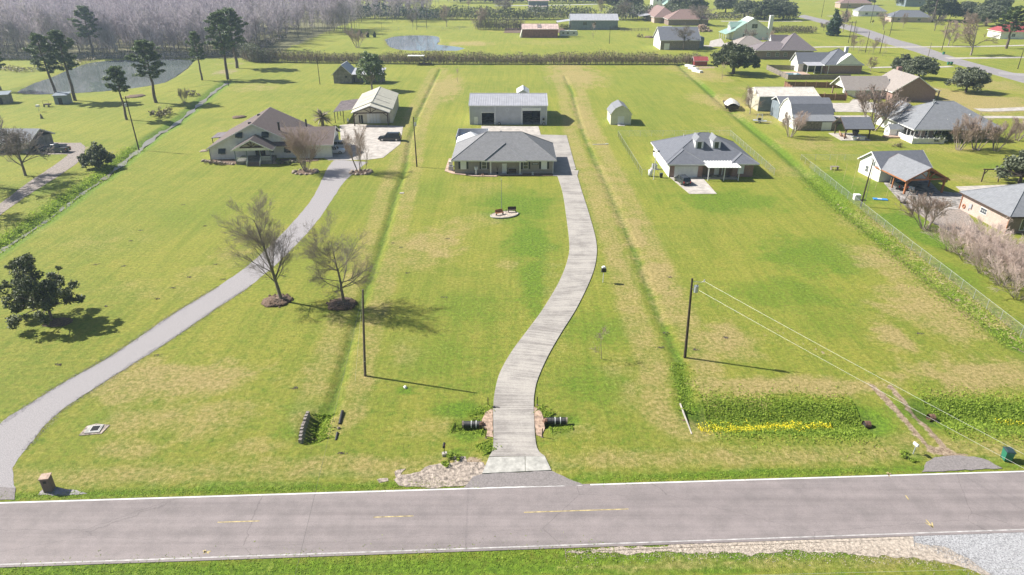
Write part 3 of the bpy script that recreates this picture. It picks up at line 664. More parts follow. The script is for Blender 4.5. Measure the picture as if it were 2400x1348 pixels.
# ------------------------------------------------------------------ building kit
def sbox(mb, side, pl, u0, u1, d0, d1, z0, z1):
    """box on a wall face: u along the wall, d outwards"""
    if side == 'f': return mb.box(u0, u1, pl-d1, pl-d0, z0, z1)
    if side == 'b': return mb.box(u0, u1, pl+d0, pl+d1, z0, z1)
    if side == 'l': return mb.box(pl-d1, pl-d0, u0, u1, z0, z1)
    return mb.box(pl+d0, pl+d1, u0, u1, z0, z1)
def window(par, side, pl, u, z, w, h, m='white', cols=2, rows=2, trim=.09, pane='glass'):
    f = MB(); a, b, c, d = u-w/2, u+w/2, z-h/2, z+h/2
    sbox(f, side, pl, a-trim, a, .004, .06, c-trim, d+trim); sbox(f, side, pl, b, b+trim, .004, .06, c-trim, d+trim)
    sbox(f, side, pl, a, b, .004, .058, d, d+trim); sbox(f, side, pl, a, b, .004, .075, c-trim, c)
    for i in range(1, cols): x = a + (b-a)*i/cols; sbox(f, side, pl, x-.022, x+.022, .032, .05, c, d)
    for i in range(1, rows): q = c + (d-c)*i/rows; sbox(f, side, pl, a, b, .033, .048, q-.022, q+.022)
    fo = part('window', f, M[m], par)
    p = MB(); sbox(p, side, pl, a, b, .004, .03, c, d); part('pane', p, M[pane], fo)
    return fo
def door(par, side, pl, u, w, h, m='white', z0=0.0, panels=True, label=None):
    f = MB(); sbox(f, side, pl, u-w/2, u+w/2, .004, .05, z0, z0+h)
    if panels:
        for i in range(2):
            for j in range(3):
                sbox(f, side, pl, u-w/2+.1+i*(w/2-.03), u-w/2+.1+i*(w/2-.03)+w/2-.17, .05, .065, z0+.15+j*h*.31, z0+.15+j*h*.31+h*.24)
    o = part('door', f, M[m], par, label=label)
    k = MB(); sbox(k, side, pl, u+w/2-.13, u+w/2-.07, .05, .10, z0+h*.45, z0+h*.5); part('handle', k, M['chrome'], o)
    return o
def garage_door(par, side, pl, u0, u1, h, m='cream', rows=4, cols=6, z0=0.03):
    f = MB(); sbox(f, side, pl, u0, u1, .004, .03, z0, h)
    for r in range(rows):
        for c in range(cols):
            a = u0 + (u1-u0)*c/cols; b = u0 + (u1-u0)*(c+1)/cols; z1 = z0 + (h-z0)*r/rows; z2 = z0 + (h-z0)*(r+1)/rows
            sbox(f, side, pl, a+.05, b-.05, .03, .05, z1+.05, z2-.04)
    return part('garage_door', f, M[m], par)
def gable_roof(par, x0, x1, y0, y1, z, rise, axis, m, th=.14, ov=.5, fascia='white', name='roof', ribs=None, label=None):
    a0, a1, b0, b1 = x0-ov, x1+ov, y0-ov, y1+ov; mb = MB(); f = MB()
    if axis == 'x':
        c = (y0+y1)/2; k = rise/((y1-y0)/2); zl = z - k*ov; zr = z + rise
        mb.slab([(a0,b0,zl),(a1,b0,zl),(a1,c,zr),(a0,c,zr)], th); mb.slab([(a0,c,zr),(a1,c,zr),(a1,b1,zl),(a0,b1,zl)], th)
        for xx in (a0-.03, a1): 
            f.extrude([(xx,b0,zl-.12),(xx,c,zr-.12),(xx,c,zr+th+.01),(xx,b0,zl+th+.01)], (.03,0,0)); f.extrude([(xx,c,zr-.12),(xx,b1,zl-.12),(xx,b1,zl+th+.01),(xx,c,zr+th+.01)], (.03,0,0))
        f.box(a0, a1, b0-.035, b0-.004, zl-.12, zl+th-.02); f.box(a0, a1, b1+.004, b1+.035, zl-.12, zl+th-.02)
    else:
        c = (x0+x1)/2; k = rise/((x1-x0)/2); zl = z - k*ov; zr = z + rise
        mb.slab([(a0,b0,zl),(c,b0,zr),(c,b1,zr),(a0,b1,zl)], th); mb.slab([(c,b0,zr),(a1,b0,zl),(a1,b1,zl),(c,b1,zr)], th)
        for yy in (b0-.03, b1):
            f.extrude([(a0,yy,zl-.12),(c,yy,zr-.12),(c,yy,zr+th+.01),(a0,yy,zl+th+.01)], (0,.03,0)); f.extrude([(c,yy,zr-.12),(a1,yy,zl-.12),(a1,yy,zl+th+.01),(c,yy,zr+th+.01)], (0,.03,0))
        f.box(a0-.035, a0-.004, b0, b1, zl-.12, zl+th-.02); f.box(a1+.004, a1+.035, b0, b1, zl-.12, zl+th-.02)
    o = part(name, mb, M[m], par, label=label)
    if fascia: part('fascia', f, M[fascia], o)
    if ribs:
        rb = MB()
        if axis == 'x':
            n = int((a1-a0)/ribs)
            for i in range(n+1):
                x = a0 + (a1-a0)*i/n
                rb.slab([(x-.06,b0,zl+th),(x+.06,b0,zl+th),(x+.06,c,zr+th),(x-.06,c,zr+th)], .1)
                rb.slab([(x-.035,c,zr+th),(x+.035,c,zr+th),(x+.035,b1,zl+th),(x-.035,b1,zl+th)], .05)
            rb.box(a0, a1, c-.15, c+.15, zr+th, zr+th+.07)
        else:
            n = int((b1-b0)/ribs)
            for i in range(n+1):
                y = b0 + (b1-b0)*i/n
                rb.slab([(a0,y-.035,zl+th),(c,y-.035,zr+th),(c,y+.035,zr+th),(a0,y+.035,zl+th)], .05)
                rb.slab([(c,y-.035,zr+th),(a1,y-.035,zl+th),(a1,y+.035,zl+th),(c,y+.035,zr+th)], .05)
            rb.box(c-.15, c+.15, b0, b1, zr+th, zr+th+.07)
        part('roof_rib', rb, M[m], o, kind='stuff')
    return o
def gable_walls(par, x0, x1, y0, y1, h, rise, axis, m, name='wall'):
    mb = MB()
    if axis == 'x': c = (y0+y1)/2; mb.extrude([(x0,y0,0),(x0,y1,0),(x0,y1,h),(x0,c,h+rise),(x0,y0,h)], (x1-x0,0,0))
    else: c = (x0+x1)/2; mb.extrude([(x0,y0,0),(x1,y0,0),(x1,y0,h),(c,y0,h+rise),(x0,y0,h)], (0,y1-y0,0))
    return part(name, mb, M[m], par)
def hip_roof(par, x0, x1, y0, y1, z, rise, m, ov=.55, th=.16, fascia='white', name='roof', axis='x', caps=True):
    a0, a1, b0, b1 = x0-ov, x1+ov, y0-ov, y1+ov
    if axis == 'x': i = (b1-b0)/2; r0 = (a0+i, (b0+b1)/2); r1 = (a1-i, (b0+b1)/2)
    else: i = (a1-a0)/2; r0 = ((a0+a1)/2, b0+i); r1 = ((a0+a1)/2, b1-i)
    zt = z + rise; mb = MB(); c = [(a0,b0),(a1,b0),(a1,b1),(a0,b1)]
    vs = [(x, y, z) for x, y in c] + [(x, y, z+th) for x, y in c] + [(r0[0],r0[1],zt+th),(r1[0],r1[1],zt+th)]
    if axis == 'x': fs = [(4,5,9,8),(5,6,9),(6,7,8,9),(7,4,8)]
    else: fs = [(4,5,8),(5,6,9,8),(6,7,9),(7,4,8,9)]
    fs += [(3,2,1,0)] + [(k,(k+1)%4,(k+1)%4+4,k+4) for k in range(4)]
    mb.add(vs, fs); o = part(name, mb, M[m], par)
    f = MB(); w = .03; g = .004
    f.box(a0-w, a1+w, b0-w, b0-g, z-.1, z+th-.02); f.box(a0-w, a1+w, b1+g, b1+w, z-.1, z+th-.02)
    f.box(a0-w, a0-g, b0-g, b1+g, z-.1, z+th-.02); f.box(a1+g, a1+w, b0-g, b1+g, z-.1, z+th-.02)
    if fascia: part('fascia', f, M[fascia], o)
    if caps:
        k = MB(); q = [vs[4], vs[5], vs[6], vs[7]]; R0, R1 = vs[8], vs[9]
        ends = [(q[0],R0),(q[1],R1 if axis=='x' else R0),(q[2],R1),(q[3],R0 if axis=='x' else R1),(R0,R1)]
        for a, b in ends: k.tube([a, b], .09, 4, False)
        part('ridge_cap', k, M[m], o)
    return o
def vent_pipe(par, x, y, z0, z1, r=.06, m='white', name='vent_pipe', cap=False):
    mb = MB(); mb.tube([(x,y,z0),(x,y,z1)], r, 8)
    if cap: mb.tube([(x,y,z1),(x,y,z1+.12)], r*1.7, 8)
    return part(name, mb, M[m], par)
def wall_ribs(par, side, pl, u0, u1, z0, z1, m, sp=.5, skip=()):
    mb = MB(); n = max(1, int((u1-u0)/sp))
    for i in range(n+1):
        u = u0 + (u1-u0)*i/n
        zs = [(z0, z1)]
        for a, b, c in skip:
            if a-.02 < u < b+.02: zs = [(c, z1)]
        for a, b in zs: sbox(mb, side, pl, u-.05, u+.05, .002, .07, a, b)
    return part('siding_rib', mb, M[m], par, kind='stuff')
def beam(mb, p, q, w=.18, h=None):
    h = h or w; p = Vector(p); q = Vector(q); d = (q-p).normalized()
    a = Vector((0,0,1)) if abs(d.z) < .9 else Vector((0,1,0)); u = d.cross(a).normalized()*w/2; v = d.cross(u).normalized()*h/2
    vs = [tuple(p-u-v),tuple(p+u-v),tuple(p+u+v),tuple(p-u+v),tuple(q-u-v),tuple(q+u-v),tuple(q+u+v),tuple(q-u+v)]
    return mb.add(vs, [(0,3,2,1),(4,5,6,7),(0,1,5,4),(1,2,6,5),(2,3,7,6),(3,0,4,7)])
def truss(par, x0, x1, y, z, rise, m='wood_dark'):
    mb = MB(); c = (x0+x1)/2
    beam(mb, (x0,y,z), (x1,y,z), .22, .28); beam(mb, (x0,y,z+.1), (c,y,z+rise), .2); beam(mb, (x1,y,z+.1), (c,y,z+rise), .2)
    beam(mb, (c,y,z), (c,y,z+rise), .2); beam(mb, (c,y,z+.1), (c-(x1-x0)*.17,y,z+rise*.62), .16); beam(mb, (c,y,z+.1), (c+(x1-x0)*.17,y,z+rise*.62), .16)
    return part('truss', mb, M[m], par)
def post(par, x, y, z1, w=.2, m='wood_dark', z0=0, brace=None):
    mb = MB(); mb.box(x-w/2, x+w/2, y-w/2, y+w/2, z0, z1)
    if brace:
        for bx in brace: beam(mb, (x,y,z1-1.0), (x+bx,y,z1-.1), .14)
    return part('post', mb, M[m], par)

# ------------------------------------------------------------------ cream house with brown roof (left)
h = thing('cream_house', 'cream sided house with brown shingle roof, dark window awnings and gabled front porch', 'house', (-68.5,152.6,0), R(5.5))
gable_walls(h, 0, 20.6, 0, 18, 2.7, 5.1, 'y', 'cream'); gable_roof(h, 0, 20.6, 0, 18, 2.7, 5.15, 'y', 'shingle_brown', ov=.5)
gable_walls(h, 19.8, 22.8, -.9, 11, 3.1, 2.6, 'x', 'cream', 'wing_wall')
part('carport_wall', MB().box(22.81, 27.3, -.9, -.74, 0, 3.05).box(22.81, 27.3, 10.84, 11, 0, 3.05).extrude([(27.15,-.7,3.05),(27.15,10.8,3.05),(27.15,5.05,5.4)], (.15,0,0)), M['cream'], h)
mb = MB(); c = 5.05
mb.slab([(12.5,-1.5,3.0),(27.8,-1.5,3.0),(27.8,c,5.75),(12.5,c,5.75)], .15); mb.slab([(12.5,c,5.75),(27.8,c,5.75),(27.8,11.6,3.0),(12.5,11.6,3.0)], .15)
r_ = part('wing_roof', mb, M['shingle_brown'], h)
f = MB(); f.box(21, 27.8, -1.54, -1.5, 2.86, 3.13); f.extrude([(27.81,-1.5,2.88),(27.81,c,5.63),(27.81,c,5.92),(27.81,-1.5,3.17)], (.03,0,0)); f.extrude([(27.81,c,5.63),(27.81,11.6,2.88),(27.81,11.6,3.17),(27.81,c,5.92)], (.03,0,0)); part('fascia', f, M['white'], r_)
for (u, z, w) in ((7.1,5.35,1.6),(12.9,5.35,1.6),(2.8,1.75,1.6),(17.3,1.75,1.5)):
    window(h, 'f', 0, u, z-.1, 1.1, 1.0)
    aw = MB(); aw.extrude([(u-w/2,-.02,z+.75),(u-w/2,-.02,z+.69),(u-w/2,-.75,z-.08),(u-w/2,-.75,z-.02)], (w,0,0)); aw.box(u-w/2,u+w/2,-.77,-.73,z-.3,z-.03); part('awning', aw, M['awning'], h)
window(h, 'f', -.9, 23.2, 1.6, .9, 1.0)
bt = MB()
for i in range(42):
    u = .3 + i*.49
    if u > 20.3: break
    zt = 2.6 + 5.1*(1-abs(u-10.3)/10.3)
    bt.box(u-.025, u+.025, -.03, -.002, .3, zt)
part('siding_batten', bt, M['cream'], h, kind='stuff')
for bx_ in ((-.12,0,-.12,0,0,2.6),(27.3,27.42,-1.02,-.9,0,3.0),(21.3,21.42,-1.03,-.9,0,3.0)): part('downspout', MB().box(*bx_), M['metal_slate'], h)
pf = MB(); pf.box(6.8, 14.6, -4.9, -.02, .0, .75); part('porch_floor', pf, M['wood_grayd'], h)
o = gable_roof(h, 6.7, 14.7, -5.0, -.3, 3.35, 2.1, 'y', 'shingle_porch_shaded', ov=.45, name='porch_roof')
mb = MB(); mb.extrude([(6.5,-5.1,3.15),(14.9,-5.1,3.15),(14.2,-5.1,3.7),(7.2,-5.1,3.7)], (0,.12,0)); part('porch_panel', mb, M['cream'], h)
truss(h, 8.2, 13.2, -5.05, 3.85, 1.35)
for x in (6.9, 9.4, 12.3, 14.5): post(h, x, -4.85, 3.3, .18, 'metal_slate', .75)
for x0, x1 in ((7.0,9.35),(12.35,14.4)):
    rl = MB(); rl.box(x0, x1, -4.9, -4.82, 1.62, 1.7); rl.box(x0, x1, -4.9, -4.82, .85, .92); n = int((x1-x0)/.14)
    for i in range(n+1): x = x0 + (x1-x0)*i/n; rl.box(x-.025, x+.025, -4.885, -4.835, .92, 1.62)
    part('railing', rl, M['white'], h)
for x in (9.45, 12.25):
    rl = MB(); beam(rl, (x,-4.95,1.62), (x,-6.3,.95), .07); beam(rl, (x,-4.95,.9), (x,-6.3,.2), .06)
    for i in range(8): t = i/7; rl.box(x-.02, x+.02, -4.97-1.3*t-.02, -4.97-1.3*t+.02, .9-.68*t, 1.6-.66*t)
    rl.box(x-.06,x+.06,-6.42,-6.3,0,1.05); part('stair_railing', rl, M['white'], h)
for i in range(4):
    st = MB(); st.box(9.6, 12.1, -4.95-.33*(i+1), -4.93-.33*i, 0, .75-.17*(i+1)+.02); part('step', st, M['brick_dark'], h)
mb = MB(); mb.box(10.0,12.2,-.06,-.01,.76,2.95); part('entrance_shade_panel', mb, M['dark'], h)  # flat dark panel painted as the entrance's shade; no real recess
door(h, 'f', -.07, 11.0, 1.0, 2.1, 'wood_dark', .76); window(h, 'f', 0, 13.6, 1.9, .8, 1.0, 'metal_slate')
vent_pipe(h, 15.2, 3.5, 5.0, 7.3, .22, 'black', 'stove_pipe', True); vent_pipe(h, 19.7, 12.3, 3.5, 6.1, .2, 'black', 'stove_pipe')
for x, y in ((8.9, 3.2), (8.9, 12.0)):
    zz = 2.7+5.15*x/10.3+.1; part('roof_vent', MB().rbox(x, y, zz, .6, .6, .35), M['black'], h)
# white fenced side deck and lean-to left of the house
d = thing('side_deck', 'small dark roofed side deck with white railings beside the cream house', 'deck', (-69.5,166,0), R(5.5))
part('deck_floor', MB().box(-2.5,1,-4,5,.0,.5), M['wood_grayd'], d)
mb = MB(); mb.slab([(-2.6,-4,2.6),(.9,-4,2.9),(.9,1.5,2.9),(-2.6,1.5,2.6)], .12); part('roof', mb, M['shingle_dkbrown'], d)
for x, y in ((-2.4,-3.8),(-2.4,1.3)): post(d, x, y, 2.6, .14)
rl = MB()
for (xa, ya, xb, yb) in ((-2.4,1.6,-2.4,5),(-2.4,5,1,5)):
    beam(rl, (xa,ya,1.35),(xb,yb,1.35),.07); n = 16
    for i in range(n): t = i/(n-1); x = xa+(xb-xa)*t; y = ya+(yb-ya)*t; rl.box(x-.03,x+.03,y-.03,y+.03,.5,1.35)
part('railing', rl, M['white'], d)
# flower bed with rocks in front of the cream house
def rockbed(name, label, poly, rocks, m='mulch', rr=(.22,.42), sd_=1):
    t = thing(name, label, 'flower bed', (poly[0][0], poly[0][1], 0)); ox, oy = poly[0]
    part('mulch', MB().prism([(x-ox,y-oy) for x,y in wob(poly,.08,.5,sd_)], 0, .08), M[m], t)
    rg = random.Random(sd_); base = None
    for x, y in rocks:
        if base is None: base = MB().blob((0,0,.12), .32, 5, 9, 6, .22, .7).mesh('rock', M['rock'], True)
        o = link('rock', base, t, loc=(x-ox,y-oy,.02), rz=rg.uniform(0,6)); s_ = rg.uniform(.7,1.5); o.scale = (s_*rg.uniform(.9,1.6), s_, s_*.9)
    return t
rk = [(-69.6+.62*i, 151.1-.22*i+.5*math.sin(i*1.3)*.4) for i in range(13)]
bed = rockbed('flower_bed', 'rock edged shrub bed along the front left of the cream house', [(-70,151.4),(-66,148.9),(-61.8,148.0),(-61.4,151.2),(-62,153.1),(-68.4,152.2)], rk)
bed2 = rockbed('flower_bed', 'dark planted bed right of the cream house porch steps', [(-53.2,149.3),(-49,149.8),(-44,151.4),(-43.9,153.4),(-47,153.6),(-53,153.2)], [(-53+i*.75,149.2+i*.14) for i in range(9)], sd_=2)

# ------------------------------------------------------------------ gray hip roof ranch (centre)
h = thing('ranch_house', 'gray hip roofed taupe brick ranch house with black shutters and centred porch', 'house', (-12.2,141.4,0))
part('wall', MB().box(0,21.0,.0,13.4,0,2.75), M['brick_gray'], h)
part('roof_frame', MB().box(.05,20.95,.05,13.35,2.75,2.95), M['white'], h)
hip_roof(h, 0, 21.0, 0, 13.4, 2.95, 4.3, 'shingle_gray', ov=.6)
# porch roof: small hip set against the main slope
x0, x1, yf, z = 6.45, 15.2, -1.0, 2.95; k = 4.3/7.3
ax = (x0+x1)/2; yb = yf + (x1-x0)/2 ; zt = z + k*(x1-x0)/2*1.02
mb = MB(); vs = [(x0,yf,z),(x1,yf,z),(x1,1.0,z),(x0,1.0,z),(x0,yf,z+.17),(x1,yf,z+.17),(ax,yb-.2,zt+.17),(ax,yb+1.6,zt+.17),(x0,-.3,z+.17),(x1,-.3,z+.17)]
mb.add(vs, [(0,1,5,4),(4,5,6),(4,6,7,8),(5,9,7,6),(0,3,2,1),(3,0,4,8),(1,2,9,5),(8,7,9,2,3)])
pr = part('porch_roof', mb, M['shingle_gray'], h); part('ridge_cap', MB().tube([(x0,yf,z+.2),(ax,yb-.2,zt+.2)],.17,4).tube([(x1,yf,z+.2),(ax,yb-.2,zt+.2)],.1,4), M['shingle_lt'], pr)
part('fascia', MB().box(x0-.03,x1+.03,yf-.04,yf-.005,z-.14,z+.15), M['white'], pr)
for x in (7.7, 13.9): post(h, x, -.75, 2.95, .24, 'white')
part('downspout', MB().box(20.85,20.97,-.14,-.02,0,2.85), M['white'], h)
part('porch_floor', MB().box(7.2,14.4,-.95,-.02,.0,.14), M['concrete'], h)
door(h, 'f', 0, 10.6, 1.0, 2.1, 'white', .14)
for u in (1.9, 19.0):
    f = MB(); sbox(f, 'f', 0, u-.62, u+.62, .004, .1, 1.0, 2.75); part('storm_shutter', f, M['metal_white'], h)
    for dx in (-.85, .85): f = MB(); sbox(f,'f',0,u+dx-.2,u+dx+.2,.004,.06,1.1,2.65); part('shutter', f, M['black'], h)
for u in (6.3, 15.1):
    window(h, 'f', 0, u, 1.85, .95, 1.45, 'white', 1, 2)
    for dx in (-.78, .78): f = MB(); sbox(f,'f',0,u+dx-.19,u+dx+.19,.004,.06,1.05,2.6); part('shutter', f, M['black'], h)
f = MB(); sbox(f,'f',0,16.4,17.8,.004,.06,1.95,2.4); wo_ = part('wall_plaque', f, M['black'], h, label='black framed wall plaque between shutters'); f = MB(); sbox(f,'f',0,16.55,17.65,.06,.07,2.08,2.28); part('panel', f, M['metal_gray'], wo_)
vent_pipe(h, 2.6, 6.0, 4.0, 4.9, .06, 'black'); vent_pipe(h, 19.6, 8.5, 3.4, 4.2, .06, 'black'); vent_pipe(h, 9.8, 7.3, 7.0, 7.5, .25, 'shingle_gray', 'ridge_vent'); vent_pipe(h, 20.4, 5.6, 3.2, 3.9, .06, 'black')
def statue(name, label, x, y, hgt, m, wing=False):
    t = thing(name, label, 'statue', (x,y,0)); b_ = MB()
    b_.tube([(0,0,.1),(0,0,.35*hgt),(0,0,.55*hgt),(0,0,.72*hgt),(0,0,.80*hgt)], [.28*hgt/1.8,.20*hgt/1.8,.15*hgt/1.8,.19*hgt/1.8,.07*hgt/1.8], 10)
    b_.blob((0,0,.88*hgt), .12*hgt/1.8, 2, 8, 6, .05, 1.2)
    for s_ in (-1,1): b_.tube([(s_*.16,0,.72*hgt),(s_*.24,-.05,.58*hgt),(s_*.1,-.16,.60*hgt)], [.07,.055,.04], 6)
    part('figure', b_, M[m], t, smooth=True); part('plinth', MB().rbox(0,0,0,.5,.4,.12), M[m], t)
    if wing:
        for s_ in (-1,1): part('wing', MB().extrude([(s_*.06,.1,.75*hgt),(s_*.42,.18,.98*hgt),(s_*.36,.18,.6*hgt),(s_*.1,.1,.45*hgt)], (0,.04,0)), M[m], t)
    return t
statue('garden_statue', 'tall white winged garden statue in front of the gray ranch house wall', -7.6, 140.6, 1.9, 'white', True)
statue('garden_statue', 'small white garden statue near the right end of the ranch house wall', 4.4, 140.4, .8, 'white')
statue('garden_statue', 'small terracotta statue at the bed edge in front of the ranch house', -6.2, 139.7, .6, 'wood_redlight')
t = thing('porch_bench', 'dark bench on the porch of the gray ranch house', 'bench', (.1,140.9,.14))
part('seat', MB().box(-.8,.8,-.25,.25,.38,.45), M['wood_dark'], t); part('backrest', MB().box(-.8,.8,.22,.28,.5,1.0), M['wood_dark'], t)
for x in (-.72,.72): part('leg', MB().box(x-.04,x+.04,-.22,.22,0,.38), M['black'], t)
for x in (-3.1, -.95):
    t = thing('potted_plant', 'thin dark potted plant %s of the ranch house front door' % ('left' if x < -2 else 'right'), 'plant', (x,140.9,.14))
    part('pot', MB().tube([(0,0,0),(0,0,.4)], [.16,.22], 10), M['black'], t); s_ = MB(); rg = random.Random(3)
    for i in range(14): a = rg.uniform(0,6.28); s_.tube([(0,0,.35),(.1*math.cos(a),.1*math.sin(a),1.0),(.3*math.cos(a),.3*math.sin(a),rg.uniform(1.3,1.9))], [.015,.012,.006], 3)
    part('stem', s_, M['wood_dark'], t)
sheet('flower_border', wob(PP([(1048,400),(1060,404),(1110,411),(1160,413),(1262,414),(1300,413),(1300,407),(1066,400)]), .05,.6,31), .09, M['mulch'])
sheet('border_kerb', wob(PP([(1044,402),(1060,408),(1110,414),(1165,415),(1165,412.4),(1110,411),(1062,404),(1052,398)]), .03,.6,32), .13, M['paver'])
sheet('parking_slab', PP([(1296,413),(1352,418),(1356,400),(1296,400)]), .095, M['drive'])
sheet('paver_path', PP([(1042,402),(1056,402),(1062,372),(1052,372)]), .08, M['paver'])
t = thing('ac_unit', 'gray air conditioning unit at the left wall of the ranch house', 'ac unit', (-13.2,144.0,0)); part('body', MB().box(-.5,.5,-.5,.5,.1,1.0), M['plastic_gray'], t); part('fan_grille', MB().tube([(0,0,1.0),(0,0,1.03)], .4, 12), M['black'], t); part('base', MB().box(-.6,.6,-.6,.6,0,.1), M['concrete'], t)
t = thing('ac_unit', 'white narrow unit behind the gray air conditioner at the ranch house side', 'ac unit', (-13.5,147.0,0)); part('body', MB().box(-.4,.4,-.35,.35,.1,1.2), M['white'], t); part('base', MB().box(-.5,.5,-.45,.45,0,.1), M['concrete'], t)
# white patio canopy and privacy wall behind the ranch
t = thing('patio_canopy', 'white hipped patio canopy behind the left corner of the ranch house', 'canopy', (-12.9,155.6,0))
mb = MB(); mb.add([(0,0,2.9),(6.6,0,2.9),(6.6,6,2.9),(0,6,2.9),(3.3,3,5.0),(0,0,3.05),(6.6,0,3.05),(6.6,6,3.05),(0,6,3.05)], [(3,2,1,0),(5,6,4),(6,7,4),(7,8,4),(8,5,4),(0,1,6,5),(1,2,7,6),(2,3,8,7),(3,0,5,8)]); part('roof', mb, M['metal_white'], t)
for x in (.15,6.45):
    for y in (.15,5.85): post(t, x, y, 2.9, .15, 'white')
t = thing('privacy_wall', 'pale gray metal privacy wall between the ranch house and the steel barn', 'fence', (-13.6,173.5,0))
part('panel', MB().box(0,7.6,-.05,.05,0,2.3), M['metal_gray'], t); part('panel', MB().box(-.05,.05,-9,-.05,0,2.3), M['metal_gray'], t); part('panel', MB().box(7.6,7.7,-9,-.05,0,2.3), M['metal_white'], t)
part('floor', MB().box(.05,7.6,-9,-.05,0,.07), M['plastic_gray'], t)
wall_ribs(t, 'f', -.05, .1, 7.5, .1, 2.3, 'metal_gray', .45)
t = thing('folded_ladder', 'blue curved pool ladder inside the gray privacy wall', 'ladder', (-12.6,171.5,.08)); rl = MB()
for x in (0,.5): rl.tube([(x,0,0),(x,0,1.3),(x,.3,1.6),(x,.6,1.5),(x,.8,.2)], .04, 6)
part('rail', rl, M['blue'], t); part('step', MB().box(0,.5,-.05,.08,.4,.44).box(0,.5,-.05,.08,.8,.84), M['plastic_gray'], t)

# ------------------------------------------------------------------ gray steel barn with two open bays
h = thing('steel_barn', 'gray ribbed steel barn with white metal roof and two open dark bays', 'barn', (-11.6,188.2,0)); W_, D_, H_ = 21.2, 14.5, 5.1
fw = MB(); fw.box(0,3.3,0,.2,0,H_); fw.box(6.75,14.5,0,.2,0,H_); fw.box(19.35,W_,0,.2,0,H_); fw.box(3.3,6.75,0,.2,3.35,H_); fw.box(14.5,19.35,0,.2,4.55,H_)
part('wall', fw, M['metal_gray'], h, label='ribbed gray front wall')
part('wall', MB().box(0,.2,.2,D_,0,H_).box(W_-.2,W_,.2,D_,0,H_).box(.2,W_-.2,D_-.2,D_,0,H_), M['metal_gray'], h)
part('gable', MB().extrude([(.05,0,H_),(.05,D_,H_),(.05,D_/2,H_+1.9)], (.15,0,0)).extrude([(W_-.2,0,H_),(W_-.2,D_,H_),(W_-.2,D_/2,H_+1.9)], (.15,0,0)), M['metal_gray'], h)
part('floor', MB().box(.2,W_-.2,.2,D_-.2,0,.1), M['concrete2'], h)
gable_roof(h, 0, W_, 0, D_, H_+.02, 1.9, 'x', 'metal_roof', ov=.15, th=.08, ribs=.62)
wall_ribs(h, 'f', 0, .1, W_-.1, .05, H_-.1, 'metal_gray', .46, [(3.3,6.75,3.35),(14.5,19.35,4.55)])
for a, b, zz in ((3.3,6.75,3.35),(14.5,19.35,4.55)):
    f = MB(); sbox(f,'f',0,a-.12,a,.004,.07,0,zz+.12); sbox(f,'f',0,b,b+.12,.004,.07,0,zz+.12); sbox(f,'f',0,a,b,.004,.07,zz,zz+.12); part('door_trim', f, M['metal_white'], h)
part('roll_door', MB().box(14.5,19.35,-.03,.10,3.75,4.5).box(3.3,6.75,.05,.15,3.2,3.34), M['metal_white'], h, label='white roller door rolled up under the lintel')
door(h, 'f', -.035, 1.75, 1.05, 2.15, 'white')
for u, m_ in ((7.0,'metal_white'),(14.2,'metal_white'),(0.08,'metal_white'),(21.1,'metal_white')): f = MB(); sbox(f,'f',0,u-.07,u+.07,.04,.12,0,H_); part('downspout', f, M[m_], h)
mb = MB(); rr = .45; mb.tube([(10.3+rr*math.cos(t_),-.06,4.1+rr*math.sin(t_)) for t_ in [i*math.pi/6 for i in range(13)]], .04, 5); part('star_emblem', mb, M['metal_white'], h)
part('wheel_hoop', MB().tube([(18.0+.0,-.02,0)]+[(18,-.02,.01)], .01, 3), M['black'], h)
# things inside the bays, in shade
for nm, lb, ct, x, y, sx, sy, sz, m_ in (('storage_cabinet','dark storage cabinet at the back of the barn left bay','cabinet',-6.9,198,1.4,.7,1.9,'metal_slate'),('storage_cabinet','dark storage cabinet at the back of the barn right bay','cabinet',6.6,199,1.6,.7,1.9,'metal_slate')):
    t = thing(nm, lb, ct, (x,y,.1)); part('body', MB().rbox(0,0,0,sx,sy,sz), M[m_], t); part('door', MB().box(-sx/2+.04,-.01,-sy/2-.03,-sy/2,.05,sz-.05), M[m_], t); part('door', MB().box(.01,sx/2-.04,-sy/2-.03,-sy/2,.05,sz-.05), M[m_], t)
def tyre_mb(r=.36, w=.22, ax='x', c=(0,0,0), n=16):
    mb = MB(); ri = r*.62; vs = []
    for s_, rr in ((-w/2,ri),(-w/2,r*.94),(-w/4,r),(w/4,r),(w/2,r*.94),(w/2,ri)):
        for j in range(n):
            t = 2*math.pi*j/n; a, b = rr*math.cos(t), rr*math.sin(t)
            vs.append((c[0]+s_, c[1]+a, c[2]+b) if ax == 'x' else (c[0]+a, c[1]+s_, c[2]+b))
    fs = []
    for i in range(6):
        for j in range(n): fs.append((i*n+j, i*n+(j+1)%n, ((i+1)%6)*n+(j+1)%n, ((i+1)%6)*n+j))
    return mb.add(vs, fs)
def rim_mb(r=.23, w=.14, ax='x', n=12):
    mb = MB(); p = [(-w/2,0,0),(w/2,0,0)] if ax == 'x' else [(0,-w/2,0),(0,w/2,0)]
    return mb.tube(p, r, n)
for x, y, lb in ((-3.5,187.5,'black tyre leaning on the barn wall right of the left bay'),(8.7,187.2,'black tyre on the ground by the barn right corner')):
    t = thing('tyre', lb, 'tyre', (x,y,.42)); part('tread', tyre_mb(.42,.26,'y'), M['rubber'], t); part('rim', rim_mb(.26,.15,'y'), M['plastic_gray'], t)
t = thing('wall_fan', 'small round fan unit on the barn wall right of the right bay', 'fan', (8.6,188.0,1.6)); part('housing', MB().box(-.4,.4,-.35,-.05,-.4,.4), M['plastic_gray'], t); part('grille', MB().tube([(0,-.36,0),(0,-.42,0)], .32, 12), M['black'], t)
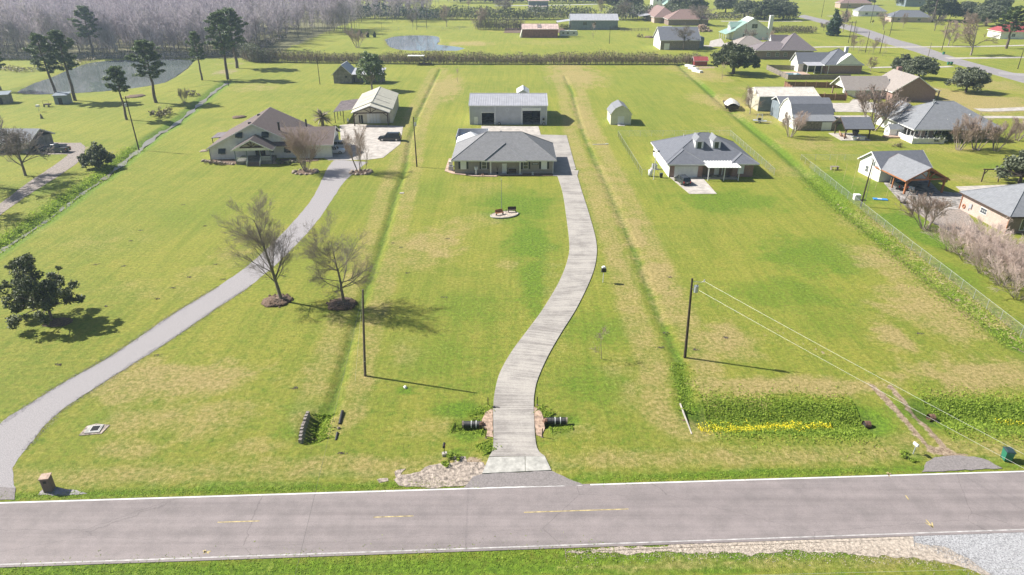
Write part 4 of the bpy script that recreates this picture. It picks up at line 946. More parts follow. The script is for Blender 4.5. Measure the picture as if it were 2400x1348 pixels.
# two small metal sheds behind the barn
h = thing('metal_shed', 'low white metal lean-to directly behind the steel barn', 'shed', (1.2,203.2,0)); part('wall', MB().box(0,6.8,0,4.4,0,4.6), M['metal_gray'], h); mb = MB(); mb.slab([(-.2,-.2,5.5),(7,-.2,5.5),(7,4.6,4.7),(-.2,4.6,4.7)], .1); part('roof', mb, M['metal_white'], h); part('front_upstand', MB().box(0,6.8,.0,.12,4.6,5.5), M['metal_gray'], h)
h = thing('metal_shed', 'small white gabled metal shed standing behind the barn lean-to', 'shed', (1.6,215,0)); gable_walls(h, 0, 3.6, 0, 8, 3.6, 1.0, 'y', 'metal_gray'); gable_roof(h, 0, 3.6, 0, 8, 3.6, 1.0, 'y', 'metal_white', ov=.15, th=.08, ribs=.7); door(h,'f',0,1.8,1.0,2.1,'white')

# ------------------------------------------------------------------ brick hip roof house with dormers (right)
h = thing('brick_house', 'red brick house with blue gray hip roof, two white dormers and white side walls', 'house', (32.9,140.4,0))
part('wall', MB().box(0,17.6,0,16.0,0,2.7), M['brick_red'], h); part('side_wall', MB().box(-.06,-.004,.0,16.0,0,2.7), M['white'], h, label='bright white left side wall')
part('roof_frame', MB().box(0.02,17.55,.02,15.95,2.7,2.8), M['white'], h)
hip_roof(h, 0, 17.8, 0, 16.0, 2.8, 4.2, 'shingle_blue', ov=.7)
kk = 4.2/8.7
def hip_wing(x0, x1, yf, z, yend):
    ax = (x0+x1)/2; hw = (x1-x0)/2; zt = z + kk*hw; mb = MB()
    yb = yend
    mb.add([(x0,yf,z),(x1,yf,z),(x1,.5,z),(x0,.5,z),(x0,yf,z+.17),(x1,yf,z+.17),(ax,yf+hw,zt+.17),(ax,yb,zt+.17),(x0,-.7+.0,z+.17),(x1,-.7,z+.17)],
           [(0,1,5,4),(4,5,6),(4,6,7,8),(5,9,7,6),(0,3,2,1),(3,0,4,8),(1,2,9,5)])
    o = part('wing_roof', mb, M['shingle_blue'], h); part('fascia', MB().box(x0,x1,yf-.035,yf-.004,z-.1,z+.15).box(x0-.035,x0-.004,yf,-.7,z-.1,z+.15), M['white'], o)
    part('ridge_cap', MB().tube([(x0,yf,z+.19),(ax,yf+hw,zt+.19)],.08,4).tube([(x1,yf,z+.19),(ax,yf+hw,zt+.19)],.08,4), M['shingle_lt'], o)
part('garage_wall', MB().box(0,6.9,-1.6,-.004,0,2.72), M['brick_red'], h); hip_wing(-.7, 7.5, -2.2, 2.8, 4.2)
part('bedroom_wall', MB().box(13.2,17.6,-1.2,-.004,0,2.72), M['brick_red'], h); hip_wing(12.6, 18.5, -1.9, 2.82, 2.2)
part('side_wall', MB().box(-.06,-.004,-1.6,-.002,0,2.7), M['white'], h)
garage_door(h, 'f', -1.6, 1.15, 5.75, 2.3, 'cream', 4, 10); part('door_trim', MB().box(1.0,1.14,-1.68,-1.61,0,2.42).box(5.76,5.9,-1.68,-1.61,0,2.42).box(1.14,5.76,-1.68,-1.61,2.31,2.42), M['white'], h)
window(h, 'f', -1.2, 15.0, 1.6, 1.1, 1.7, 'white', 1, 2, pane='metal_white'); door(h, 'f', 0, 10.3, 1.0, 2.1, 'white')
part('entrance_shade_panel', MB().box(7.1,13.0,-.04,-.004,0,2.5), M['brick_dark'], h); part('porch_floor', MB().box(6.95,13.15,-1.6,-.05,0,.1), M['concrete2'], h)  # entrance panel: shade behind the porch put into a darker brick colour
for x in (7.0, 10.0, 13.0):
    pass
for cx_ in (6.95, 10.6):
    y0_, w2 = 3.3, .85; zb = 2.8+kk*(y0_+.7)+.15; zt = zb+1.45; zr = zt+.9
    ye = lambda z_: (z_-2.8-.15)/kk-.7
    mb = MB(); mb.add([(cx_-w2,y0_,zb-.2),(cx_+w2,y0_,zb-.2),(cx_+w2,y0_,zt),(cx_-w2,y0_,zt),(cx_-w2,ye(zt),zt),(cx_+w2,ye(zt),zt)], [(0,1,2,3),(0,3,4),(1,5,2),(2,5,4,3),(0,4,5,1)])
    dm = part('dormer', mb, M['white'], h)
    rf = MB(); o_ = .18
    hz = zt+.02; rf.add([(cx_-w2-o_,y0_-o_,hz),(cx_+w2+o_,y0_-o_,hz),(cx_+w2+o_,ye(hz)+.1,hz),(cx_-w2-o_,ye(hz)+.1,hz),(cx_,y0_+.75,zr),(cx_,ye(zr)+.1,zr)], [(0,1,4),(0,4,5,3),(1,2,5,4),(0,3,2,1)])
    part('dormer_roof', rf, M['shingle_lt'], dm)
    wf = MB(); sbox(wf,'f',y0_,cx_-.42,cx_+.42,.004,.05,zb+.05,zt-.1); part('dormer_window', wf, M['glass'], dm)
vent_pipe(h, 5.2, 10.5, 5.3, 6.3, .06, 'metal_white')
t = thing('patio_cover', 'white flat metal patio cover on white posts in front of the brick house', 'canopy', (40.4,136.2,0))
mb = MB(); mb.slab([(-.2,0,2.75),(6.6,0,2.75),(6.0,5.0,3.15),(-.9,5.0,3.15)], .1); part('roof', mb, M['metal_white'], t)
rb = MB()
for i in range(12): x = -.2+.6*i; rb.slab([(x,0,2.85),(x+.15,0,2.85),(x-.5,5,3.25),(x-.65,5,3.25)], .05)
part('roof_rib', rb, M['metal_white'], t, kind='stuff')
for x, y in ((.05,.25),(3.3,.25),(6.3,.25),(.9,3.9),(3.9,3.9)): post(t, x, y, 2.76, .15, 'white')
t = thing('light_pole', 'tall white pole with floodlights at the left of the brick house', 'pole', (29.4,137.2,0)); part('shaft', MB().tube([(0,0,0),(0,0,5.9)], .08, 8), M['white'], t)
part('crossbar', MB().box(-.7,.7,-.04,.04,5.8,5.9), M['plastic_gray'], t)
for x in (-.5,.5): part('floodlight', MB().box(x-.15,x+.15,-.25,.0,5.9,6.15), M['black'], t)
t = thing('ac_unit', 'gray air conditioner on a slab left of the brick house', 'ac unit', (31.0,145.0,0)); part('body', MB().box(-.5,.5,-.5,.5,.12,1.1), M['plastic_gray'], t); part('fan_grille', MB().tube([(0,0,1.1),(0,0,1.13)], .4, 12), M['black'], t); part('base', MB().box(-.8,.8,-.7,.7,0,.12), M['concrete'], t)
t = thing('propane_tank', 'white upright tank at the foot of the light pole', 'tank', (29.1,139.6,0)); part('vessel', MB().tube([(0,0,.1),(0,0,.3),(0,0,1.3),(0,0,1.5)], [.3,.45,.45,.2], 12), M['white'], t, smooth=True); part('valve', MB().tube([(0,0,1.5),(0,0,1.62)], .08, 6), M['plastic_gray'], t)
t = thing('wheelie_bin', 'dark bin against the front left corner of the brick house', 'bin', (31.2,138.6,0)); part('body', MB().rbox(0,0,.06,.5,.55,.85,0,1.15,1.15), M['black'], t); part('lid', MB().rbox(0,0,.91,.62,.68,.07), M['bin_lid'], t)

# ------------------------------------------------------------------ cream workshop with timber truss and lean-to
h = thing('workshop', 'cream metal workshop with timber truss porch and pale ribbed roof', 'workshop', (-43.6,189.4,0), R(4.5)); W_, D_ = 10.6, 23
gable_walls(h, 0, W_, 0, D_, 3.9, 1.9, 'y', 'cream2'); gable_roof(h, 0, W_, 0, D_, 3.9, 1.95, 'y', 'cream2', ov=.2, th=.08, ribs=1.2, fascia='white')
wall_ribs(h, 'r', W_, .2, D_-.2, .1, 3.8, 'cream2', 1.2); wall_ribs(h, 'f', 0, .2, W_-.2, .1, 3.8, 'cream2', .8)
gable_roof(h, .3, 9.9, -3.4, -.25, 3.75, 1.75, 'y', 'cream2', ov=.35, th=.09, name='porch_roof')
truss(h, .5, 9.7, -3.2, 3.5, 1.6)
for x, s_ in ((.6,1),(9.6,-1)): post(h, x, -3.2, 3.5, .28, 'wood_dark', 0, [s_*1.1])
garage_door(h, 'f', 0, 3.6, 7.2, 2.7, 'metal_white', 4, 4); part('doorway', MB().box(1.4,2.5,-.05,-.004,0,2.3), M['dark'], h); part('door_trim', MB().box(9.6,9.72,-.05,-.004,0,3.8), M['wood_dark'], h)
part('roof_panel_strip', MB().slab([(3.3,y_,5.2),(5.1,y_,5.86),(5.1,y_+.2,5.86),(3.3,y_+.2,5.2)],.02) if False else MB().extrude([(.9,6,4.33),(5.1,6,5.9),(5.1,6,5.94),(.9,6,4.37)],(0,.14,0)).extrude([(.9,12,4.33),(5.1,12,5.9),(5.1,12,5.94),(.9,12,4.37)],(0,.14,0)).extrude([(5.5,5,5.9),(9.7,5,4.33),(9.7,5,4.37),(5.5,5,5.94)],(0,.14,0)).extrude([(5.5,11,5.9),(9.7,11,4.33),(9.7,11,4.37),(5.5,11,5.94)],(0,.14,0)), M['wood_grayd'], h)
t = thing('lean_to', 'open lean-to with brownish corrugated roof on the left of the workshop', 'lean-to', (-48.9,189.8,0), R(4.5))
mb = MB(); mb.slab([(-.2,0,3.2),(5.0,0,3.75),(5.0,15,3.75),(-.2,15,3.2)], .08); part('roof', mb, M['metal_brown'], t)
rb = MB()
for i in range(26): y = .1+i*.58; rb.slab([(-.2,y,3.28),(5,y,3.83),(5,y+.08,3.83),(-.2,y+.08,3.28)], .04)
part('roof_rib', rb, M['metal_brown'], t, kind='stuff'); part('fascia', MB().extrude([(-.2,-.04,3.1),(5.0,-.04,3.65),(5.0,-.04,3.83),(-.2,-.04,3.28)], (0,.035,0)), M['white'], t)
for x, y in ((0,.2),(0,5),(0,10),(0,14.8),(2.4,.2)): post(t, x, y, 3.2, .16, 'wood_dark')
t = thing('folding_chair', 'white chair under the lean-to beside the workshop', 'chair', (-45.6,190.6,0)); part('seat', MB().box(-.25,.25,-.25,.25,.4,.45), M['white'], t); part('backrest', MB().extrude([(-.25,.2,.45),(.25,.2,.45),(.25,.5,1.1),(-.25,.5,1.1)],(0,.04,0)), M['white'], t)
for x in (-.22,.22): part('leg', MB().box(x-.02,x+.02,-.22,.22,0,.4), M['white'], t)

# ------------------------------------------------------------------ pale yellow gambrel shed
def gambrel(name, label, cat, x, y, W_, D_, hw, r1, r2, kx, wm, rm, axis='y', rz=0, fascia='white'):
    h = thing(name, label, cat, (x,y,0), rz)
    def T(a, b, z): return (a, b, z) if axis == 'y' else (b, a, z)
    prof = [(0,hw),(W_*kx,hw+r1),(W_/2,hw+r1+r2),(W_*(1-kx),hw+r1),(W_,hw)]
    mb = MB(); mb.extrude([T(0,0,0),T(W_,0,0)]+[T(a,0,z) for a, z in reversed(prof)], T(0,D_,0)); part('wall', mb, M[wm], h)
    rf = MB(); tr = MB(); pr = [(prof[0][0]-.18,prof[0][1]-.25)]+prof[1:4]+[(prof[4][0]+.18,prof[4][1]-.25)]
    for (a, z), (b, w) in zip(pr[:-1], pr[1:]):
        d = Vector((b-a, w-z)).normalized(); n = Vector((-d.y, d.x))*.1
        rf.extrude([T(a,-.2,z+.02),T(b,-.2,w+.02),T(b+n.x,-.2,w+.02+n.y),T(a+n.x,-.2,z+.02+n.y)], T(0,D_+.4,0))
        tr.extrude([T(a,-.24,z-.1),T(b,-.24,w-.1),T(b+n.x,-.24,w+.03+n.y),T(a+n.x,-.24,z+.03+n.y)], T(0,.035,0))
    o = part('roof', rf, M[rm], h); part('fascia', tr, M[fascia], o); return h
h = gambrel('garden_shed', 'pale yellow gambrel roofed garden shed alone on the lawn', 'shed', 27.0, 188.0, 5.6, 7.6, 2.9, 1.45, .85, .2, 'yellowish', 'shingle_lt', fascia='yellowish')
for u in (2.35, 3.25): door(h, 'f', 0, u, .86, 2.1, 'metal_white', .2, False)
part('ramp', MB().extrude([(1.9,-.02,.18),(3.8,-.02,.18),(3.8,-1.5,.0),(1.9,-1.5,.0)], (0,0,.06)), M['concrete'], h)

# ------------------------------------------------------------------ weathered barn with metal roof behind the tree
h = thing('old_barn', 'weathered gray barn with pale metal roof half hidden behind the tall tree', 'barn', (-64.5,254.8,0), R(0))
gable_walls(h, 0, 6.6, 0, 9, 3.4, 3.0, 'y', 'wood_grayd'); gable_roof(h, 0, 6.6, 0, 9, 3.4, 3.0, 'y', 'metal_roof', ov=.5, th=.08, ribs=.8)
part('hayloft_window', MB().box(4.2,5.0,-.04,-.004,2.0,2.7), M['dark'], h)
mb = MB(); mb.slab([(6.9,-1.5,3.3),(18,-1.5,3.3),(18.4,6,4.6),(6.9,6,4.6)], .08); part('side_roof', mb, M['metal_roof'], h); part('side_wall', MB().box(7,17.6,3,5.8,0,3.9), M['wood_grayd'], h)
for x in (10, 13.5, 17.4): post(h, x, -1.2, 3.3, .2, 'wood_gray')

# ------------------------------------------------------------------ sheds by the big pond
def plank_shed(label, x, y, w, d_, hh, m, rm, rz=0):
    h = thing('pond_shed', label, 'shed', (x,y,0), rz); part('wall', MB().box(0,w,0,d_,0,hh), M[m], h); mb = MB(); mb.slab([(-.3,-.3,hh+.05),(w+.3,-.3,hh+.05),(w+.3,d_+.3,hh+.5),(-.3,d_+.3,hh+.5)], .1); part('roof', mb, M[rm], h)
    part('door', MB().box(w*.3,w*.6,-.05,-.004,0,2), M['dark'], h); return h
plank_shed('gray flat roofed shed at the left picture edge beside the pond', -161.5, 216, 4.5, 4, 2.7, 'wood_grayd', 'metal_slate', R(20)); plank_shed('slate blue shed under the pines at the pond bank', -142.2, 216, 3.8, 3.4, 2.6, 'metal_slate', 'metal_slate', R(10))
t = thing('junk_cart', 'dark wheeled cart parked in front of the slate blue pond shed', 'cart', (-142.5,212.8,0)); part('bed', MB().box(-.9,.9,-.6,.6,.6,.9), M['wood_dark'], t); part('frame', MB().tube([(-.9,-.6,.9),(-.9,-.6,1.9),(.9,-.6,1.9),(.9,-.6,.9)], .05, 5), M['wood_dark'], t)
for x in (-.7,.7): part('wheel', tyre_mb(.35,.2,'x',(x,-.65,.35)), M['rubber'], t)
h = thing('neighbour_house', 'gray roofed house at the left picture edge behind bare trees', 'house', (-133,158,0)); part('wall', MB().box(0,20,0,9,0,2.7), M['wood_grayd'], h); gable_roof(h, 0, 20, 0, 9, 2.7, 2.0, 'x', 'shingle_lt', ov=.6)
window(h,'f',0,16,1.5,1.2,1.1); window(h,'f',0,9,1.5,1.2,1.1)
# ------------------------------------------------------------------ neighbours on the right
h = thing('gray_l_house', 'large gray roofed house with screened porch and white railing', 'house', (100.0,169.4,0))
part('wall', MB().box(3.2,21.5,2.4,16.6,0,2.9), M['brick_pink'], h); part('side_wall', MB().box(.3,3.2,10,21,0,2.9), M['white'], h)
hip_roof(h, 0, 21.5, 0, 17, 2.95, 5.2, 'shingle_lt', ov=.55); hip_roof(h, .2, 9.0, 9, 22, 2.97, 3.6, 'shingle_lt', ov=.55, axis='y')
part('porch_floor', MB().box(.1,9,.1,2.3,.05,.55).box(.1,3.1,2.3,10,.05,.55), M['white'], h)
for x in (.25,1.9,3.6,5.3,7.0,8.8): post(h, x, .3, 2.95, .14, 'white', .5)
for y in (2,3.7,5.4,7.1,8.8): post(h, .3, y, 2.95, .14, 'white', .5)
part('screen_wall', MB().box(3.3,9,2.3,2.35,.5,2.8), M['brick_pink'], h)
for x in (4.6,6.6): window(h,'f',2.3,x,1.7,.9,1.5,'white',1,2)
for y in (4.2,7.4): window(h,'l',3.2,y,1.7,1.2,1.5,'white',2,2)
for x in (12.5,16.5,19.6): window(h,'f',2.4,x,1.6,1.3,1.2,'white',2,2)
vent_pipe(h, 7.6, 8.0, 6.2, 8.6, .16, 'galv', 'flue_pipe', True); vent_pipe(h, 12, 12, 6.0, 7.6, .05, 'white'); vent_pipe(h, 9, 2.6, 4.4, 5.0, .08, 'white'); vent_pipe(h, 15.2, 4.0, 5.2, 6.0, .12, 'white')
t = thing('porch_railing', 'white low railing wall around the porch of the large gray roofed house', 'railing', (100.0,169.4,0)); part('panel', MB().box(-1.3,-1.2,-2.2,8,0,1.35), M['white'], t, label='bright white left side'); part('panel', MB().box(-1.3,6.5,-2.3,-2.2,0,1.35), M['white'], t)
for i in range(7): part('post', MB().box(-1.35+i*1.3,-1.2+i*1.3,-2.36,-2.21,0,1.5), M['white'], t)
h = thing('playhouse', 'tiny pale blue playhouse beside the large gray roofed house', 'playhouse', (96.6,174.4,0)); gable_walls(h,0,3.2,0,2.6,2.0,.9,'x','metal_white'); gable_roof(h,0,3.2,0,2.6,2.0,.9,'x','shingle_lt',ov=.2,th=.08); window(h,'f',0,2.2,1.2,.6,.6); window(h,'l',0,1.3,1.2,.6,.6); part('deck', MB().box(-1.6,3.2,-1.8,-.01,0,.4), M['paver'], h)
h = thing('garage', 'white sided garage with gray roof and a timber framed carport', 'garage', (75.2,135.5,0), R(6)); gable_walls(h, 0, 10.4, 0, 7.5, 3.0, 2.3, 'x', 'white'); gable_roof(h, 0, 10.4, 0, 7.5, 3.0, 2.3, 'x', 'shingle_blue', ov=.45)
window(h,'l',0,4.6,1.5,.9,1.2); part('vent', MB().box(-.04,-.004,3.4,4.1,3.6,4.2), M['plastic_gray'], h); part('inner_door', MB().box(4,8,-.05,-.004,0,2.5), M['plastic_gray'], h)
mb = MB(); gable_roof(h, .2, 8.4, -8.0, 1.5, 2.95, 2.25, 'y', 'shingle_lt', ov=.45, name='carport_roof', fascia='wood_orange')
truss(h, .3, 8.3, -8.1, 2.9, 2.0, 'wood_orange'); 
for x, s_ in ((.4,1),(8.2,-1)): post(h, x, -7.9, 2.95, .32, 'wood_orange', 0, [s_*.9]); post(h, x, -4.0, 2.95, .22, 'wood_orange')
part('beam', MB().box(.3,.55,-7.9,-.1,2.75,2.95).box(8.05,8.3,-7.9,-.1,2.75,2.95), M['wood_orange'], h)
h = thing('pink_brick_house', 'pink brick house with gray hip roof at the right picture edge', 'house', (82.6,106.8,0), R(2)); part('wall', MB().box(0,18,0,12.4,0,2.9), M['brick_pink'], h); part('front_wall', MB().box(0.02,18,-.05,-.004,0,2.85), M['brick_dark'], h)
hip_roof(h, 0, 18, 0, 12.4, 2.95, 3.6, 'shingle_lt', ov=.5, fascia='wood_dark')
window(h,'f',-.05,3.5,1.5,2.6,1.8,'white',4,1); window(h,'l',0,6.2,1.75,1.5,.9,'white',3,2)
part('downspout', MB().box(-.14,-.02,-.1,.02,0,2.9).box(-.14,-.02,12.2,12.32,0,2.9), M['wood_orange'], h); part('meter_box', MB().box(-.2,-.01,9.2,9.7,1.1,1.9).box(-.12,-.01,9.8,10.0,.6,1.8), M['plastic_gray'], h)
part('hose_reel', tyre_mb(.4,.12,'x',(-.1,11.2,.9),12), M['terra'], h)
h = gambrel('gambrel_garage', 'white gambrel garage with dark blue gray roof and lean-to', 'garage', 75.2, 184.6, 9.4, 10.8, 3.6, 2.2, 1.2, .22, 'white', 'shingle_blue', 'x')
mb = MB(); mb.slab([(-.2,-3.6,2.4),(10.6,-3.6,2.4),(10.6,.2,3.5),(-.2,.2,3.5)], .12); part('lean_to_roof', mb, M['shingle_lt'], h); part('lean_to_wall', MB().box(0,.12,-3.4,-.02,0,2.55), M['white'], h); part('lean_to_front', MB().box(.12,10.4,-3.4,-3.3,0,2.4), M['wood_gray'], h); garage_door(h,'f',-3.4,6.8,9.4,2.2,'metal_white',3,3)
window(h,'l',0,4.7,2.6,.7,.9); 
h2 = thing('dark_barn', 'tall slate sided barn joined behind the white gambrel garage', 'barn', (78.2,194.6,0)); part('wall', MB().box(-2.8,9.2,.4,7,0,4.4), M['metal_slate'], h2); mb = MB(); gable_roof(h2, -2.8, 9.2, .4, 7, 4.4, 1.3, 'x', 'shingle_blue', ov=.2)
h = thing('metal_barn', 'long metal building with striped pale ribbed roof behind the dark barn', 'barn', (73.2,206,0)); gable_walls(h, 0, 17.5, 0, 11, 4.3, 1.7, 'x', 'cream2'); gable_roof(h, 0, 17.5, 0, 11, 4.3, 1.7, 'x', 'metal_tan', ov=.15, th=.08, ribs=.55); part('front_wall', MB().box(.05,17.4,-.05,-.004,0,4.25), M['metal_slate'], h)
wall_ribs(h, 'l', 0, .2, 10.8, .1, 4.2, 'cream2', .7)
t = thing('covered_boat', 'boat under a pale domed tarpaulin beside the long metal building', 'boat', (67.6,210.5,.0), R(-10)); mb = MB()
for i in range(7):
    pass
prof = []
nx, ny = 9, 7; vs = []
for i in range(nx):
    u = i/(nx-1); wv = 2.3*math.sin(math.pi*min(1,.18+u*.82))**.6
    for j in range(ny): v = j/(ny-1)*2-1; vs.append((-1.0+ v*wv, -4.5+9*u, 1.5+1.2*(1-v*v)*(.6+.4*math.sin(math.pi*u))))
fs = [(i*ny+j, i*ny+j+1, (i+1)*ny+j+1, (i+1)*ny+j) for i in range(nx-1) for j in range(ny-1)]
part('tarpaulin', MB().add(vs, fs), M['metal_tan'], t); part('hull', MB().extrude([(-2.8,-3.8,.5),(.6,-3.8,.5),(1.0,-4.0,1.5),(-3.2,-4.0,1.5)], (0,8,0)), M['wood_dark'], t)
for y in (-1.5,1.5):
    for x in (-2.6,.4): part('wheel', tyre_mb(.36,.22,'x',(x,y,.36)), M['rubber'], t)
h = thing('pavilion', 'open timber pavilion with gray shingle roof over patio furniture', 'pavilion', (83.6,171.2,0)); gable_roof(h, .2, 6.6, 0, 6.4, 3.0, 1.9, 'x', 'shingle_blue', ov=.55, fascia='wood_dark')
for x, y, s_ in ((.4,.3,1),(6.4,.3,-1),(.4,6.1,1),(6.4,6.1,-1)): post(h, x, y, 3.0, .24, 'wood_dark', 0, [s_*.8])
part('slab', MB().box(-.9,6.6,-1.0,6.8,0,.12), M['concrete'], h); part('beam', MB().box(.2,6.6,.2,.4,2.8,3.0).box(.2,6.6,6.0,6.2,2.8,3.0), M['wood_dark'], h)
t = thing('grill_counter', 'dark round fireplace counter under the open pavilion', 'grill', (88.0,174.6,.12)); part('bowl', MB().tube([(0,0,0),(0,0,.9),(0,0,1.3)], [.5,.7,.9], 10), M['black'], t); part('hood', MB().tube([(0,0,1.3),(0,0,1.9)], [.9,.3], 10), M['black'], t)
for i, (x, y) in enumerate(((84.6,172.6),(84.4,174.2),(84.9,175.8))):
    t = thing('patio_chair', 'red brown slatted patio chair, %s along the left side of the pavilion' % ('nearest','middle','farthest')[i], 'chair', (x,y,.12), R(90)); part('seat', MB().box(-.3,.3,-.3,.3,.35,.42), M['wood_redlight'], t); part('backrest', MB().extrude([(-.3,.26,.4),(.3,.26,.4),(.3,.45,1.05),(-.3,.45,1.05)],(0,.05,0)), M['wood_redlight'], t)
    for s_ in (-.27,.27): part('leg', MB().box(s_-.03,s_+.03,-.3,.3,0,.35), M['wood_redlight'], t)
for i, x in enumerate((86.2,88.2)):
    t = thing('patio_table', 'pale covered patio table, %s of the two at the pavilion front' % ('left','right')[i], 'table', (x,171.0,.12)); part('tabletop', MB().rbox(0,0,.68,1.7,1.2,.06), M['metal_white'], t); part('pedestal', MB().rbox(0,0,0,1.0,.7,.68), M['metal_white'], t)
h = thing('tan_brick_house', 'red brick house with tan gray gabled roof and covered carport', 'house', (112.5,221,0)); gable_walls(h, 8, 21.5, 0, 15, 3.2, 4.4, 'y', 'brick_red'); gable_roof(h, 8, 21.5, 0, 15, 3.2, 4.4, 'y', 'shingle_tan', ov=.5)
gable_walls(h, -.5, 8, 7, 16, 3.0, 2.8, 'x', 'white'); gable_roof(h, -5, 9.5, 4.5, 15, 3.05, 3.2, 'x', 'shingle_tan', ov=.5); part('gable', MB().extrude([(-4.7,4.7,3.1),(-4.7,14.8,3.1),(-4.7,9.75,6.2)], (.15,0,0)), M['white'], h)
for x, y in ((-4.6,4.9),(-4.6,14.6),(0,4.9),(5,4.9)): post(h, x, y, 3.05, .35, 'brick_red')
part('chimney', MB().box(15.2,16.6,13.6,14.8,0,8.6), M['brick_red'], h)
mb = MB(); mb.slab([(21.5,3,3.4),(25,3,2.7),(25,12,2.7),(21.5,12,3.4)], .12); part('side_roof', mb, M['metal_white'], h); post(h, 24.6, 3.4, 2.7, .3, 'brick_dark'); post(h, 24.6, 11.4, 2.7, .3, 'brick_dark'); vent_pipe(h, 12.5, 6, 7.0, 8.0, .06, 'white')
h = thing('pool_house', 'white and brick house with dark gray roof and covered pool patio', 'house', (113.8,277.4,0)); gable_walls(h, 0, 9, 5, 13, 3.4, 3.4, 'x', 'white'); gable_roof(h, 0, 14, 5, 13, 3.4, 3.4, 'x', 'shingle_blue', ov=.5)
part('wall', MB().box(9,23,0,14,0,3.2), M['brick_red'], h); hip_roof(h, 8.5, 23, 0, 15, 3.2, 5.2, 'shingle_blue', ov=.5, axis='x')
part('gable', MB().extrude([(12.4,-.35,3.4),(22.8,-.35,3.4),(17.6,-.35,7.4)], (0,3.2,0)), M['metal_white'], h)
mb = MB(); mb.slab([(1.5,-.5,3.0),(10,-.5,3.0),(10,5,3.6),(1.5,5,3.6)], .12); part('patio_roof', mb, M['metal_roof'], h)
for x in (1.7,4.5,7.2,9.8): post(h, x, -.3, 3.0, .2, 'white')
part('chimney', MB().box(20.6,21.8,11.8,13,0,8.6), M['white'], h); part('glazing', MB().box(2,9,4.8,4.98,.2,2.8), M['glass'], h)
t = thing('swimming_pool', 'small blue swimming pool behind the gray wood fence', 'pool', (106.5,274,0)); part('coping', MB().box(-1,9.5,-2.5,8,0,.1), M['paver'], t); part('water', MB().box(0.2,6,-1.4,4.4,.1,.112), M['pool'], t)
h = thing('brown_roof_house', 'brown brick house with many gabled dark brown roof and white dormer', 'house', (108.5,318.5,0)); part('wall', MB().box(0,25.5,0,13,0,3.6), M['brick_dark'], h); hip_roof(h, 0, 17, 0, 12, 3.65, 3.2, 'shingle_dkbrown', ov=.6); hip_roof(h, 11, 26, 0, 15, 3.67, 6.6, 'shingle_dkbrown', ov=.6); gable_walls(h, 9.5, 16, 9.6, 12.8, 6.9, 2.2, 'x', 'white'); gable_roof(h, 9.5, 17, 9.5, 13, 6.9, 2.2, 'x', 'shingle_dkbrown', ov=.3); hip_roof(h, -6, 10, 12, 26, 3.6, 4.2, 'shingle_tan', ov=.6); part('rear_wall', MB().box(-6,10,13.1,26,0,3.6), M['brick_dark'], h)
for x in (5.6,9.6,13.2): window(h,'f',0,x,2.0,1.3,1.4)
for x in (20,21.6,23.2): window(h,'f',0,x,2.0,1.2,1.4)
h = thing('green_roof_house', 'pale two storey farmhouse with green metal roof and chimney', 'house', (118,390,0), R(0)); gable_walls(h, 3, 23, 6, 18, 4.8, 6.4, 'y', 'metal_white'); gable_roof(h, 3, 23, 6, 18, 4.8, 6.2, 'y', 'metal_green', ov=.5)
mb = MB(); mb.slab([(-2,3.5,3.0),(3.6,3.5,5.2),(3.6,18,5.2),(-2,18,3.0)], .1); part('porch_roof', mb, M['metal_green'], h)
for y in (4,8,12,16): post(h, -1.6, y, 3.0, .25, 'white')
gable_walls(h, 2, 7.5, 9.5, 14.5, 6.4, 2.2, 'x', 'white'); gable_roof(h, 2, 9.5, 9.5, 14.5, 6.4, 2.2, 'x', 'metal_green', ov=.3); part('chimney', MB().box(21.5,23.4,5,6.8,0,12.5), M['white'], h); window(h,'f',6,14,7.0,3,2.2); window(h,'l',2,12,7.4,1.4,1.6); window(h,'f',6,9,2.2,1.6,1.6)
h = thing('white_gable_house', 'white gable ended house with slate roof behind a big bare tree', 'house', (72.6,352,0)); gable_walls(h, 0, 19, 0, 18, 4.6, 5.2, 'x', 'white'); gable_roof(h, 0, 19, 0, 18, 4.6, 5.2, 'x', 'shingle_blue', ov=.5); part('front_wall', MB().box(.1,19,-.05,-.004,0,4.5), M['wood_gray'], h); garage_door(h,'f',-.05,1.8,4.4,3.0,'metal_white',4,2); part('side_wing', MB().box(19.1,23,7,15,0,5), M['metal_slate'], h)
mb = MB(); mb.slab([(5,19,7.5),(10,19,7.5),(10,24,8.6),(5,24,8.6)], .2); part('rear_roof', mb, M['metal_roof'], h)
h = thing('red_brown_house', 'long brick house with reddish hip roofs and a lean-to at its left', 'house', (103,480,0)); part('wall', MB().box(0,26,0,16,0,3.6), M['brick_dark'], h); hip_roof(h, 0, 26, 0, 18, 3.6, 5.6, 'shingle_red', ov=.8); part('rear_wall', MB().box(-6,9,18.2,58,0,3.6), M['brick_pink'], h); hip_roof(h, -6, 9, 16, 58, 3.62, 5.8, 'shingle_red', ov=.8, axis='y'); mb = MB(); mb.slab([(-14,30,3.2),(-6.5,30,4.2),(-6.5,52,4.2),(-14,52,3.2)], .15); part('side_roof', mb, M['metal_roof'], h)
for y in (31,41,51): post(h, -13.6, y, 3.2, .3, 'wood_dark')
h = thing('red_barn', 'rust red barn with faded pink patched metal roof in the far field', 'barn', (5.7,406,0)); gable_walls(h, 0, 20, 0, 12, 4.6, 2.2, 'x', 'metal_red'); gable_roof(h, 0, 20, 0, 12, 4.6, 2.2, 'x', 'metal_pink', ov=.3, th=.08, ribs=1.4); part('roof_patch', MB().slab([(8.5,1.2,5.25),(10.8,1.2,5.25),(10.8,5.2,6.62),(8.5,5.2,6.62)],.05), M['metal_brown'], h)
part('side_wall', MB().extrude([(-1.2,0,0),(-.01,0,0),(-.01,0,4.2)], (0,12,0)), M['metal_tan'], h); wall_ribs(h, 'f', 0, .2, 19.8, .1, 4.5, 'metal_red', 1.2)
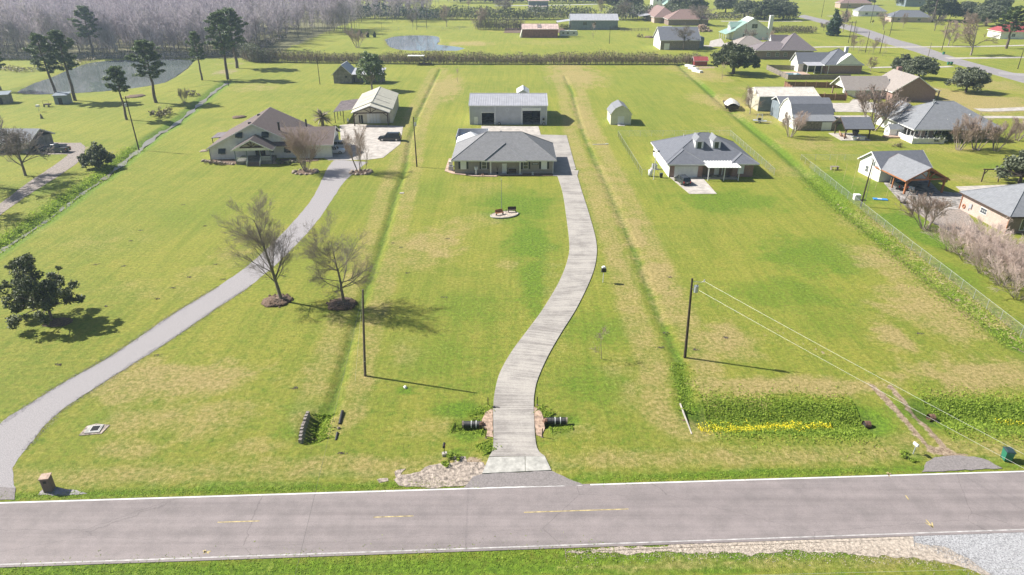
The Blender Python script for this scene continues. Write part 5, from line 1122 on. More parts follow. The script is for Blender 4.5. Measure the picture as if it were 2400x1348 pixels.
t = thing('travel_trailer', 'silver travel trailer parked right of the rust red barn', 'trailer', (27.0,410,0)); mb = MB(); pr = [(0,.6),(10,.6),(10.4,1.4),(10.2,2.9),(9.7,3.3),(.6,3.3),(.1,2.9),(-.1,1.4)]; mb.extrude([(x,0,z) for x, z in pr], (0,2.5,0)); part('body', mb, M['galv'], t)
for x in (2,4.6,8): window(t,'f',0,x,2.1,1.1,.7,'plastic_gray',1,1)
for x in (4.2,5.2): part('wheel', tyre_mb(.38,.25,'y',(x,-.05,.38)), M['rubber'], t)
part('roof_unit', MB().box(4.5,5.5,.8,1.7,3.3,3.6), M['white'], t)
h = thing('gray_barn', 'long slate gray barn with white metal roof and open left lean-to', 'barn', (36.5,451,0)); gable_walls(h, 0, 29, 0, 17, 5.6, 3.0, 'x', 'metal_slate'); gable_roof(h, 0, 29, 0, 17, 5.6, 3.0, 'x', 'metal_roof', ov=.4, th=.1, ribs=1.6)
for x in (8.6,14.4): window(h,'f',0,x,3.6,2.0,1.4,'black',1,1)
mb = MB(); mb.slab([(-8.5,1,4.1),(-.4,1,5.2),(-.4,13,5.2),(-8.5,13,4.1)], .1); part('lean_to_roof', mb, M['metal_roof'], h)
for y in (1.5,12.5): post(h, -8.2, y, 4.1, .25, 'wood_gray')
h = thing('dark_cabin', 'dark two storey cabin with pink roofs at the top edge of the picture', 'house', (13.5,600,0)); part('wall', MB().box(0,16,0,12,0,8.5), M['metal_slate'], h); mb = MB(); mb.slab([(-.5,-5,3.8),(16.5,-5,3.8),(16.5,0,4.8),(-.5,0,4.8)], .2); part('porch_roof', mb, M['shingle_tan'], h); gable_roof(h, 0, 16, 0, 12, 8.5, 4, 'x', 'metal_pink', ov=.6)
for x in (0,8,16): post(h, x, -4.6, 3.8, .3, 'wood_dark')
h = thing('white_farmhouse', 'white farmhouse with green trimmed roof at the top edge behind hedges', 'house', (124,645,0)); gable_walls(h, 0, 16, 4, 18, 8, 5, 'x', 'metal_white'); gable_roof(h, 0, 16, 4, 18, 8, 5, 'x', 'metal_roof', ov=.6); gable_walls(h, 8, 20, -8, 4, 3.4, 4.2, 'y', 'metal_white'); gable_roof(h, 8, 20, -8, 4, 3.4, 4.2, 'y', 'metal_green', ov=.6); window(h,'f',4,4,6,1,2); window(h,'f',4,7,6,1,2)
h = thing('far_brick_house', 'low brick house with slate roof among trees beyond the side street', 'house', (262,505,0), R(-8)); part('wall', MB().box(0,26,0,14,0,3.2), M['brick_pink'], h); hip_roof(h, 0, 26, 0, 14, 3.2, 4, 'shingle_blue', ov=.6); window(h,'f',0,5,1.8,2,1.4); window(h,'f',0,18,1.8,2,1.4)
for (nm, lb, x, y, w, d_, hh, rise, wm, rm) in (('far_tan_house','tan stucco house at the top edge right of centre',285,640,26,14,4,4,'paver','shingle_red'),('far_gray_house','small gray hip roofed house at the top right',335,590,18,12,3.4,3,'metal_slate','shingle_lt'),('red_roof_house','red roofed house at the right edge near the top',270,400,22,14,3.6,4.5,'metal_white','metal_maroon'),('far_brown_house','brown house partly behind the big pine at the right edge',268,340,22,13,3.4,4,'brick_red','shingle_red'),('slate_house','slate gray building at the top right corner',352,660,40,20,6,3,'metal_slate','metal_slate'),('far_white_house','pale house under the tall trees at the top right',262,555,20,12,3.4,4,'metal_white','shingle_lt')):
    h = thing(nm, lb, 'house', (x,y,0), R(-6)); part('wall', MB().box(0,w,0,d_,0,hh), M[wm], h); hip_roof(h, 0, w, 0, d_, hh, rise, rm, ov=.6); window(h,'f',0,w*.3,hh*.55,1.8,1.4); window(h,'f',0,w*.7,hh*.55,1.8,1.4)
h = thing('red_shed', 'small bright red roofed shed at the right end of the long hedgerow', 'shed', (76.5,298.5,0)); gable_walls(h, 0, 5.4, 0, 4, 2.2, 1.2, 'x', 'metal_maroon'); gable_roof(h, 0, 5.4, 0, 4, 2.2, 1.2, 'x', 'metal_maroon', ov=.4, th=.1, fascia='metal_white')
h = thing('pole_canopy', 'white flat canopy on posts standing in the long hedgerow', 'canopy', (-44,300,0)); part('roof', MB().box(0,7,0,4,3.6,3.75), M['metal_white'], h)
for x in (.2,6.8):
    for y in (.2,3.8): post(h, x, y, 3.6, .15, 'wood_gray')
t = thing('hay_wagon', 'dark low wagon parked in front of the hedgerow below the white canopy', 'wagon', (-36.5,300,0)); part('bed', MB().box(-2.8,2.8,-1,1,.5,.9), M['wood_dark'], t)
for x in (-1.8,1.8): part('wheel', tyre_mb(.38,.22,'y',(x,-1.0,.38)), M['rubber'], t)
mb = MB(); vs = []
t = thing('garden_plot', 'brown tilled garden plot behind the rust red barn', 'garden', (-5,432,0)); part('soil', MB().prism(wob([(0,0),(38,0),(38,30),(0,30)],.8,4,3), 0, .12), M['mulch'], t)
# ------------------------------------------------------------------ vehicles
def wheel(par, x, y, r=.36, side=1, rim='chrome'):
    w = link('wheel', None, par, loc=(x, y, r))
    part('tyre', tyre_mb(r, .24, 'y'), M['rubber'], w); part('rim', rim_mb(r*.62, .25, 'y', 10), M[rim], w); return w
def car(kind, name, label, cat, x, y, a, paint, L_=4.8, W_=1.9, Hh=1.75, group=None):
    """front towards +x before rotation"""
    t = thing(name, label, cat, (x, y, .06), a, group); l, w = L_/2, W_/2; belt = Hh*.58; lo = .28
    st = [(-l,lo+.15,belt*.92,w*.86),(-l+.12,lo,belt,w*.97),(-l*.5,lo-.05,belt,w),(l*.35,lo-.05,belt,w),(l*.42,lo-.05,belt*.97,w),(l*.9,lo,belt*.83,w*.93),(l,lo+.12,belt*.66,w*.78)]
    if kind == 'pickup': st = [(-l,lo+.25,belt*.95,w*.97),(-l+.05,lo+.1,belt*.95,w),(-l*.1,lo,belt*.95,w),(l*.35,lo,belt,w),(l*.42,lo,belt,w),(l*.92,lo,belt*.92,w*.96),(l,lo+.12,belt*.8,w*.88)]
    vs = []; fs = []
    for X, z0, z1, hw in st:
        vs += [(X,-hw*.94,z0),(X,hw*.94,z0),(X,hw,(z0+z1)*.5),(X,hw*.93,z1),(X,-hw*.93,z1),(X,-hw,(z0+z1)*.5)]
    for i in range(len(st)-1):
        for j in range(6): fs.append((i*6+j,i*6+(j+1)%6,(i+1)*6+(j+1)%6,(i+1)*6+j))
    fs += [tuple(range(5,-1,-1)), tuple(range((len(st)-1)*6, len(st)*6))]
    part('body', MB().add(vs, fs), M[paint], t)
    if kind == 'pickup': c0, c1, r0, r1 = -l*.12, l*.44, -l*.06, l*.26
    elif kind == 'suv': c0, c1, r0, r1 = -l+.14, l*.44, -l+.42, l*.20
    else: c0, c1, r0, r1 = -l*.72, l*.42, -l*.45, l*.15
    cb = MB(); zb, zt = belt-.01, Hh-.06
    cb.add([(c0,-w*.9,zb),(c1,-w*.88,zb),(c1,w*.88,zb),(c0,w*.9,zb),(r0,-w*.72,zt),(r1,-w*.72,zt),(r1,w*.72,zt),(r0,w*.72,zt)], [(0,3,2,1),(4,5,6,7),(0,1,5,4),(1,2,6,5),(2,3,7,6),(3,0,4,7)])
    cab = part('windows', cb, M['glass2'], t)
    part('roof', MB().add([(r0-.03,-w*.74,zt-.01),(r1+.03,-w*.74,zt-.01),(r1+.03,w*.74,zt-.01),(r0-.03,w*.74,zt-.01),(r0+.1,-w*.64,Hh),(r1-.08,-w*.64,Hh),(r1-.08,w*.64,Hh),(r0+.1,w*.64,Hh)], [(0,3,2,1),(4,5,6,7),(0,1,5,4),(1,2,6,5),(2,3,7,6),(3,0,4,7)]), M[paint], t)
    pl = MB()
    for s_ in (-1, 1):
        for (a0, a1) in ((c0,r0),(c1,r1),((c0+c1)/2,(r0+r1)/2)):
            beam(pl, (a0,s_*w*.905,zb),(a1,s_*w*.73,zt), .08)
    part('pillar', pl, M[paint], t)
    if kind == 'pickup': part('bed_liner', MB().box(-l+.15,-l*.16,-w*.78,w*.78,belt*.95+.004,belt*.95+.02), M['black'], t); part('bed_side', MB().box(-l+.05,-l*.14,-w*.96,-w*.82,belt*.94,belt*1.08).box(-l+.05,-l*.14,w*.82,w*.96,belt*.94,belt*1.08).box(-l+.02,-l+.12,-w*.82,w*.82,belt*.94,belt*1.08), M[paint], t)
    for s_ in (-1, 1):
        for X in (-l*.62, l*.62): wheel(t, X, s_*(w-.1), .37)
        part('headlight', MB().box(l*.93,l*1.0-.0,s_*w*.62-.16,s_*w*.62+.16,belt*.62,belt*.78), M['lamp'], t)
        part('tail_light', MB().box(-l-.01,-l+.1,s_*w*.78-.1,s_*w*.78+.1,belt*.62,belt*.95), M['lampred'], t)
        part('mirror', MB().box(c1-.35,c1-.2,s_*(w+.1)-.1,s_*(w+.1)+.1,belt,belt+.15), M[paint], t)
    part('bumper', MB().box(-l-.05,-l+.05,-w*.9,w*.9,lo+.05,lo+.28), M['black'], t); part('bumper', MB().box(l-.1,l+.04,-w*.75,w*.75,lo+.05,lo+.22), M['black'], t)
    part('licence_plate', MB().box(-l-.06,-l-.052,-.16,.16,belt*.6,belt*.6+.12), M['white'], t)
    return t
def G(px, py): return P(px, py)
x, y = G(913, 331); car('suv', 'parked_suv', 'black full size sport utility vehicle on the pale parking slab', 'car', x, y+.7, math.pi, 'carblack', 5.7, 2.05, 1.95)
car('suv', 'parked_car', 'white sport utility vehicle farther back, nosing out of the cream house carport', 'car', -41.2, 163.0, R(2), 'carwhite', 4.7, 1.9, 1.75)
car('pickup', 'parked_truck', 'white pickup nosing out of the cream house carport nearest the road', 'truck', -41.9, 158.0, R(4), 'carwhite', 5.4, 2.0, 1.8)
x, y = G(1600, 431); car('suv', 'parked_car', 'dark gray hatchback seen from behind on the brick house parking slab', 'car', x, y+.6, R(102), 'cargrey', 4.6, 1.85, 1.65)
x, y = G(131, 358); car('pickup', 'parked_truck', 'dark crew cab pickup parked on the left neighbour gravel', 'truck', x, y+.6, R(174), 'cargrey', 5.9, 2.05, 1.9)
x, y = G(80, 356); car('sedan', 'parked_car', 'dark and silver car parked left of the dark pickup', 'car', x, y+.6, R(178), 'cargrey', 4.9, 1.9, 1.5)
x, y = G(2125, 444); car('pickup', 'parked_truck', 'black pickup under the timber carport with its tail out', 'truck', x-.9, y+1.6, R(80), 'carblack', 5.6, 2.0, 1.8)
x, y = G(1798, 119); car('sedan', 'parked_car', 'small dark car by the corner of the gray wood pool fence', 'car', x, y, R(170), 'carblack', 4.6, 1.8, 1.5)
# utility trailer with rack by the gambrel garage
x, y = G(1780, 288); t = thing('utility_trailer', 'gray open trailer with a loading rack beside the white gambrel garage', 'trailer', (x,y,0), R(-25)); part('frame', MB().box(-1.8,1.8,-.8,.8,.55,.7).tube([(1.8,0,.6),(3.1,0,.5)],.06,5), M['galv'], t)
rk_ = MB()
for (xa,ya) in ((-1,-.7),(-1,.7),(.6,-.7),(.6,.7)): rk_.tube([(xa,ya,.7),(xa*.7,ya,2.3)], .05, 5)
rk_.tube([(-.7,-.7,2.3),(.42,-.7,2.3),(.42,.7,2.3),(-.7,.7,2.3),(-.7,-.7,2.3)], .05, 5); part('rack', rk_, M['galv'], t); part('seat', MB().box(-.5,.3,-.4,.4,.7,1.3), M['black'], t)
for s_ in (-1,1): wheel(t, 0, s_*.9, .32)

# ------------------------------------------------------------------ poles and cables
def hgt(bx, by, ty):
    y = P(bx, by)[1]; dy = -(ty-674)/CAM_F
    Y = math.cos(CAM_P)+dy*math.sin(CAM_P); Z = -math.sin(CAM_P)+dy*math.cos(CAM_P); return CAM_H + y*Z/Y
def pole(label, bx, by, ty, r=.15, lean=0, m='pole', name='utility_pole', group=None, dirx=0):
    x, y = P(bx, by); H_ = hgt(bx, by, ty); t = thing(name, label, 'pole', (x, y, 0), 0, group)
    n = 7; pts = [(lean*(i/(n-1))**1.1, dirx*(i/(n-1)), H_*i/(n-1)) for i in range(n)]
    part('shaft', MB().tube(pts, [r*(1-.35*i/(n-1)) for i in range(n)], 9), M[m], t); return t, (x+lean, y+dirx, H_)
def transformer(t, top, dz=.9, dx=.45, r=.24):
    o = t.location; lx = top[0]-o.x
    b = MB(); b.tube([(lx*.9+dx,-.1,top[2]-dz-.75),(lx*.9+dx,-.1,top[2]-dz)], r, 12); tr = part('transformer', b, M['galv'], t, smooth=False)
    part('bushing', MB().tube([(lx*.9+dx+.1,-.1,top[2]-dz),(lx*.9+dx+.12,-.1,top[2]-dz+.28)], [.06,.03], 6), M['plastic_gray'], tr)
    part('bracket', MB().box(lx*.9+.05,lx*.9+dx,-.14,-.06,top[2]-dz-.4,top[2]-dz-.32), M['galv'], t)
t, pA = pole('dark utility pole with gray transformer and two pale cables, right of the driveway', 1605, 838, 653, .17, -.3)
transformer(t, pA, .85, .5, .26)
part('arm', MB().tube([(-.25,0,pA[2]-.35),(.75,0,pA[2]-.45),(1.05,0,pA[2]-.3)], .03, 6), M['galv'], t); part('insulator', MB().tube([(1.05,0,pA[2]-.42),(1.05,0,pA[2]-.12)], [.09,.05], 8), M['plastic_gray'], t)
part('conduit', MB().tube([(.1,-.17,.2),(.0,-.15,3.0)], .035, 5), M['wire_dark'], t)
t2, pB = pole('weathered gray leaning utility pole left of the driveway', 856, 881, 679, .15, .75, 'pole_gray'); part('bolt', MB().box(.08,.2,-.14,.02,1.9,2.0), M['galv'], t2); part('guy_wire', MB().tube([(.7,0,pB[2]-.4),(-.9,-1.1,0)], .009, 4), M['wire'], t2)
t, pC = pole('dark utility pole with transformer right of the black vehicle', 977, 391, 274, .15, -.1); transformer(t, pC, 1.2, .35, .22); part('arm', MB().tube([(0,0,pC[2]-.4),(.6,0,pC[2]-.4)], .03, 5), M['galv'], t)
t, pD = pole('dark utility pole with transformer standing in the left creek bank', 326, 352, 226, .16, -.2); transformer(t, pD, 1.6, -.35, .22); part('crossarm', MB().box(-.9,.7,-.05,.05,pD[2]-.5,pD[2]-.38), M['pole'], t)
t, pE = pole('thin dark pole far behind the cream house', 750, 198, 131, .13); part('crossarm', MB().box(-.8,.8,-.05,.05,pE[2]-.5,pE[2]-.38), M['pole'], t)
pole('thin dark pole beside the tall double pine', 536, 202, 150, .12); t, pG = pole('dark utility pole beside the long chain link fence on the right', 2017, 484, 374, .15, .35, 'pole'); transformer(t, pG, .4, .3, .16)
part('guy_guard', MB().tube([(.55,-.1,.4),(.55,-.05,7.2)], .05, 6), M['wire'], t)
pole('slim pole standing alone in the far green field', 1428, 103, 62, .14, name='yard_pole')
t, pH = pole('brown yard light pole behind the big live oak', 1743, 104, 53, .16, m='pole_gray'); part('lamp_head', MB().tube([(0,0,pH[2]-.4),(.5,-.6,pH[2])], .12, 6), M['plastic_gray'], t)
fp = [(1925,41,0),(1979,54,2),(2040,54,0),(2085,84,28),(1988,101,50),(1995,107,48),(2028,123,74),(2062,125,72),(2207,118,38),(2385,162,118)]
lbs = ['leftmost of the tall poles beyond the side street','tall leaning pole left of the yellow sign','tall pole beside the yellow sign across the side street','pole on the grass right of the yellow sign pole','thin pole just left of the street bend','taller thin pole just right of the street bend','thin pole in the sapling row before the street','short thin pole at the right of the sapling row','tall utility pole beside the single green bin','utility pole at the right edge beside the side street']
fpt = []
for (bx, by, ty), lb in zip(fp, lbs):
    t, tp = pole(lb, bx, by, ty, .17, group='poles along the side street'); fpt.append(tp)
t, _ = pole('pale pole standing behind the gray green twin trees', 2175, 133, 100, .15, m='wood_gray')
def cable(label, a, b, sag, r, m, name='cable'):
    pts = []
    for i in range(17):
        u = i/16; pts.append((a[0]+(b[0]-a[0])*u, a[1]+(b[1]-a[1])*u, a[2]+(b[2]-a[2])*u - sag*4*u*(1-u)))
    return single(name, MB().tube(pts, r, 4), M[m], label, 'cable')
def ext(a, b, k): return tuple(a[i]+(b[i]-a[i])*k for i in range(3))
e1 = (*P(2400,1059,8.6), 8.6); e2 = (*P(2400,1092,7.6), 7.6)
cable('upper pale cable from the transformer pole to the lower right', (pA[0]+1.3, pA[1], pA[2]-.3), ext((pA[0]+1.3,pA[1],pA[2]-.3), e1, 1.35), .25, .010, 'wire')
cable('lower pale cable from the transformer pole to the lower right', (pA[0]+.5, pA[1], pA[2]-1.2), ext((pA[0]+.5,pA[1],pA[2]-1.2), e2, 1.35), .25, .010, 'wire')
e3 = (*P(690,1348,9.0), 9.0); cable('thin dark cable from the leaning gray pole towards the viewer', (pB[0], pB[1], pB[2]-.3), ext((pB[0],pB[1],pB[2]-.3), e3, 1.3), .2, .009, 'wire_dark')
e4 = (*P(2400,1332,8.5), 8.5); e5 = (*P(2040,1341,8.5), 8.5); cable('thin pale cable crossing the lower right corner', ext(e4,e5,3.2), ext(e5,e4,2.2), .0, .008, 'wire')
cable('faint cable from the creek pole to the pole behind the cream house', (pD[0],pD[1],pD[2]-.4), (pE[0],pE[1],pE[2]-.4), 1.2, .012, 'wire_dark')

# ------------------------------------------------------------------ fences
def chain_fence(name, label, pts, hh=1.35, sp=3.0, pitch=.24, wr=.0035, gate=None, post_r=.026):
    t = thing(name, label, 'fence', (pts[0][0], pts[0][1], 0)); ox, oy = pts[0]; P0 = [(x-ox, y-oy) for x, y in pts]; mesh = MB(); rail = MB()
    base = MB().tube([(0,0,-.3),(0,0,hh+.06)], post_r, 6).mesh('post', M['galv'])
    for a, b in zip(P0[:-1], P0[1:]):
        a = Vector(a); b = Vector(b); L_ = (b-a).length; n = max(1, round(L_/sp)); d = (b-a)/L_
        for i in range(n+1 if (tuple(b) == P0[-1]) else n):
            q = a + (b-a)*i/n; link('post', base, t, loc=(q.x, q.y, 0))
        rail.tube([(a.x,a.y,hh),(b.x,b.y,hh)], .017, 5); k = int(L_/pitch)
        for i in range(-int(hh/pitch), k):
            for s_ in (1, -1):
                u0 = i*pitch; u1 = u0 + hh
                if s_ == 1: z0, z1 = 0.05, hh
                else: z0, z1 = hh, .05
                c0, c1 = max(u0, 0), min(u1, L_)
                if c1 <= c0: continue
                za = z0 + (z1-z0)*(c0-u0)/(u1-u0); zb = z0 + (z1-z0)*(c1-u0)/(u1-u0); p = a+d*c0; q = a+d*c1
                n_ = Vector((-d.y, d.x))*wr
                mesh.add([(p.x-n_.x,p.y-n_.y,za-wr),(p.x+n_.x,p.y+n_.y,za+wr),(q.x+n_.x,q.y+n_.y,zb+wr),(q.x-n_.x,q.y-n_.y,zb-wr)], [(0,1,2,3)])
    part('top_rail', rail, M['galv'], t); part('wire_mesh', mesh, M['fence_wire'], t, kind='stuff'); return t
chain_fence('chain_link_fence', 'chain link fence enclosing the yard of the brick house with dormers', [P(1545,413), P(1504,413), P(1448,320), P(1711,319), P(1814,411), P(1794,411)], 1.45)
FL = [P(1900,379,1.4), P(2020,473.5,1.4), P(2140,567,1.4), P(2230.6,635,1.4), P(2351.8,728,1.4), P(2400,765,1.4), P(2520,860,1.4)]
chain_fence('chain_link_fence', 'long chain link fence running diagonally down the right side', FL, 1.4, wr=.0045)
chain_fence('chain_link_fence', 'low chain link fence behind the white garage with bamboo stakes', [FL[0], P(1876,375), P(2048,377)], 1.3)
chain_fence('chain_link_fence', 'faint far wire fence between the far pond and the bare trees', [P(900,70), P(1000,69), P(1115,70)], 1.6, 9, 1.4, .01, post_r=.08)
def board_fence(name, label, pts, hh, sp, bm, pm, group=None, caps=True):
    t = thing(name, label, 'fence', (pts[0][0], pts[0][1], 0), 0, group); ox, oy = pts[0]; P0 = [Vector((x-ox, y-oy)) for x, y in pts]
    for k, (a, b) in enumerate(zip(P0[:-1], P0[1:])):
        L_ = (b-a).length; n = max(1, round(L_/sp)); d = (b-a)/L_; an = math.atan2(d.y, d.x)
        for i in range(n):
            p = a + d*(L_*i/n); w = L_/n; mb = MB(); m = int(w/.15)
            for j in range(m): mb.box(w*j/m+.006, w*(j+1)/m-.006, -.012, .012, .04, hh - .02*((j*7) % 3))
            mb.box(.05, w-.05, .013, .05, .4, .5); mb.box(.05, w-.05, .013, .05, hh-.4, hh-.3)
            o = part('fence_panel', mb, M[bm], t); o.location = (p.x, p.y, 0); o.rotation_euler = (0,0,an)
        for i in range(n+1 if k == len(P0)-2 else n):
            p = a + d*(L_*i/n); pb = MB(); pb.rbox(0,0,0,.26 if caps else .12,.26 if caps else .12,hh+(.3 if caps else .05)); o = part('post', pb, M[pm], t); o.location = (p.x, p.y, 0); o.rotation_euler = (0,0,an)
    return t
board_fence('wood_fence', 'red brown board fence with pale posts around the pool yard', [P(1985,207),P(1838,205),P(1878,234),P(1982,236)], 2.0, 3.4, 'wood_red', 'wood_redlight')
board_fence('wood_fence', 'weathered gray board fence around the pool of the white house', [P(1862,165),P(1796,163),P(1846,187),P(1992,187)], 1.9, 3.0, 'wood_gray', 'wood_grayd', caps=False)
board_fence('vinyl_fence', 'white panel fence corner between the cream house and workshop', [(-55.0,176.5),(-47.5,177.2),(-46.2,174.2),(-45.6,171.0)], 1.6, 2.4, 'metal_white', 'metal_white', caps=False)
t = thing('rail_fence', 'pale three rail wooden fence between the far gray barn and the houses', 'fence', (*P(1455,74),0)); a = P(1455,74); b = P(1520,72); L_ = b[0]-a[0]
for z in (.5,1.0,1.5): part('rail', MB().tube([(0,0,z),(L_,b[1]-a[1],z)], .09, 5), M['wood_gray'], t)
for i in range(9): part('post', MB().tube([(L_*i/8,(b[1]-a[1])*i/8,0),(L_*i/8,(b[1]-a[1])*i/8,1.7)], .12, 5), M['wood_gray'], t)

# ------------------------------------------------------------------ roadside things
x, y = P(117,1148); t = thing('brick_mailbox', 'square dark brick mailbox pillar with pinkish cap by the gravel drive', 'mailbox', (x,y,0), R(12))
brk = MB().box(-.105,.105,-.02,.02,-.034,.034).mesh('brick', M['brick_dark'])
part('core', MB().box(-.33,.33,-.33,.33,0,1.42), M['wood_grayd'], t)
for r_ in range(17):
    for s_ in range(4):
        for c_ in range(3):
            u = (c_-1)*.222 + (.0 if r_ % 2 else .0); a = s_*math.pi/2
            if s_ == 0 and 12 <= r_ <= 14 and c_ == 1: continue
            o = link('brick', brk, t, loc=(u*math.cos(a)+.34*math.sin(a), u*math.sin(a)-.34*math.cos(a), .06+r_*.081)); o.rotation_euler = (0,0,a)
part('cap', MB().rbox(0,0,1.43,.80,.80,.09), M['paver'], t); part('mailbox_door', MB().box(-.12,.12,-.40,-.35,1.02,1.22), M['black'], t)
sheet('mailbox_pad', wob(PP([(95,1152),(115,1140),(180,1150),(205,1158),(150,1162),(90,1160)]),.05,.3,41), .03, M['gravel'])
# drain inlet
x, y = P(222,1008); t = thing('drain_inlet', 'concrete storm drain inlet with dark grate in the left lawn', 'drain', (x,y,0), R(8)); part('apron', MB().prism([(-1.15,-.75),(.9,-.75),(1.2,.6),(-.2,1.0),(-1.0,.7)], 0, .06), M['rubble'], t)
part('collar', MB().box(-.75,.65,-.55,.65,.06,.14), M['apron'], t); part('grate_frame', MB().box(-.35,.5,-.4,.5,.14,.17), M['white'], t)
gr = MB()
for i in range(9): gr.box(-.29+.085*i,-.25+.085*i,-.35,.45,.17,.19)
part('grate', gr, M['black'], t); part('opening', MB().box(-.3,.45,-.35,.45,.1705,.172), M['dark'], t)
# stone headwall
a = P(722,974); b = P(705,1036); t = thing('stone_headwall', 'curved gray stone headwall beside a dark drainage hole', 'wall', (a[0],a[1],0)); n = 9; rg = random.Random(5)
for i in range(n):
    u = i/(n-1); x = (b[0]-a[0])*u - .12*math.sin(math.pi*u); y = (b[1]-a[1])*u
    bl = MB(); bl.rbox(0,0,-.9,.34,.40,1.32+rg.uniform(-.05,.05),0,.85,.88); o = part('stone', bl, M['stonewall'], t); o.location = (x,y,0); o.rotation_euler = (0,0,rg.uniform(-.1,.1)-.1)
a = P(803,966); b = P(787,1032); t = thing('culvert_pipe', 'dark half buried pipe end lying in the grass right of the stone headwall', 'pipe', (a[0],a[1],.0)); part('pipe', MB().tube([(0,0,.12),((b[0]-a[0])*.45,(b[1]-a[1])*.45,.02)], .16, 10), M['black'], t); part('pipe_end', MB().tube([((b[0]-a[0])*.75,(b[1]-a[1])*.75,.05),(b[0]-a[0],b[1]-a[1],-.02)], .12, 8), M['black'], t); part('stone', MB().blob(((b[0]-a[0])*.6,(b[1]-a[1])*.6,.05), .16, 2), M['rock'], t)
# black culvert pipes either side of the driveway
for px0, px1, py, lb, dz in ((1086,1128,996,'black corrugated culvert pipe with white bands left of the driveway',-.05),(1280,1326,988,'black corrugated culvert pipe with white bands right of the driveway',-.03)):
    a = P(px0,py); b = P(px1,py); t = thing('culvert_pipe', lb, 'pipe', (a[0],a[1],dz)); L_ = b[0]-a[0]; c_ = MB(); pts = []; rr = []
    for i in range(29): pts.append((L_*i/28,0,.12)); rr.append(.36 if i % 2 else .33)
    c_.tube(pts, rr, 14, False); part('pipe', c_, M['black'], t)
    part('bore', MB().tube([(.05,0,.12),(.08,0,.12)], .3, 14), M['dark'], t)
    for q in (.45,.72): part('band', MB().tube([(L_*q-.035,0,.12),(L_*q+.035,0,.12)], .375, 14), M['white'], t)
    part('end_collar', MB().tube([(-.12 if px0 < 1200 else L_,0,.1),(.05 if px0 < 1200 else L_+.15,0,.1)], .37, 12), M['rock'], t); part('clay_collar', MB().blob((L_ if px0 < 1200 else .0,0,.1), .36, 4, 9, 6, .2), M['rust'], t)
for bx, by, lb in ((1144,951,'black marker post left of the driveway, back one'),(1139,1027,'black marker post left of the driveway, front one'),(1259,950,'black marker post right of the driveway, back one'),(1271,1025,'black marker post right of the driveway, front one')):
    x, y = P(bx,by); t = thing('marker_post', lb, 'post', (x,y,0), 0, 'black marker posts at the driveway culvert'); part('post', MB().box(-.045,.045,-.03,.03,0,1.05), M['black'], t); part('base', MB().rbox(0,0,0,.2,.16,.05), M['rock'], t)
x, y = P(1158,957); t = thing('fallen_marker', 'small dark cap with a short bar lying on the driveway edge', 'marker', (x,y,.11)); part('cap', MB().tube([(0,0,0),(0,0,.06)], .13, 10), M['black'], t); part('bar', MB().tube([(-.2,.1,.04),(.6,-.1,.04)], .025, 5), M['black'], t)
# black post mailbox with shrub
x, y = P(1042,1068); t = thing('mailbox', 'black mailbox on a curved black post set in a concrete block', 'mailbox', (x,y,0)); part('base', MB().rbox(0,.05,0,.46,.36,.28,.2), M['concrete'], t); part('post', MB().tube([(0,0,.2),(0,0,1.05)], .035, 6), M['black'], t)
mbx = MB(); pr = [(-.11,1.08),(.11,1.08),(.11,1.24)]+[(.11*math.cos(a_),1.24+.11*math.sin(a_)) for a_ in [math.pi*i/6 for i in range(1,6)]]+[(-.11,1.24)]; mbx.extrude([(p,-.28,q) for p, q in pr], (0,.56,0)); bo = part('box', mbx, M['black'], t); part('flag', MB().box(.115,.13,-.2,-.05,1.22,1.36), M['lampred'], bo)
x, y = P(2140,1064); t = thing('mailbox', 'small white tilted mailbox on a gray post by the farm track', 'mailbox', (x,y,0), R(15)); part('post', MB().tube([(0,0,0),(.05,0,.95)], .05, 6), M['galv'], t); m_ = MB(); m_.extrude([(p,-.26,q-.08) for p, q in pr], (0,.52,0)); part('box', m_, M['white'], t)
# green wheelie bin
def bin_(label, x, y, a, s=1.0, group=None):
    t = thing('wheelie_bin', label, 'bin', (x,y,0), a, group); part('body', MB().rbox(0,0,.08,.54*s,.62*s,.92*s,0,1.2,1.2), M['bin'], t); part('lid', MB().rbox(0,0,1.0*s,.70*s,.82*s,.05,0).rbox(0,0,1.05*s,.66*s,.76*s,.05,0,.8,.8), M['bin_lid'], t)
    part('handle', MB().box(-.25,.25,.40*s,.46*s,.92*s,.97*s), M['bin'], t)
    for s_ in (-1,1): part('wheel', tyre_mb(.13,.07,'x',(s_*.28,.30,.13),10), M['rubber'], t)
    return t
x, y = P(2357,1078); bin_('large green wheeled bin by the road at the lower right', x, y, R(-10), 1.12)
x, y = P(2211,128); bin_('single green bin beside the tall pole by the side street', x, y, 0, 1.15); x, y = P(2222,152); bin_('left one of two green bins at a driveway mouth on the side street', x, y, 0, 1.15); bin_('right one of two green bins at a driveway mouth on the side street', x+1.3, y, 0, 1.15); x, y = P(1875,34); bin_('far green bin at the corner of the side street', x, y, 0, 1.4)
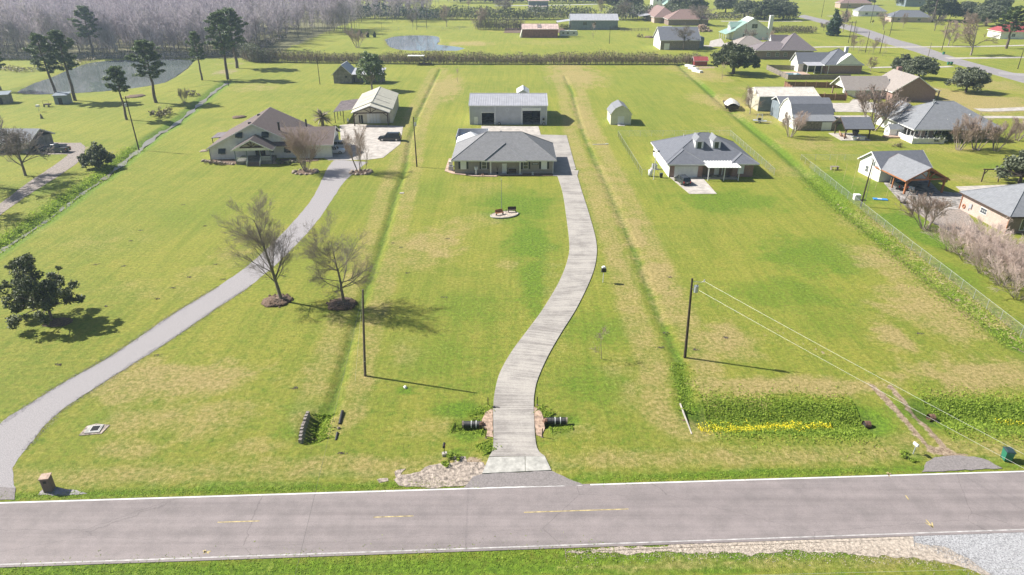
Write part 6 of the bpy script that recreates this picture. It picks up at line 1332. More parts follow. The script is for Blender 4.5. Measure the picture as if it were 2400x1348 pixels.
# flagpole island
cx, cy = P(1182,505); t = thing('garden_bed', 'tilted oval gravel bed with white edging in the centre lawn', 'flower bed', (cx,cy,0), R(22)); el = [(2.55*math.cos(i*math.pi/18), 1.55*math.sin(i*math.pi/18)) for i in range(36)]
part('gravel', MB().prism(el, 0, .2), M['gravel3'], t); eo = MB(); eo.tube([(x*1.01,y*1.01,.16) for x, y in el]+[(el[0][0]*1.01,el[0][1]*1.01,.16)], .10, 6, False); part('edging', eo, M['apron'], t)
x, y = P(1175.5,493); t = thing('flagpole', 'thin bare dark flagpole just behind the oval gravel bed', 'flagpole', (x,y,0)); hh = hgt(1175.5,493,420); part('shaft', MB().tube([(0,0,0),(0,0,hh)], [.045,.025], 8), M['metal_slate'], t); part('finial', MB().blob((0,0,hh), .07, 1), M['chrome'], t)
def yard_bench(name, label, x, y, a, m, cat='bench'):
    t = thing(name, label, cat, (x,y,.2), a); part('seat', MB().box(-.75,.75,-.2,.2,.38,.46), M[m], t); part('backrest', MB().extrude([(-.75,.2,.46),(.75,.2,.46),(.75,.36,.95),(-.75,.36,.95)],(0,.05,0)), M[m], t)
    for s_ in (-.65,.65): part('leg', MB().box(s_-.05,s_+.05,-.2,.2,0,.38), M['black'], t)
    return t
x, y = P(1171,506); yard_bench('garden_bench', 'rust orange bench on the left of the oval gravel bed', x, y, R(28), 'terra'); x, y = P(1200,500); yard_bench('garden_bench', 'dark wooden bench on the right of the oval gravel bed', x, y, R(5), 'wood_dark')
x, y = P(1186,500); t = thing('garden_lantern', 'small brown post between the two benches on the gravel bed', 'lantern', (x,y,.2)); part('post', MB().tube([(0,0,0),(0,0,.35)], .06, 6), M['wood_dark'], t); part('lamp', MB().tube([(0,0,.35),(0,0,.55)], [.1,.07], 6), M['wood_dark'], t)
# bird house on a white pole
x, y = P(1413,662); hh = hgt(1413,662,636); t = thing('martin_house', 'black bird house with white top on a white pole right of the driveway', 'bird house', (x,y,0)); part('pole', MB().tube([(0,0,0),(.02,0,hh)], .05, 7), M['white'], t)
for i in range(2): part('tier', MB().rbox(.02,0,hh+.32*i,.5,.5,.26), M['black'], t)
part('shelf', MB().rbox(.02,0,hh-.04,.72,.6,.04).rbox(.02,0,hh+.27,.72,.6,.04), M['black'], t); part('roof', MB().rbox(.02,0,hh+.59,.6,.55,.18,0,.4,.8), M['white'], t)
# concrete headwall with side pipe by the flower ditch
a = P(1594,946); b = P(1621,1018); t = thing('concrete_headwall', 'thin pale concrete headwall at the left end of the flower filled ditch', 'wall', (a[0],a[1],0)); d = Vector((b[0]-a[0], b[1]-a[1])); nn = Vector((-d.y, d.x)).normalized()*.055
part('wall', MB().prism([(-nn.x,-nn.y),(d.x-nn.x,d.y-nn.y),(d.x+nn.x,d.y+nn.y),(nn.x,nn.y)], -.9, .06), M['concrete'], t); p = MB(); pp = []; r2 = []
for i in range(15): pp.append((d.x*.55-.15-1.0*i/14, d.y*.55, -.2)); r2.append(.22 if i % 2 else .18)
part('pipe', p.tube(pp, r2, 10), M['rust'], t)
for px, py, lb, sg in ((2032,988,'rusty culvert mouth at the right end of the flower filled ditch',1),(2186,972,'rusty culvert mouth at the left end of the farthest right ditch',-1)):
    x, y = P(px,py); t = thing('culvert_mouth', lb, 'pipe', (x,y,-.38)); part('pipe', MB().tube([(-.25*sg,0,0),(.35*sg,0,-.02)], .40, 14, False), M['rust'], t); part('bore', MB().tube([(-.12*sg,0,0),(-.07*sg,0,0)], .375, 14), M['dark'], t)
x, y = P(950,909); single('white_stone', MB().blob((0,0,.08), .2, 3), M['white'], 'small white lump in bright green grass under the pole shadow', 'stone', (x,y,0))
x, y = P(1010,455); single('stepping_stone', MB().rbox(0,0,0,.8,.6,.1), M['concrete'], 'small pale lid in the swale below the cream house drive', 'stone', (*P(942,453),0))
# loose pipes on the right lawn
x, y = P(1408,339); t = thing('white_pipe', 'white pipe lying on the grass left of the fenced yard', 'pipe', (x,y,0), R(6)); part('pipe', MB().tube([(-2,0,.08),(1.2,0,.08)], .07, 6), M['white'], t); part('fitting', MB().tube([(1.25,0,.1),(1.9,.1,.1)], .13, 6), M['white'], t)
# right yard things
x, y = P(2063,468); t = thing('pool_float', 'bright blue plastic float on the grass near the bamboo stakes', 'float', (x,y,0), R(-14)); part('mat', MB().box(-1.25,1.25,-.5,.5,.02,.16), M['blue'], t); part('panel', MB().box(-.5,.3,-.15,.2,.16,.18), M['white'], t)
bb = [(1954,406,364),(1976,425,383),(1996,443,366),(2051,444,400),(2077,461,415),(2000,456,441)]
for i, (bx, by, ty) in enumerate(bb):
    x, y = P(bx,by); hh = hgt(bx,by,ty); single('bamboo_stake', MB().tube([(0,0,0),(.12,0,hh)], .035, 5), M['bamboo'], 'yellow bamboo stake, %s behind the long fence' % ('farthest left','second from the left','tall one near the white box','one beside the garage wall','one nearest the blue float','shortest one by the white box')[i], 'stake', (x,y,0), group='bamboo stakes in the fenced yard')
x, y = P(2007,468); t = thing('storage_box', 'white box beside the dark pole on the long fence', 'box', (x,y,0)); part('body', MB().rbox(0,0,0,1.1,.9,.95), M['white'], t); part('lid', MB().rbox(0,0,.95,1.2,1.0,.12,0,.9,.9), M['metal_white'], t)
x, y = P(2120,476); t = thing('basketball_hoop', 'black portable basketball hoop tipped over the driveway', 'hoop', (x,y,0), R(20)); part('base', MB().rbox(-.2,-.1,0,1.1,.9,.2), M['black'], t); part('pole', MB().tube([(-.3,0,.1),(.3,0,1.6),(.8,0,2.7)], .07, 6), M['black'], t); part('backboard', MB().extrude([(.75,-.6,2.3),(.85,-.6,3.1),(.85,.6,3.1),(.75,.6,2.3)], (.05,0,0)), M['glass'], t)
part('hoop', MB().tube([(1.1+.23*math.cos(i*.63),.23*math.sin(i*.63),2.5) for i in range(11)], .02, 4), M['terra'], t)
a = P(2300,426); b = P(2343,428); t = thing('swing_frame', 'dark timber swing frame on the lawn behind the pink brick house', 'swing frame', (a[0],a[1],0)); W_ = b[0]-a[0]; hh = 2.5
for x, s_ in ((0,1),(W_,-1)): post(t, x, 0, hh, .18, 'wood_dark', 0, [s_*.6])
part('beam', MB().box(-.3,W_+.3,-.1,.1,hh,hh+.2), M['wood_dark'], t)
x, y = P(1955,398); t = thing('garden_table', 'small gray table among the bamboo stakes', 'table', (x,y,0)); part('tabletop', MB().rbox(0,0,.7,1.8,.9,.06), M['wood_gray'], t)
for s_ in (-.7,.7): part('leg', MB().box(s_-.05,s_+.05,-.35,.35,0,.7), M['wood_gray'], t)
for i, (bx, by) in enumerate(((1617,157),(1625,163),(1634,169))):
    x, y = P(bx,by); single('planter_bed', MB().box(-.8,.8,-2.4,2.4,0,.8), M['metal_white'], 'long white raised planter, %s of three near the red shed' % ('farthest','middle','nearest')[i], 'planter', (x,y,0), R(28), group='raised planters')
x, y = P(1645,74); t = thing('brush_pile', 'large tan pile of cut logs and brush behind the white gabled house', 'log pile', (x,y,0)); rg = random.Random(4); lg = None
for i in range(120):
    if lg is None: lg = MB().tube([(0,0,-1.2),(0,0,1.2)], [.28,.22], 6).mesh('log', M['paver'])
    u, v = rg.gauss(0,2.4), rg.gauss(0,1.6); hz = max(.2, 4.2*math.exp(-(u*u/14+v*v/7))*rg.uniform(.4,1)); o = link('log', lg, t, loc=(u,v,hz)); o.rotation_euler = (rg.uniform(0,3),rg.uniform(0,3),rg.uniform(0,6))
x, y = P(2040,64); t = thing('yellow_sign', 'yellow diamond sign on the pole beyond the side street', 'sign', (*P(2044,60),0)); part('post', MB().tube([(0,0,0),(0,0,2.6)], .06, 5), M['galv'], t); part('panel', MB().extrude([(0,-.05,1.6),(1.0,-.05,2.6),(0,-.05,3.6),(-1.0,-.05,2.6)],(0,.04,0)), M['line_yellow'], t)
x, y = P(93,282); single('tree_stump', MB().tube([(0,0,0),(.05,0,.5),(-.1,0,1.3)], [.45,.3,.12], 7), M['bark'], 'short broken stump on the left neighbour lawn', 'stump', (*P(98,278),0))
x, y = P(91,254); t = thing('bird_feeder', 'small white feeder on a post on the left neighbour lawn', 'feeder', (*P(92,262),0)); part('post', MB().tube([(0,0,0),(0,0,1.4)], .06, 5), M['galv'], t); part('box', MB().rbox(0,0,1.4,.9,.7,.6), M['white'], t)
x, y = P(560,272); single('leaf_pile', MB().blob((0,0,0), 2.0, 6, 12, 6, .2, .22), M['mulch'], 'low brown leaf pile on the lawn behind the cream house', 'leaf pile', (*P(561,275),0), smooth=True)
x, y = P(318,228); single('leaf_pile', MB().blob((0,0,0), 3.0, 7, 14, 6, .2, .14), M['mulch'], 'long low brown debris mound between the two near pines', 'debris mound', (*P(318,226),0), smooth=True)
single('dirt_mound', MB().blob((0,0,0), 3.4, 9, 12, 6, .25, .25), M['mulch'], 'dark earth mound left of the white gabled house', 'dirt mound', (*P(1522,88),0), smooth=True)
t = thing('boulder', 'pale flat branch pile at the left end of the cream house', 'rock', (*P(478,354),0)); part('slab', MB().blob((0,0,0), 1.0, 3, 10, 5, .3, .25), M['rock'], t, smooth=True)
# ------------------------------------------------------------------ plants
def seg_mesh(name, segs, m, n=3):
    """tapered limbs from (x0,y0,z0,x1,y1,z1,r0,r1) rows; n == 2 gives twigs of one blade each"""
    S = np.array(segs, np.float64); p = S[:, 0:3]; q = S[:, 3:6]; r0 = S[:, 6:7]; r1 = S[:, 7:8]
    d = q - p; d /= (np.linalg.norm(d, axis=1, keepdims=True) + 1e-9)
    a = np.where(np.abs(d[:, :1]) < .8, np.array([[1.,0,0]]), np.array([[0,1.,0]])); u = np.cross(d, a); u /= np.linalg.norm(u, axis=1, keepdims=True); w = np.cross(d, u)
    if n == 2:
        t = np.arange(len(S))[:, None]*2.39; e = u*np.cos(t) + w*np.sin(t)
        V = np.stack([p-e*r0, p+e*r0, q+e*r1, q-e*r1], 1).reshape(-1, 3); F = np.arange(len(V)).reshape(-1, 4)
        return np_mesh(name, V, F, m)
    rings = []
    for c, r in ((p, r0), (q, r1)):
        for j in range(n):
            t = 2*math.pi*j/n; rings.append(c + (u*math.cos(t) + w*math.sin(t))*r)
    V = np.stack(rings, 1); k = len(S); V = V.reshape(-1, 3); o = (np.arange(k)*2*n)[:, None]
    F = np.concatenate([o + np.array([[j, (j+1) % n, (j+1) % n + n, j+n]]) for j in range(n)], 0)
    return np_mesh(name, V, F, m, smooth=(n > 3))
def leaf_VF(C, s, rg, elong=1.6, up=.3):
    C = np.asarray(C); k = len(C); nrm = rg.normal(size=(k, 3)); nrm[:, 2] = np.abs(nrm[:, 2]) + up; nrm /= np.linalg.norm(nrm, axis=1, keepdims=True)
    a = rg.normal(size=(k, 3)); u = np.cross(nrm, a); u /= np.linalg.norm(u, axis=1, keepdims=True); w = np.cross(nrm, u)
    sz = (s * rg.uniform(.6, 1.35, size=(k, 1))) if np.isscalar(s) else (np.asarray(s)[:, None]*rg.uniform(.6,1.35,size=(k,1)))
    V = np.stack([C-u*sz*.5*elong, C-w*sz*.5, C+u*sz*.5*elong, C+w*sz*.5], 1).reshape(-1, 3); return V, np.arange(k*4).reshape(-1, 4)
def leaves(name, C, s, m, seed, elong=1.6, up=.3):
    V, F = leaf_VF(C, s, np.random.RandomState(seed), elong, up); return np_mesh(name, V, F, m)
def ball_pts(c, r, n, rg, shell=.55, zs=.75):
    d = rg.normal(size=(n, 3)); d /= np.linalg.norm(d, axis=1, keepdims=True); k = shell + (1-shell)*rg.uniform(size=(n, 1))**.6
    return np.array(c) + d*k*r*np.array([1, 1, zs])
def rvec(rg):
    return Vector((rg.gauss(0,1), rg.gauss(0,1), rg.gauss(0,1))).normalized()
def grow(rg, p, d, L_, r, lv, cfg, out, tips=None):
    c = cfg[lv]; n = c['n']; step = L_/n; last = lv == len(cfg)-1; kids = c.get('kids', 0); k0 = c.get('start', .25)
    slots = [] if last else sorted(rg.uniform(k0, 1) for _ in range(kids)); si = 0
    for i in range(n):
        d = (d + rvec(rg)*c.get('wig', .12) + Vector((0,0,c.get('up', .03)))).normalized(); q = p + d*step
        ra = r*(1-(i/n)*c.get('taper', .75)); rb = r*(1-((i+1)/n)*c.get('taper', .75)); out[lv].append((*p, *q, ra, rb))
        while si < len(slots) and slots[si] <= (i+1)/n:
            t = slots[si]; si += 1; pp = p.lerp(q, min(1, max(0, t*n-i))); ax = d.cross(rvec(rg)).normalized(); ang = c.get('ang', .8)*rg.uniform(.7, 1.25)
            dd = (d*math.cos(ang) + ax*math.sin(ang)).normalized(); ll = L_*c.get('ratio', .55)*rg.uniform(.65, 1.15)*(1.15-.55*t*c.get('shrink', 1)); grow(rg, pp, dd, ll, (ra+rb)*.5*c.get('rr', .5), lv+1, cfg, out, tips)
        p = q
    if tips is not None and lv >= len(cfg)-2: tips.append(tuple(p))
def build_tree(seed, H_, r, cfg, lean=(0,0)):
    rg = random.Random(seed); out = [[] for _ in cfg]; tips = []
    grow(rg, Vector((0,0,0)), Vector((lean[0],lean[1],1)).normalized(), H_, r, 0, cfg, out, tips); return out, tips
def bare_meshes(tag_, seed, H_, r, cfg, bark, twig, lean=(0,0), big=2, fine_n=3, rmin=.008):
    out, _ = build_tree(seed, H_, r, cfg, lean)
    limbs = [s for l in out[:big] for s in l]; tw = [tuple(s[:6])+(max(s[6], rmin), max(s[7], rmin*.6)) for l in out[big:] for s in l]
    return seg_mesh('trunk', limbs, M[bark], 6), seg_mesh('twig_crown', tw, M[twig], fine_n)
def topz(me):
    co = np.empty(len(me.vertices)*3, np.float32); me.vertices.foreach_get('co', co); return float(np.percentile(co[2::3], 99.7))
def put_tree(tm, cm, label, x, y, s=1.0, rz=0.0, name='bare_tree', cat='tree', group=None, sz=None, crown_kind=None, z=0):
    t = thing(name, label, cat, (x, y, z), rz, group); t.scale = (s, s, sz or s)
    link('trunk', tm, t); c = link('crown', cm, t)
    return t
# --- the two tall bare trees on root mounds
cfgA = [dict(n=9,kids=28,start=.22,ang=.74,ratio=.48,rr=.36,wig=.08,up=.02,taper=.85,shrink=.9), dict(n=6,kids=12,start=.15,ang=.5,ratio=.55,rr=.5,wig=.10,up=.05), dict(n=4,kids=10,start=.1,ang=.5,ratio=.55,rr=.55,wig=.14,up=.04), dict(n=3,kids=5,start=.1,ang=.5,ratio=.6,rr=.6,wig=.16,up=.03), dict(n=2,wig=.2)]
tm, cm = bare_meshes('A', 11, 14.6, .31, cfgA, 'bark', 'twig', (-.04, .0), 2, 3, .0065)
x, y = P(660,706); put_tree(tm, cm, 'tall bare tree on the left root mound beside the gravel drive', x, y, hgt(655,715,462)/topz(cm))
cfgB = [dict(n=8,kids=26,start=.22,ang=1.1,ratio=.52,rr=.42,wig=.10,up=.02,taper=.9,shrink=.6), dict(n=6,kids=12,start=.15,ang=.6,ratio=.55,rr=.5,wig=.17,up=.05), dict(n=4,kids=10,start=.1,ang=.6,ratio=.50,rr=.55,wig=.18,up=.04), dict(n=3,kids=5,start=.1,ang=.6,ratio=.55,rr=.6,wig=.18,up=.03), dict(n=2,wig=.2)]
tm, cm = bare_meshes('B', 23, 12.0, .29, cfgB, 'bark', 'twig', (.03, .0), 2, 3, .0065)
x, y = P(806,716); put_tree(tm, cm, 'spreading bare tree on the right root mound by the swale', x, y, hgt(803,722,515)/topz(cm))
for (px, py, lb, sd_) in ((650,706,'brown mulch and root mound under the left bare tree',1),(800,714,'brown mulch and root mound under the right bare tree',2)):
    x, y = P(px,py); t = thing('root_mound', lb, 'mound', (x,y,0)); part('mulch', MB().blob((0,0,0), 1.9, sd_, 26, 10, .16, .2), M['mulch'], t, smooth=True); rg = random.Random(sd_); rt = MB()
    for i in range(34):
        a = rg.uniform(0,6.28); r0 = rg.uniform(.15,.5); r1 = rg.uniform(.9,1.95); b = a+rg.uniform(-.4,.4)
        rt.tube([(.45+r0*math.cos(a), r0*math.sin(a), .42), (.3+(r0+r1)/2*math.cos((a+b)/2), (r0+r1)/2*math.sin((a+b)/2), .30+rg.uniform(-.04,.1)), (r1*math.cos(b), r1*math.sin(b), .04)], [.09,.06,.03], 5)
    part('root', rt, M['root'], t, kind='stuff'); cl_ = MB()
    for i in range(40): a = rg.uniform(0,6.28); q = rg.uniform(.5,2.05); cl_.blob((q*math.cos(a), q*math.sin(a), .38*(1-q/2.2)), rg.uniform(.08,.24), i, 6, 4, .3)
    part('clod', cl_, M['mulch'], t, kind='stuff')
cfgS = [dict(n=6,kids=12,start=.15,ang=.7,ratio=.5,rr=.4,wig=.06), dict(n=4,kids=6,start=.2,ang=.6,ratio=.55,rr=.5,wig=.15,up=.08), dict(n=3,kids=3,ang=.6,ratio=.6,rr=.6,wig=.2), dict(n=2,wig=.2)]
smT, smC = bare_meshes('S', 5, 3.3, .045, cfgS, 'bark_pale', 'twig_tan', big=2, rmin=.011)
x, y = P(1409,841); put_tree(smT, smC, 'small pale bare sapling casting a thin shadow right of the driveway', x, y)
for bx, by, s, lb in ((1073,193,1.2,'tiny bare sapling left of the metal sheds behind the barn'),(1692,188,1.5,'leafless young tree left of the big live oak'),(1390,91,2.0,'bare young tree in the far field by the gray barn')):
    x, y = P(bx,by); put_tree(smT, smC, lb, x, y, s, 1.2)
# --- vase shaped crape myrtles
def vase(seed, stems, H_, spread, twig, kids=5, r=.05, bark='bark_pale', rmin=.011):
    rg = random.Random(seed); cf = [dict(n=7,kids=8,start=.28,ang=.32,ratio=.55,rr=.6,wig=.07,up=.03,taper=.7), dict(n=4,kids=kids,start=.15,ang=.4,ratio=.6,rr=.6,wig=.12,up=.05), dict(n=3,kids=3,start=.1,ang=.45,ratio=.6,rr=.65,wig=.15,up=.03), dict(n=2,wig=.2)]
    out = [[] for _ in cf]
    for i in range(stems):
        a = 6.28*i/stems + rg.uniform(-.4,.4); k = spread*rg.uniform(.25,1); d = Vector((math.cos(a)*k, math.sin(a)*k, 1)).normalized(); grow(rg, Vector((math.cos(a)*.35*min(1,spread*2), math.sin(a)*.35*min(1,spread*2), 0)), d, H_*rg.uniform(.8,1.05)/d.z*.85, r*rg.uniform(.8,1.2), 0, cf, out)
    return seg_mesh('trunk', out[0], M[bark], 5), seg_mesh('twig_crown', [tuple(s[:6])+(max(s[6],rmin),max(s[7],rmin*.6)) for l in out[1:] for s in l], M[twig], 3)
vT, vC = vase(3, 22, 10.5, .62, 'twig_tan', 8, .06, 'bark_pale', .018); x, y = P(716,402); put_tree(vT, vC, 'huge many stemmed bare crape myrtle hiding the right wing of the cream house', x, y, 1.05*hgt(716,402,298)/topz(vC), 0, 'crape_myrtle')
wT, wC = vase(7, 7, 10.0, .42, 'twig_tan', 8, .085, 'bark_pale', .018); x, y = P(841,403); put_tree(wT, wC, 'tall bare crape myrtle between the gravel drive and the black vehicle', x, y, 1.05*hgt(841,403,300)/topz(wC), 0, 'crape_myrtle'); x, y = P(853,402); uT, uC = vase(9, 3, 5.6, .5, 'twig_tan', 5, .06, 'bark_pale'); put_tree(uT, uC, 'shorter bare crape myrtle right of the tall one by the slab', x, y, hgt(853,402,330)/topz(uC), 0, 'crape_myrtle')
for px, py, lb, s in ((716,404,'rock ring round the foot of the huge crape myrtle',1.9),(846,405,'rock ring round the feet of the two crape myrtles by the slab',1.7)):
    x, y = P(px,py); rockbed('flower_bed', lb, [(x+s*1.3*math.cos(a),y+s*math.sin(a)) for a in [i*.628 for i in range(10)]], [(x+s*1.3*math.cos(a),y+s*math.sin(a)) for a in [i*.45 for i in range(14)]], sd_=int(px))
# --- leafy trees
def lobed_tree(seed, lobes, n_per, leaf, s, m, bark, trunk_r=.2, trunk_h=2.0, elong=1.6, zs=.8, trunk_pts=None, sub=5, shell=.5):
    rg = np.random.RandomState(seed); C = []; segs = []; top = np.array([0, 0, trunk_h]); segs.append((0,0,0,0,0,trunk_h,trunk_r*1.15,trunk_r*.8))
    for (x, y, z, r) in lobes:
        c = np.array([x, y, z]); mid = top*.5 + c*.5 + rg.normal(size=3)*.25*r; segs.append((*top, *mid, trunk_r*.55, trunk_r*.32)); segs.append((*mid, *c, trunk_r*.32, trunk_r*.12))
        k = max(2, int(sub)); subs = ball_pts(c, r*.75, k, rg, .4, zs)
        for sc in subs:
            segs.append((*c, *sc, trunk_r*.12, trunk_r*.05)); C.append(ball_pts(sc, r*rg.uniform(.32,.55), max(3, int(n_per*r*r/k)), rg, shell, zs))
    return seg_mesh('trunk', segs, M[bark], 6), leaves('leaf_crown', np.concatenate(C), s, M[leaf], seed, elong)
mx = lambda px: (px-120)*.0545
mz = lambda py: (748-py)*.063
rg = np.random.RandomState(4); L_ = []
for (px, py, r) in ((80,622,34),(48,652,32),(108,648,36),(62,690,38),(104,688,40),(148,682,34),(186,668,18),(198,664,11),(160,706,28),(188,706,16),(42,716,26),(28,734,15),(78,722,30),(122,712,26),(24,668,15),(92,603,17),(140,656,22),(150,640,10),(60,616,16),(20,700,14)):
    for q in range(2): L_.append((mx(px)+rg.normal()*.2, rg.normal()*1.6*(.5+r/45), mz(py)+.2, r*.050))
mT, mC = lobed_tree(6, L_, 210, 'leaf_mag', .27, 'leaf_mag', 'bark', .2, 2.3, 1.9, .8, sub=7, shell=.35) if False else lobed_tree(6, L_, 210, 'leaf_mag', .21, 'leaf_mag', 'bark', .2, 2.3, 1.8, .8, sub=7, shell=.35)
x, y = P(122,750); put_tree(mT, mC, 'dark glossy magnolia tree standing alone on the left lawn', x, y, .90, 0, 'magnolia_tree')
x, y = P(135,756); rg_ = random.Random(3); single('mulch_ring', MB().prism(wob([(1.9*math.cos(a),1.3*math.sin(a)) for a in [i*.52 for i in range(12)]],.12,.4,3), 0, .05), M['mulch'], 'brown leaf litter ring under the magnolia', 'mulch', (x,y,0))
def dome(seed, R_, Hc, z0, k, rlobe):
    rg = np.random.RandomState(seed); o = []
    for i in range(k):
        a = rg.uniform(0, 6.28); u = rg.uniform(0,1)**.5; z = rg.uniform(.05,1); rr = R_*u*math.sqrt(max(.05, 1-(z-.25)**2/.8)) if True else 0
        o.append((rr*math.cos(a), rr*math.sin(a), z0+Hc*z*(1-.35*u*u), rlobe*rg.uniform(.7,1.25)))
    return o
bT, bC = lobed_tree(12, dome(2, 3.6, 3.6, 1.0, 34, 1.15), 130, 'leaf_mag', .26, 'leaf_mag', 'bark_dark', .25, .8, 1.8, .8, sub=6, shell=.35)
x, y = P(235,392); put_tree(bT, bC, 'broad dark glossy bush at the creek beside the left neighbour lane', x, y, 1.0, 0, 'magnolia_bush')
oT, oC = lobed_tree(21, dome(3, 6.6, 6.6, 2.6, 60, 1.9), 62, 'leaf_oak', .42, 'leaf_oak', 'bark_dark', .5, 2.4, 1.5, .7, sub=7)
x, y = P(1718,174); put_tree(oT, oC, 'big dark live oak shading the lawn right of the red shed', x, y, 1.28, 0, 'live_oak')
qT, qC = lobed_tree(22, dome(5, 6.0, 6.0, 2.2, 52, 1.7), 60, 'leaf_oak2', .40, 'leaf_oak2', 'bark_dark', .42, 2.0, 1.5, .75, sub=7)
pT, pC = lobed_tree(25, dome(8, 4.2, 5.0, 1.6, 34, 1.6), 62, 'leaf_oak2', .40, 'leaf_oak2', 'bark_dark', .35, 1.8, 1.5, .8, sub=7)
for (bx, by, s, rz, lb, tm_, cm_) in ((2263,216,1.0,.4,'round gray green oak standing alone on the lawn near the side street',qT,qC),(2152,184,.98,2.1,'right one of the two touching gray green oaks by the driveway mouth',qT,qC),(2112,170,.95,4.1,'left one of the two touching gray green oaks by the driveway mouth',pT,pC),(2388,432,.95,1.0,'gray green shrubby tree at the right edge behind the pink brick house',pT,pC)):
    x, y = P(bx,by); put_tree(tm_, cm_, lb, x, y, s, rz, 'oak_tree')
cT, cC = lobed_tree(31, [(0,0,1.2+i*.8,2.5-.22*i) for i in range(9)]+[(1.1*math.cos(i),1.1*math.sin(i),1.2+.6*i,1.6) for i in range(8)], 60, 'leaf_cedar', .5, 'leaf_cedar', 'bark_dark', .3, 1.0, 1.4, .9, sub=7)
for bx, by, s, lb in ((1951,84,1.75,'dark green conical cedar beside the side street'),(1980,52,1.0,'smaller dark cedar at the pole beyond the side street')):
    x, y = P(bx,by); put_tree(cT, cC, lb, x, y, s, 0, 'cedar_tree')
for bx, by, s, lb in ((847,88,.45,'left'),(862,88,.4,'middle'),(878,88,.4,'right')):
    x, y = P(bx,by); put_tree(cT, cC, '%s one of three tiny conifers in the field left of the far pond' % lb, x, y, s, 0, 'cedar_sapling', 'tree', 'tiny conifers')
def pine(seed, H_, crown0, R_, nb=46, tuft=26, lean=(0,0), m='leaf_pine', s=.34, bark='bark_pine', fork=False):
    rg = random.Random(seed); nr = np.random.RandomState(seed); segs = []; C = []; n = 9; pts = [Vector((lean[0]*(i/n)**1.4*H_, lean[1]*(i/n)*H_, H_*i/n)) + Vector((rg.gauss(0,.12), rg.gauss(0,.12), 0))*(i > 0) for i in range(n+1)]; r = .026*H_
    for i in range(n): segs.append((*pts[i], *pts[i+1], r*(1-.85*i/n), r*(1-.85*(i+1)/n)))
    for b in range(nb):
        u = crown0 + (1-crown0)*((b+.5)/nb); k = u*n; i = min(int(k), n-1); p = pts[i].lerp(pts[i+1], k-i); v = (u-crown0)/(1-crown0); a = b*2.4 + rg.uniform(-.5,.5)
        L2 = R_*(math.sin(math.pi*min(1,.22+.78*v))**.6)*rg.uniform(.5,1.15)+.4; d = Vector((math.cos(a), math.sin(a), rg.uniform(-.05,.45)+v*.5)).normalized(); q = p + d*L2; segs.append((*p, *q, .10*(1-.5*v), .03))
        for t in range(3 + int(L2)):
            c = p.lerp(q, rg.uniform(.45,1.05)) + rvec(rg)*.45*rg.random(); C.append(ball_pts(c, rg.uniform(.45,.85), tuft, nr, .2, .6))
    return seg_mesh('trunk', segs, M[bark], 6), leaves('needle_crown', np.concatenate(C), s, M[m], seed, 2.2, .6)
pn = [pine(1, 19, .42, 3.6), pine(2, 20, .45, 3.9, lean=(-.06,0)), pine(3, 18, .40, 4.3, 52), pine(4, 13, .55, 2.6, 30)]
pl = [(137,240,78,1,.3,'left one of the two leaning pines at the pond bank by the blue shed',.95),(176,236,70,1,2.0,'right one of the two leaning pines at the pond bank by the blue shed',1),(366,241,94,2,.8,'broad crowned pine in front of the right end of the big pond',1.12),(297,281,155,3,0,'short crowned pine in front of the creek pole',1.0),(474,188,74,0,1.3,'slim pine at the right bank of the big pond',.9),(534,186,28,0,2.6,'left trunk of the tall pine pair at the creek head',1.05),(556,160,20,2,4.0,'right trunk of the tall pine pair at the creek head',1.1),(222,138,14,0,5.0,'hazy pine at the edge of the woods behind the big pond',1.2),(2,212,95,2,1.0,'pine cut by the left picture edge beside the big pond',1)]
for bx, by, ty, k, rz, lb, w in pl:
    x, y = P(bx,by); hh = hgt(bx,by,ty); H0 = topz(pn[k][1]); put_tree(*pn[k], lb, x, y, hh/H0*w, rz, 'pine_tree', sz=hh/H0)
lT, lC = lobed_tree(41, [(x_*.9,y_*.9,z_,r_) for x_,y_,z_,r_ in dome(11, 4.2, 9.6, 2.6, 46, 1.35)], 62, 'leaf_pale', .34, 'leaf_pale', 'bark_pale', .3, 2.6, 1.8, .9, sub=8, shell=.3)
x, y = P(872,212); put_tree(lT, lC, 'tall airy pale green tree rising behind the cream workshop', x, y, 1.12, 0, 'leafy_tree', sz=1.16)
# palm
x, y = P(757,297); t = thing('palm_tree', 'small brown green palm behind the cream house wing', 'palm', (x,y,0)); part('trunk', MB().tube([(0,0,0),(0,0,1.3),(0,0,2.4)], [.45,.4,.5], 10), M['bark'], t); rg = random.Random(2); C = MB()
for i in range(58):
    a = rg.uniform(0,6.28); e = rg.uniform(-.3,1.25); L2 = rg.uniform(2.2,3.4); pts = []
    for k in range(5): u = k/4; pts.append(Vector((math.cos(a)*L2*u*math.cos(e*(1-.4*u)), math.sin(a)*L2*u*math.cos(e*(1-.4*u)), 2.4 + L2*u*math.sin(e) - 1.0*u*u)))
    sd2 = Vector((-math.sin(a), math.cos(a), 0))
    for k in range(4):
        w0 = .30*math.sin(math.pi*(.15+.8*k/4)); w1 = .30*math.sin(math.pi*(.15+.8*(k+1)/4)); p, q = pts[k], pts[k+1]; C.add([tuple(p-sd2*w0), tuple(p+Vector((0,0,.07))), tuple(q+Vector((0,0,.07))), tuple(q-sd2*w1)], [(0,1,2,3)]); C.add([tuple(p+sd2*w0), tuple(p+Vector((0,0,.07))), tuple(q+Vector((0,0,.07))), tuple(q+sd2*w1)], [(3,2,1,0)])
part('fronds', C, M['leaf_palm'], t)
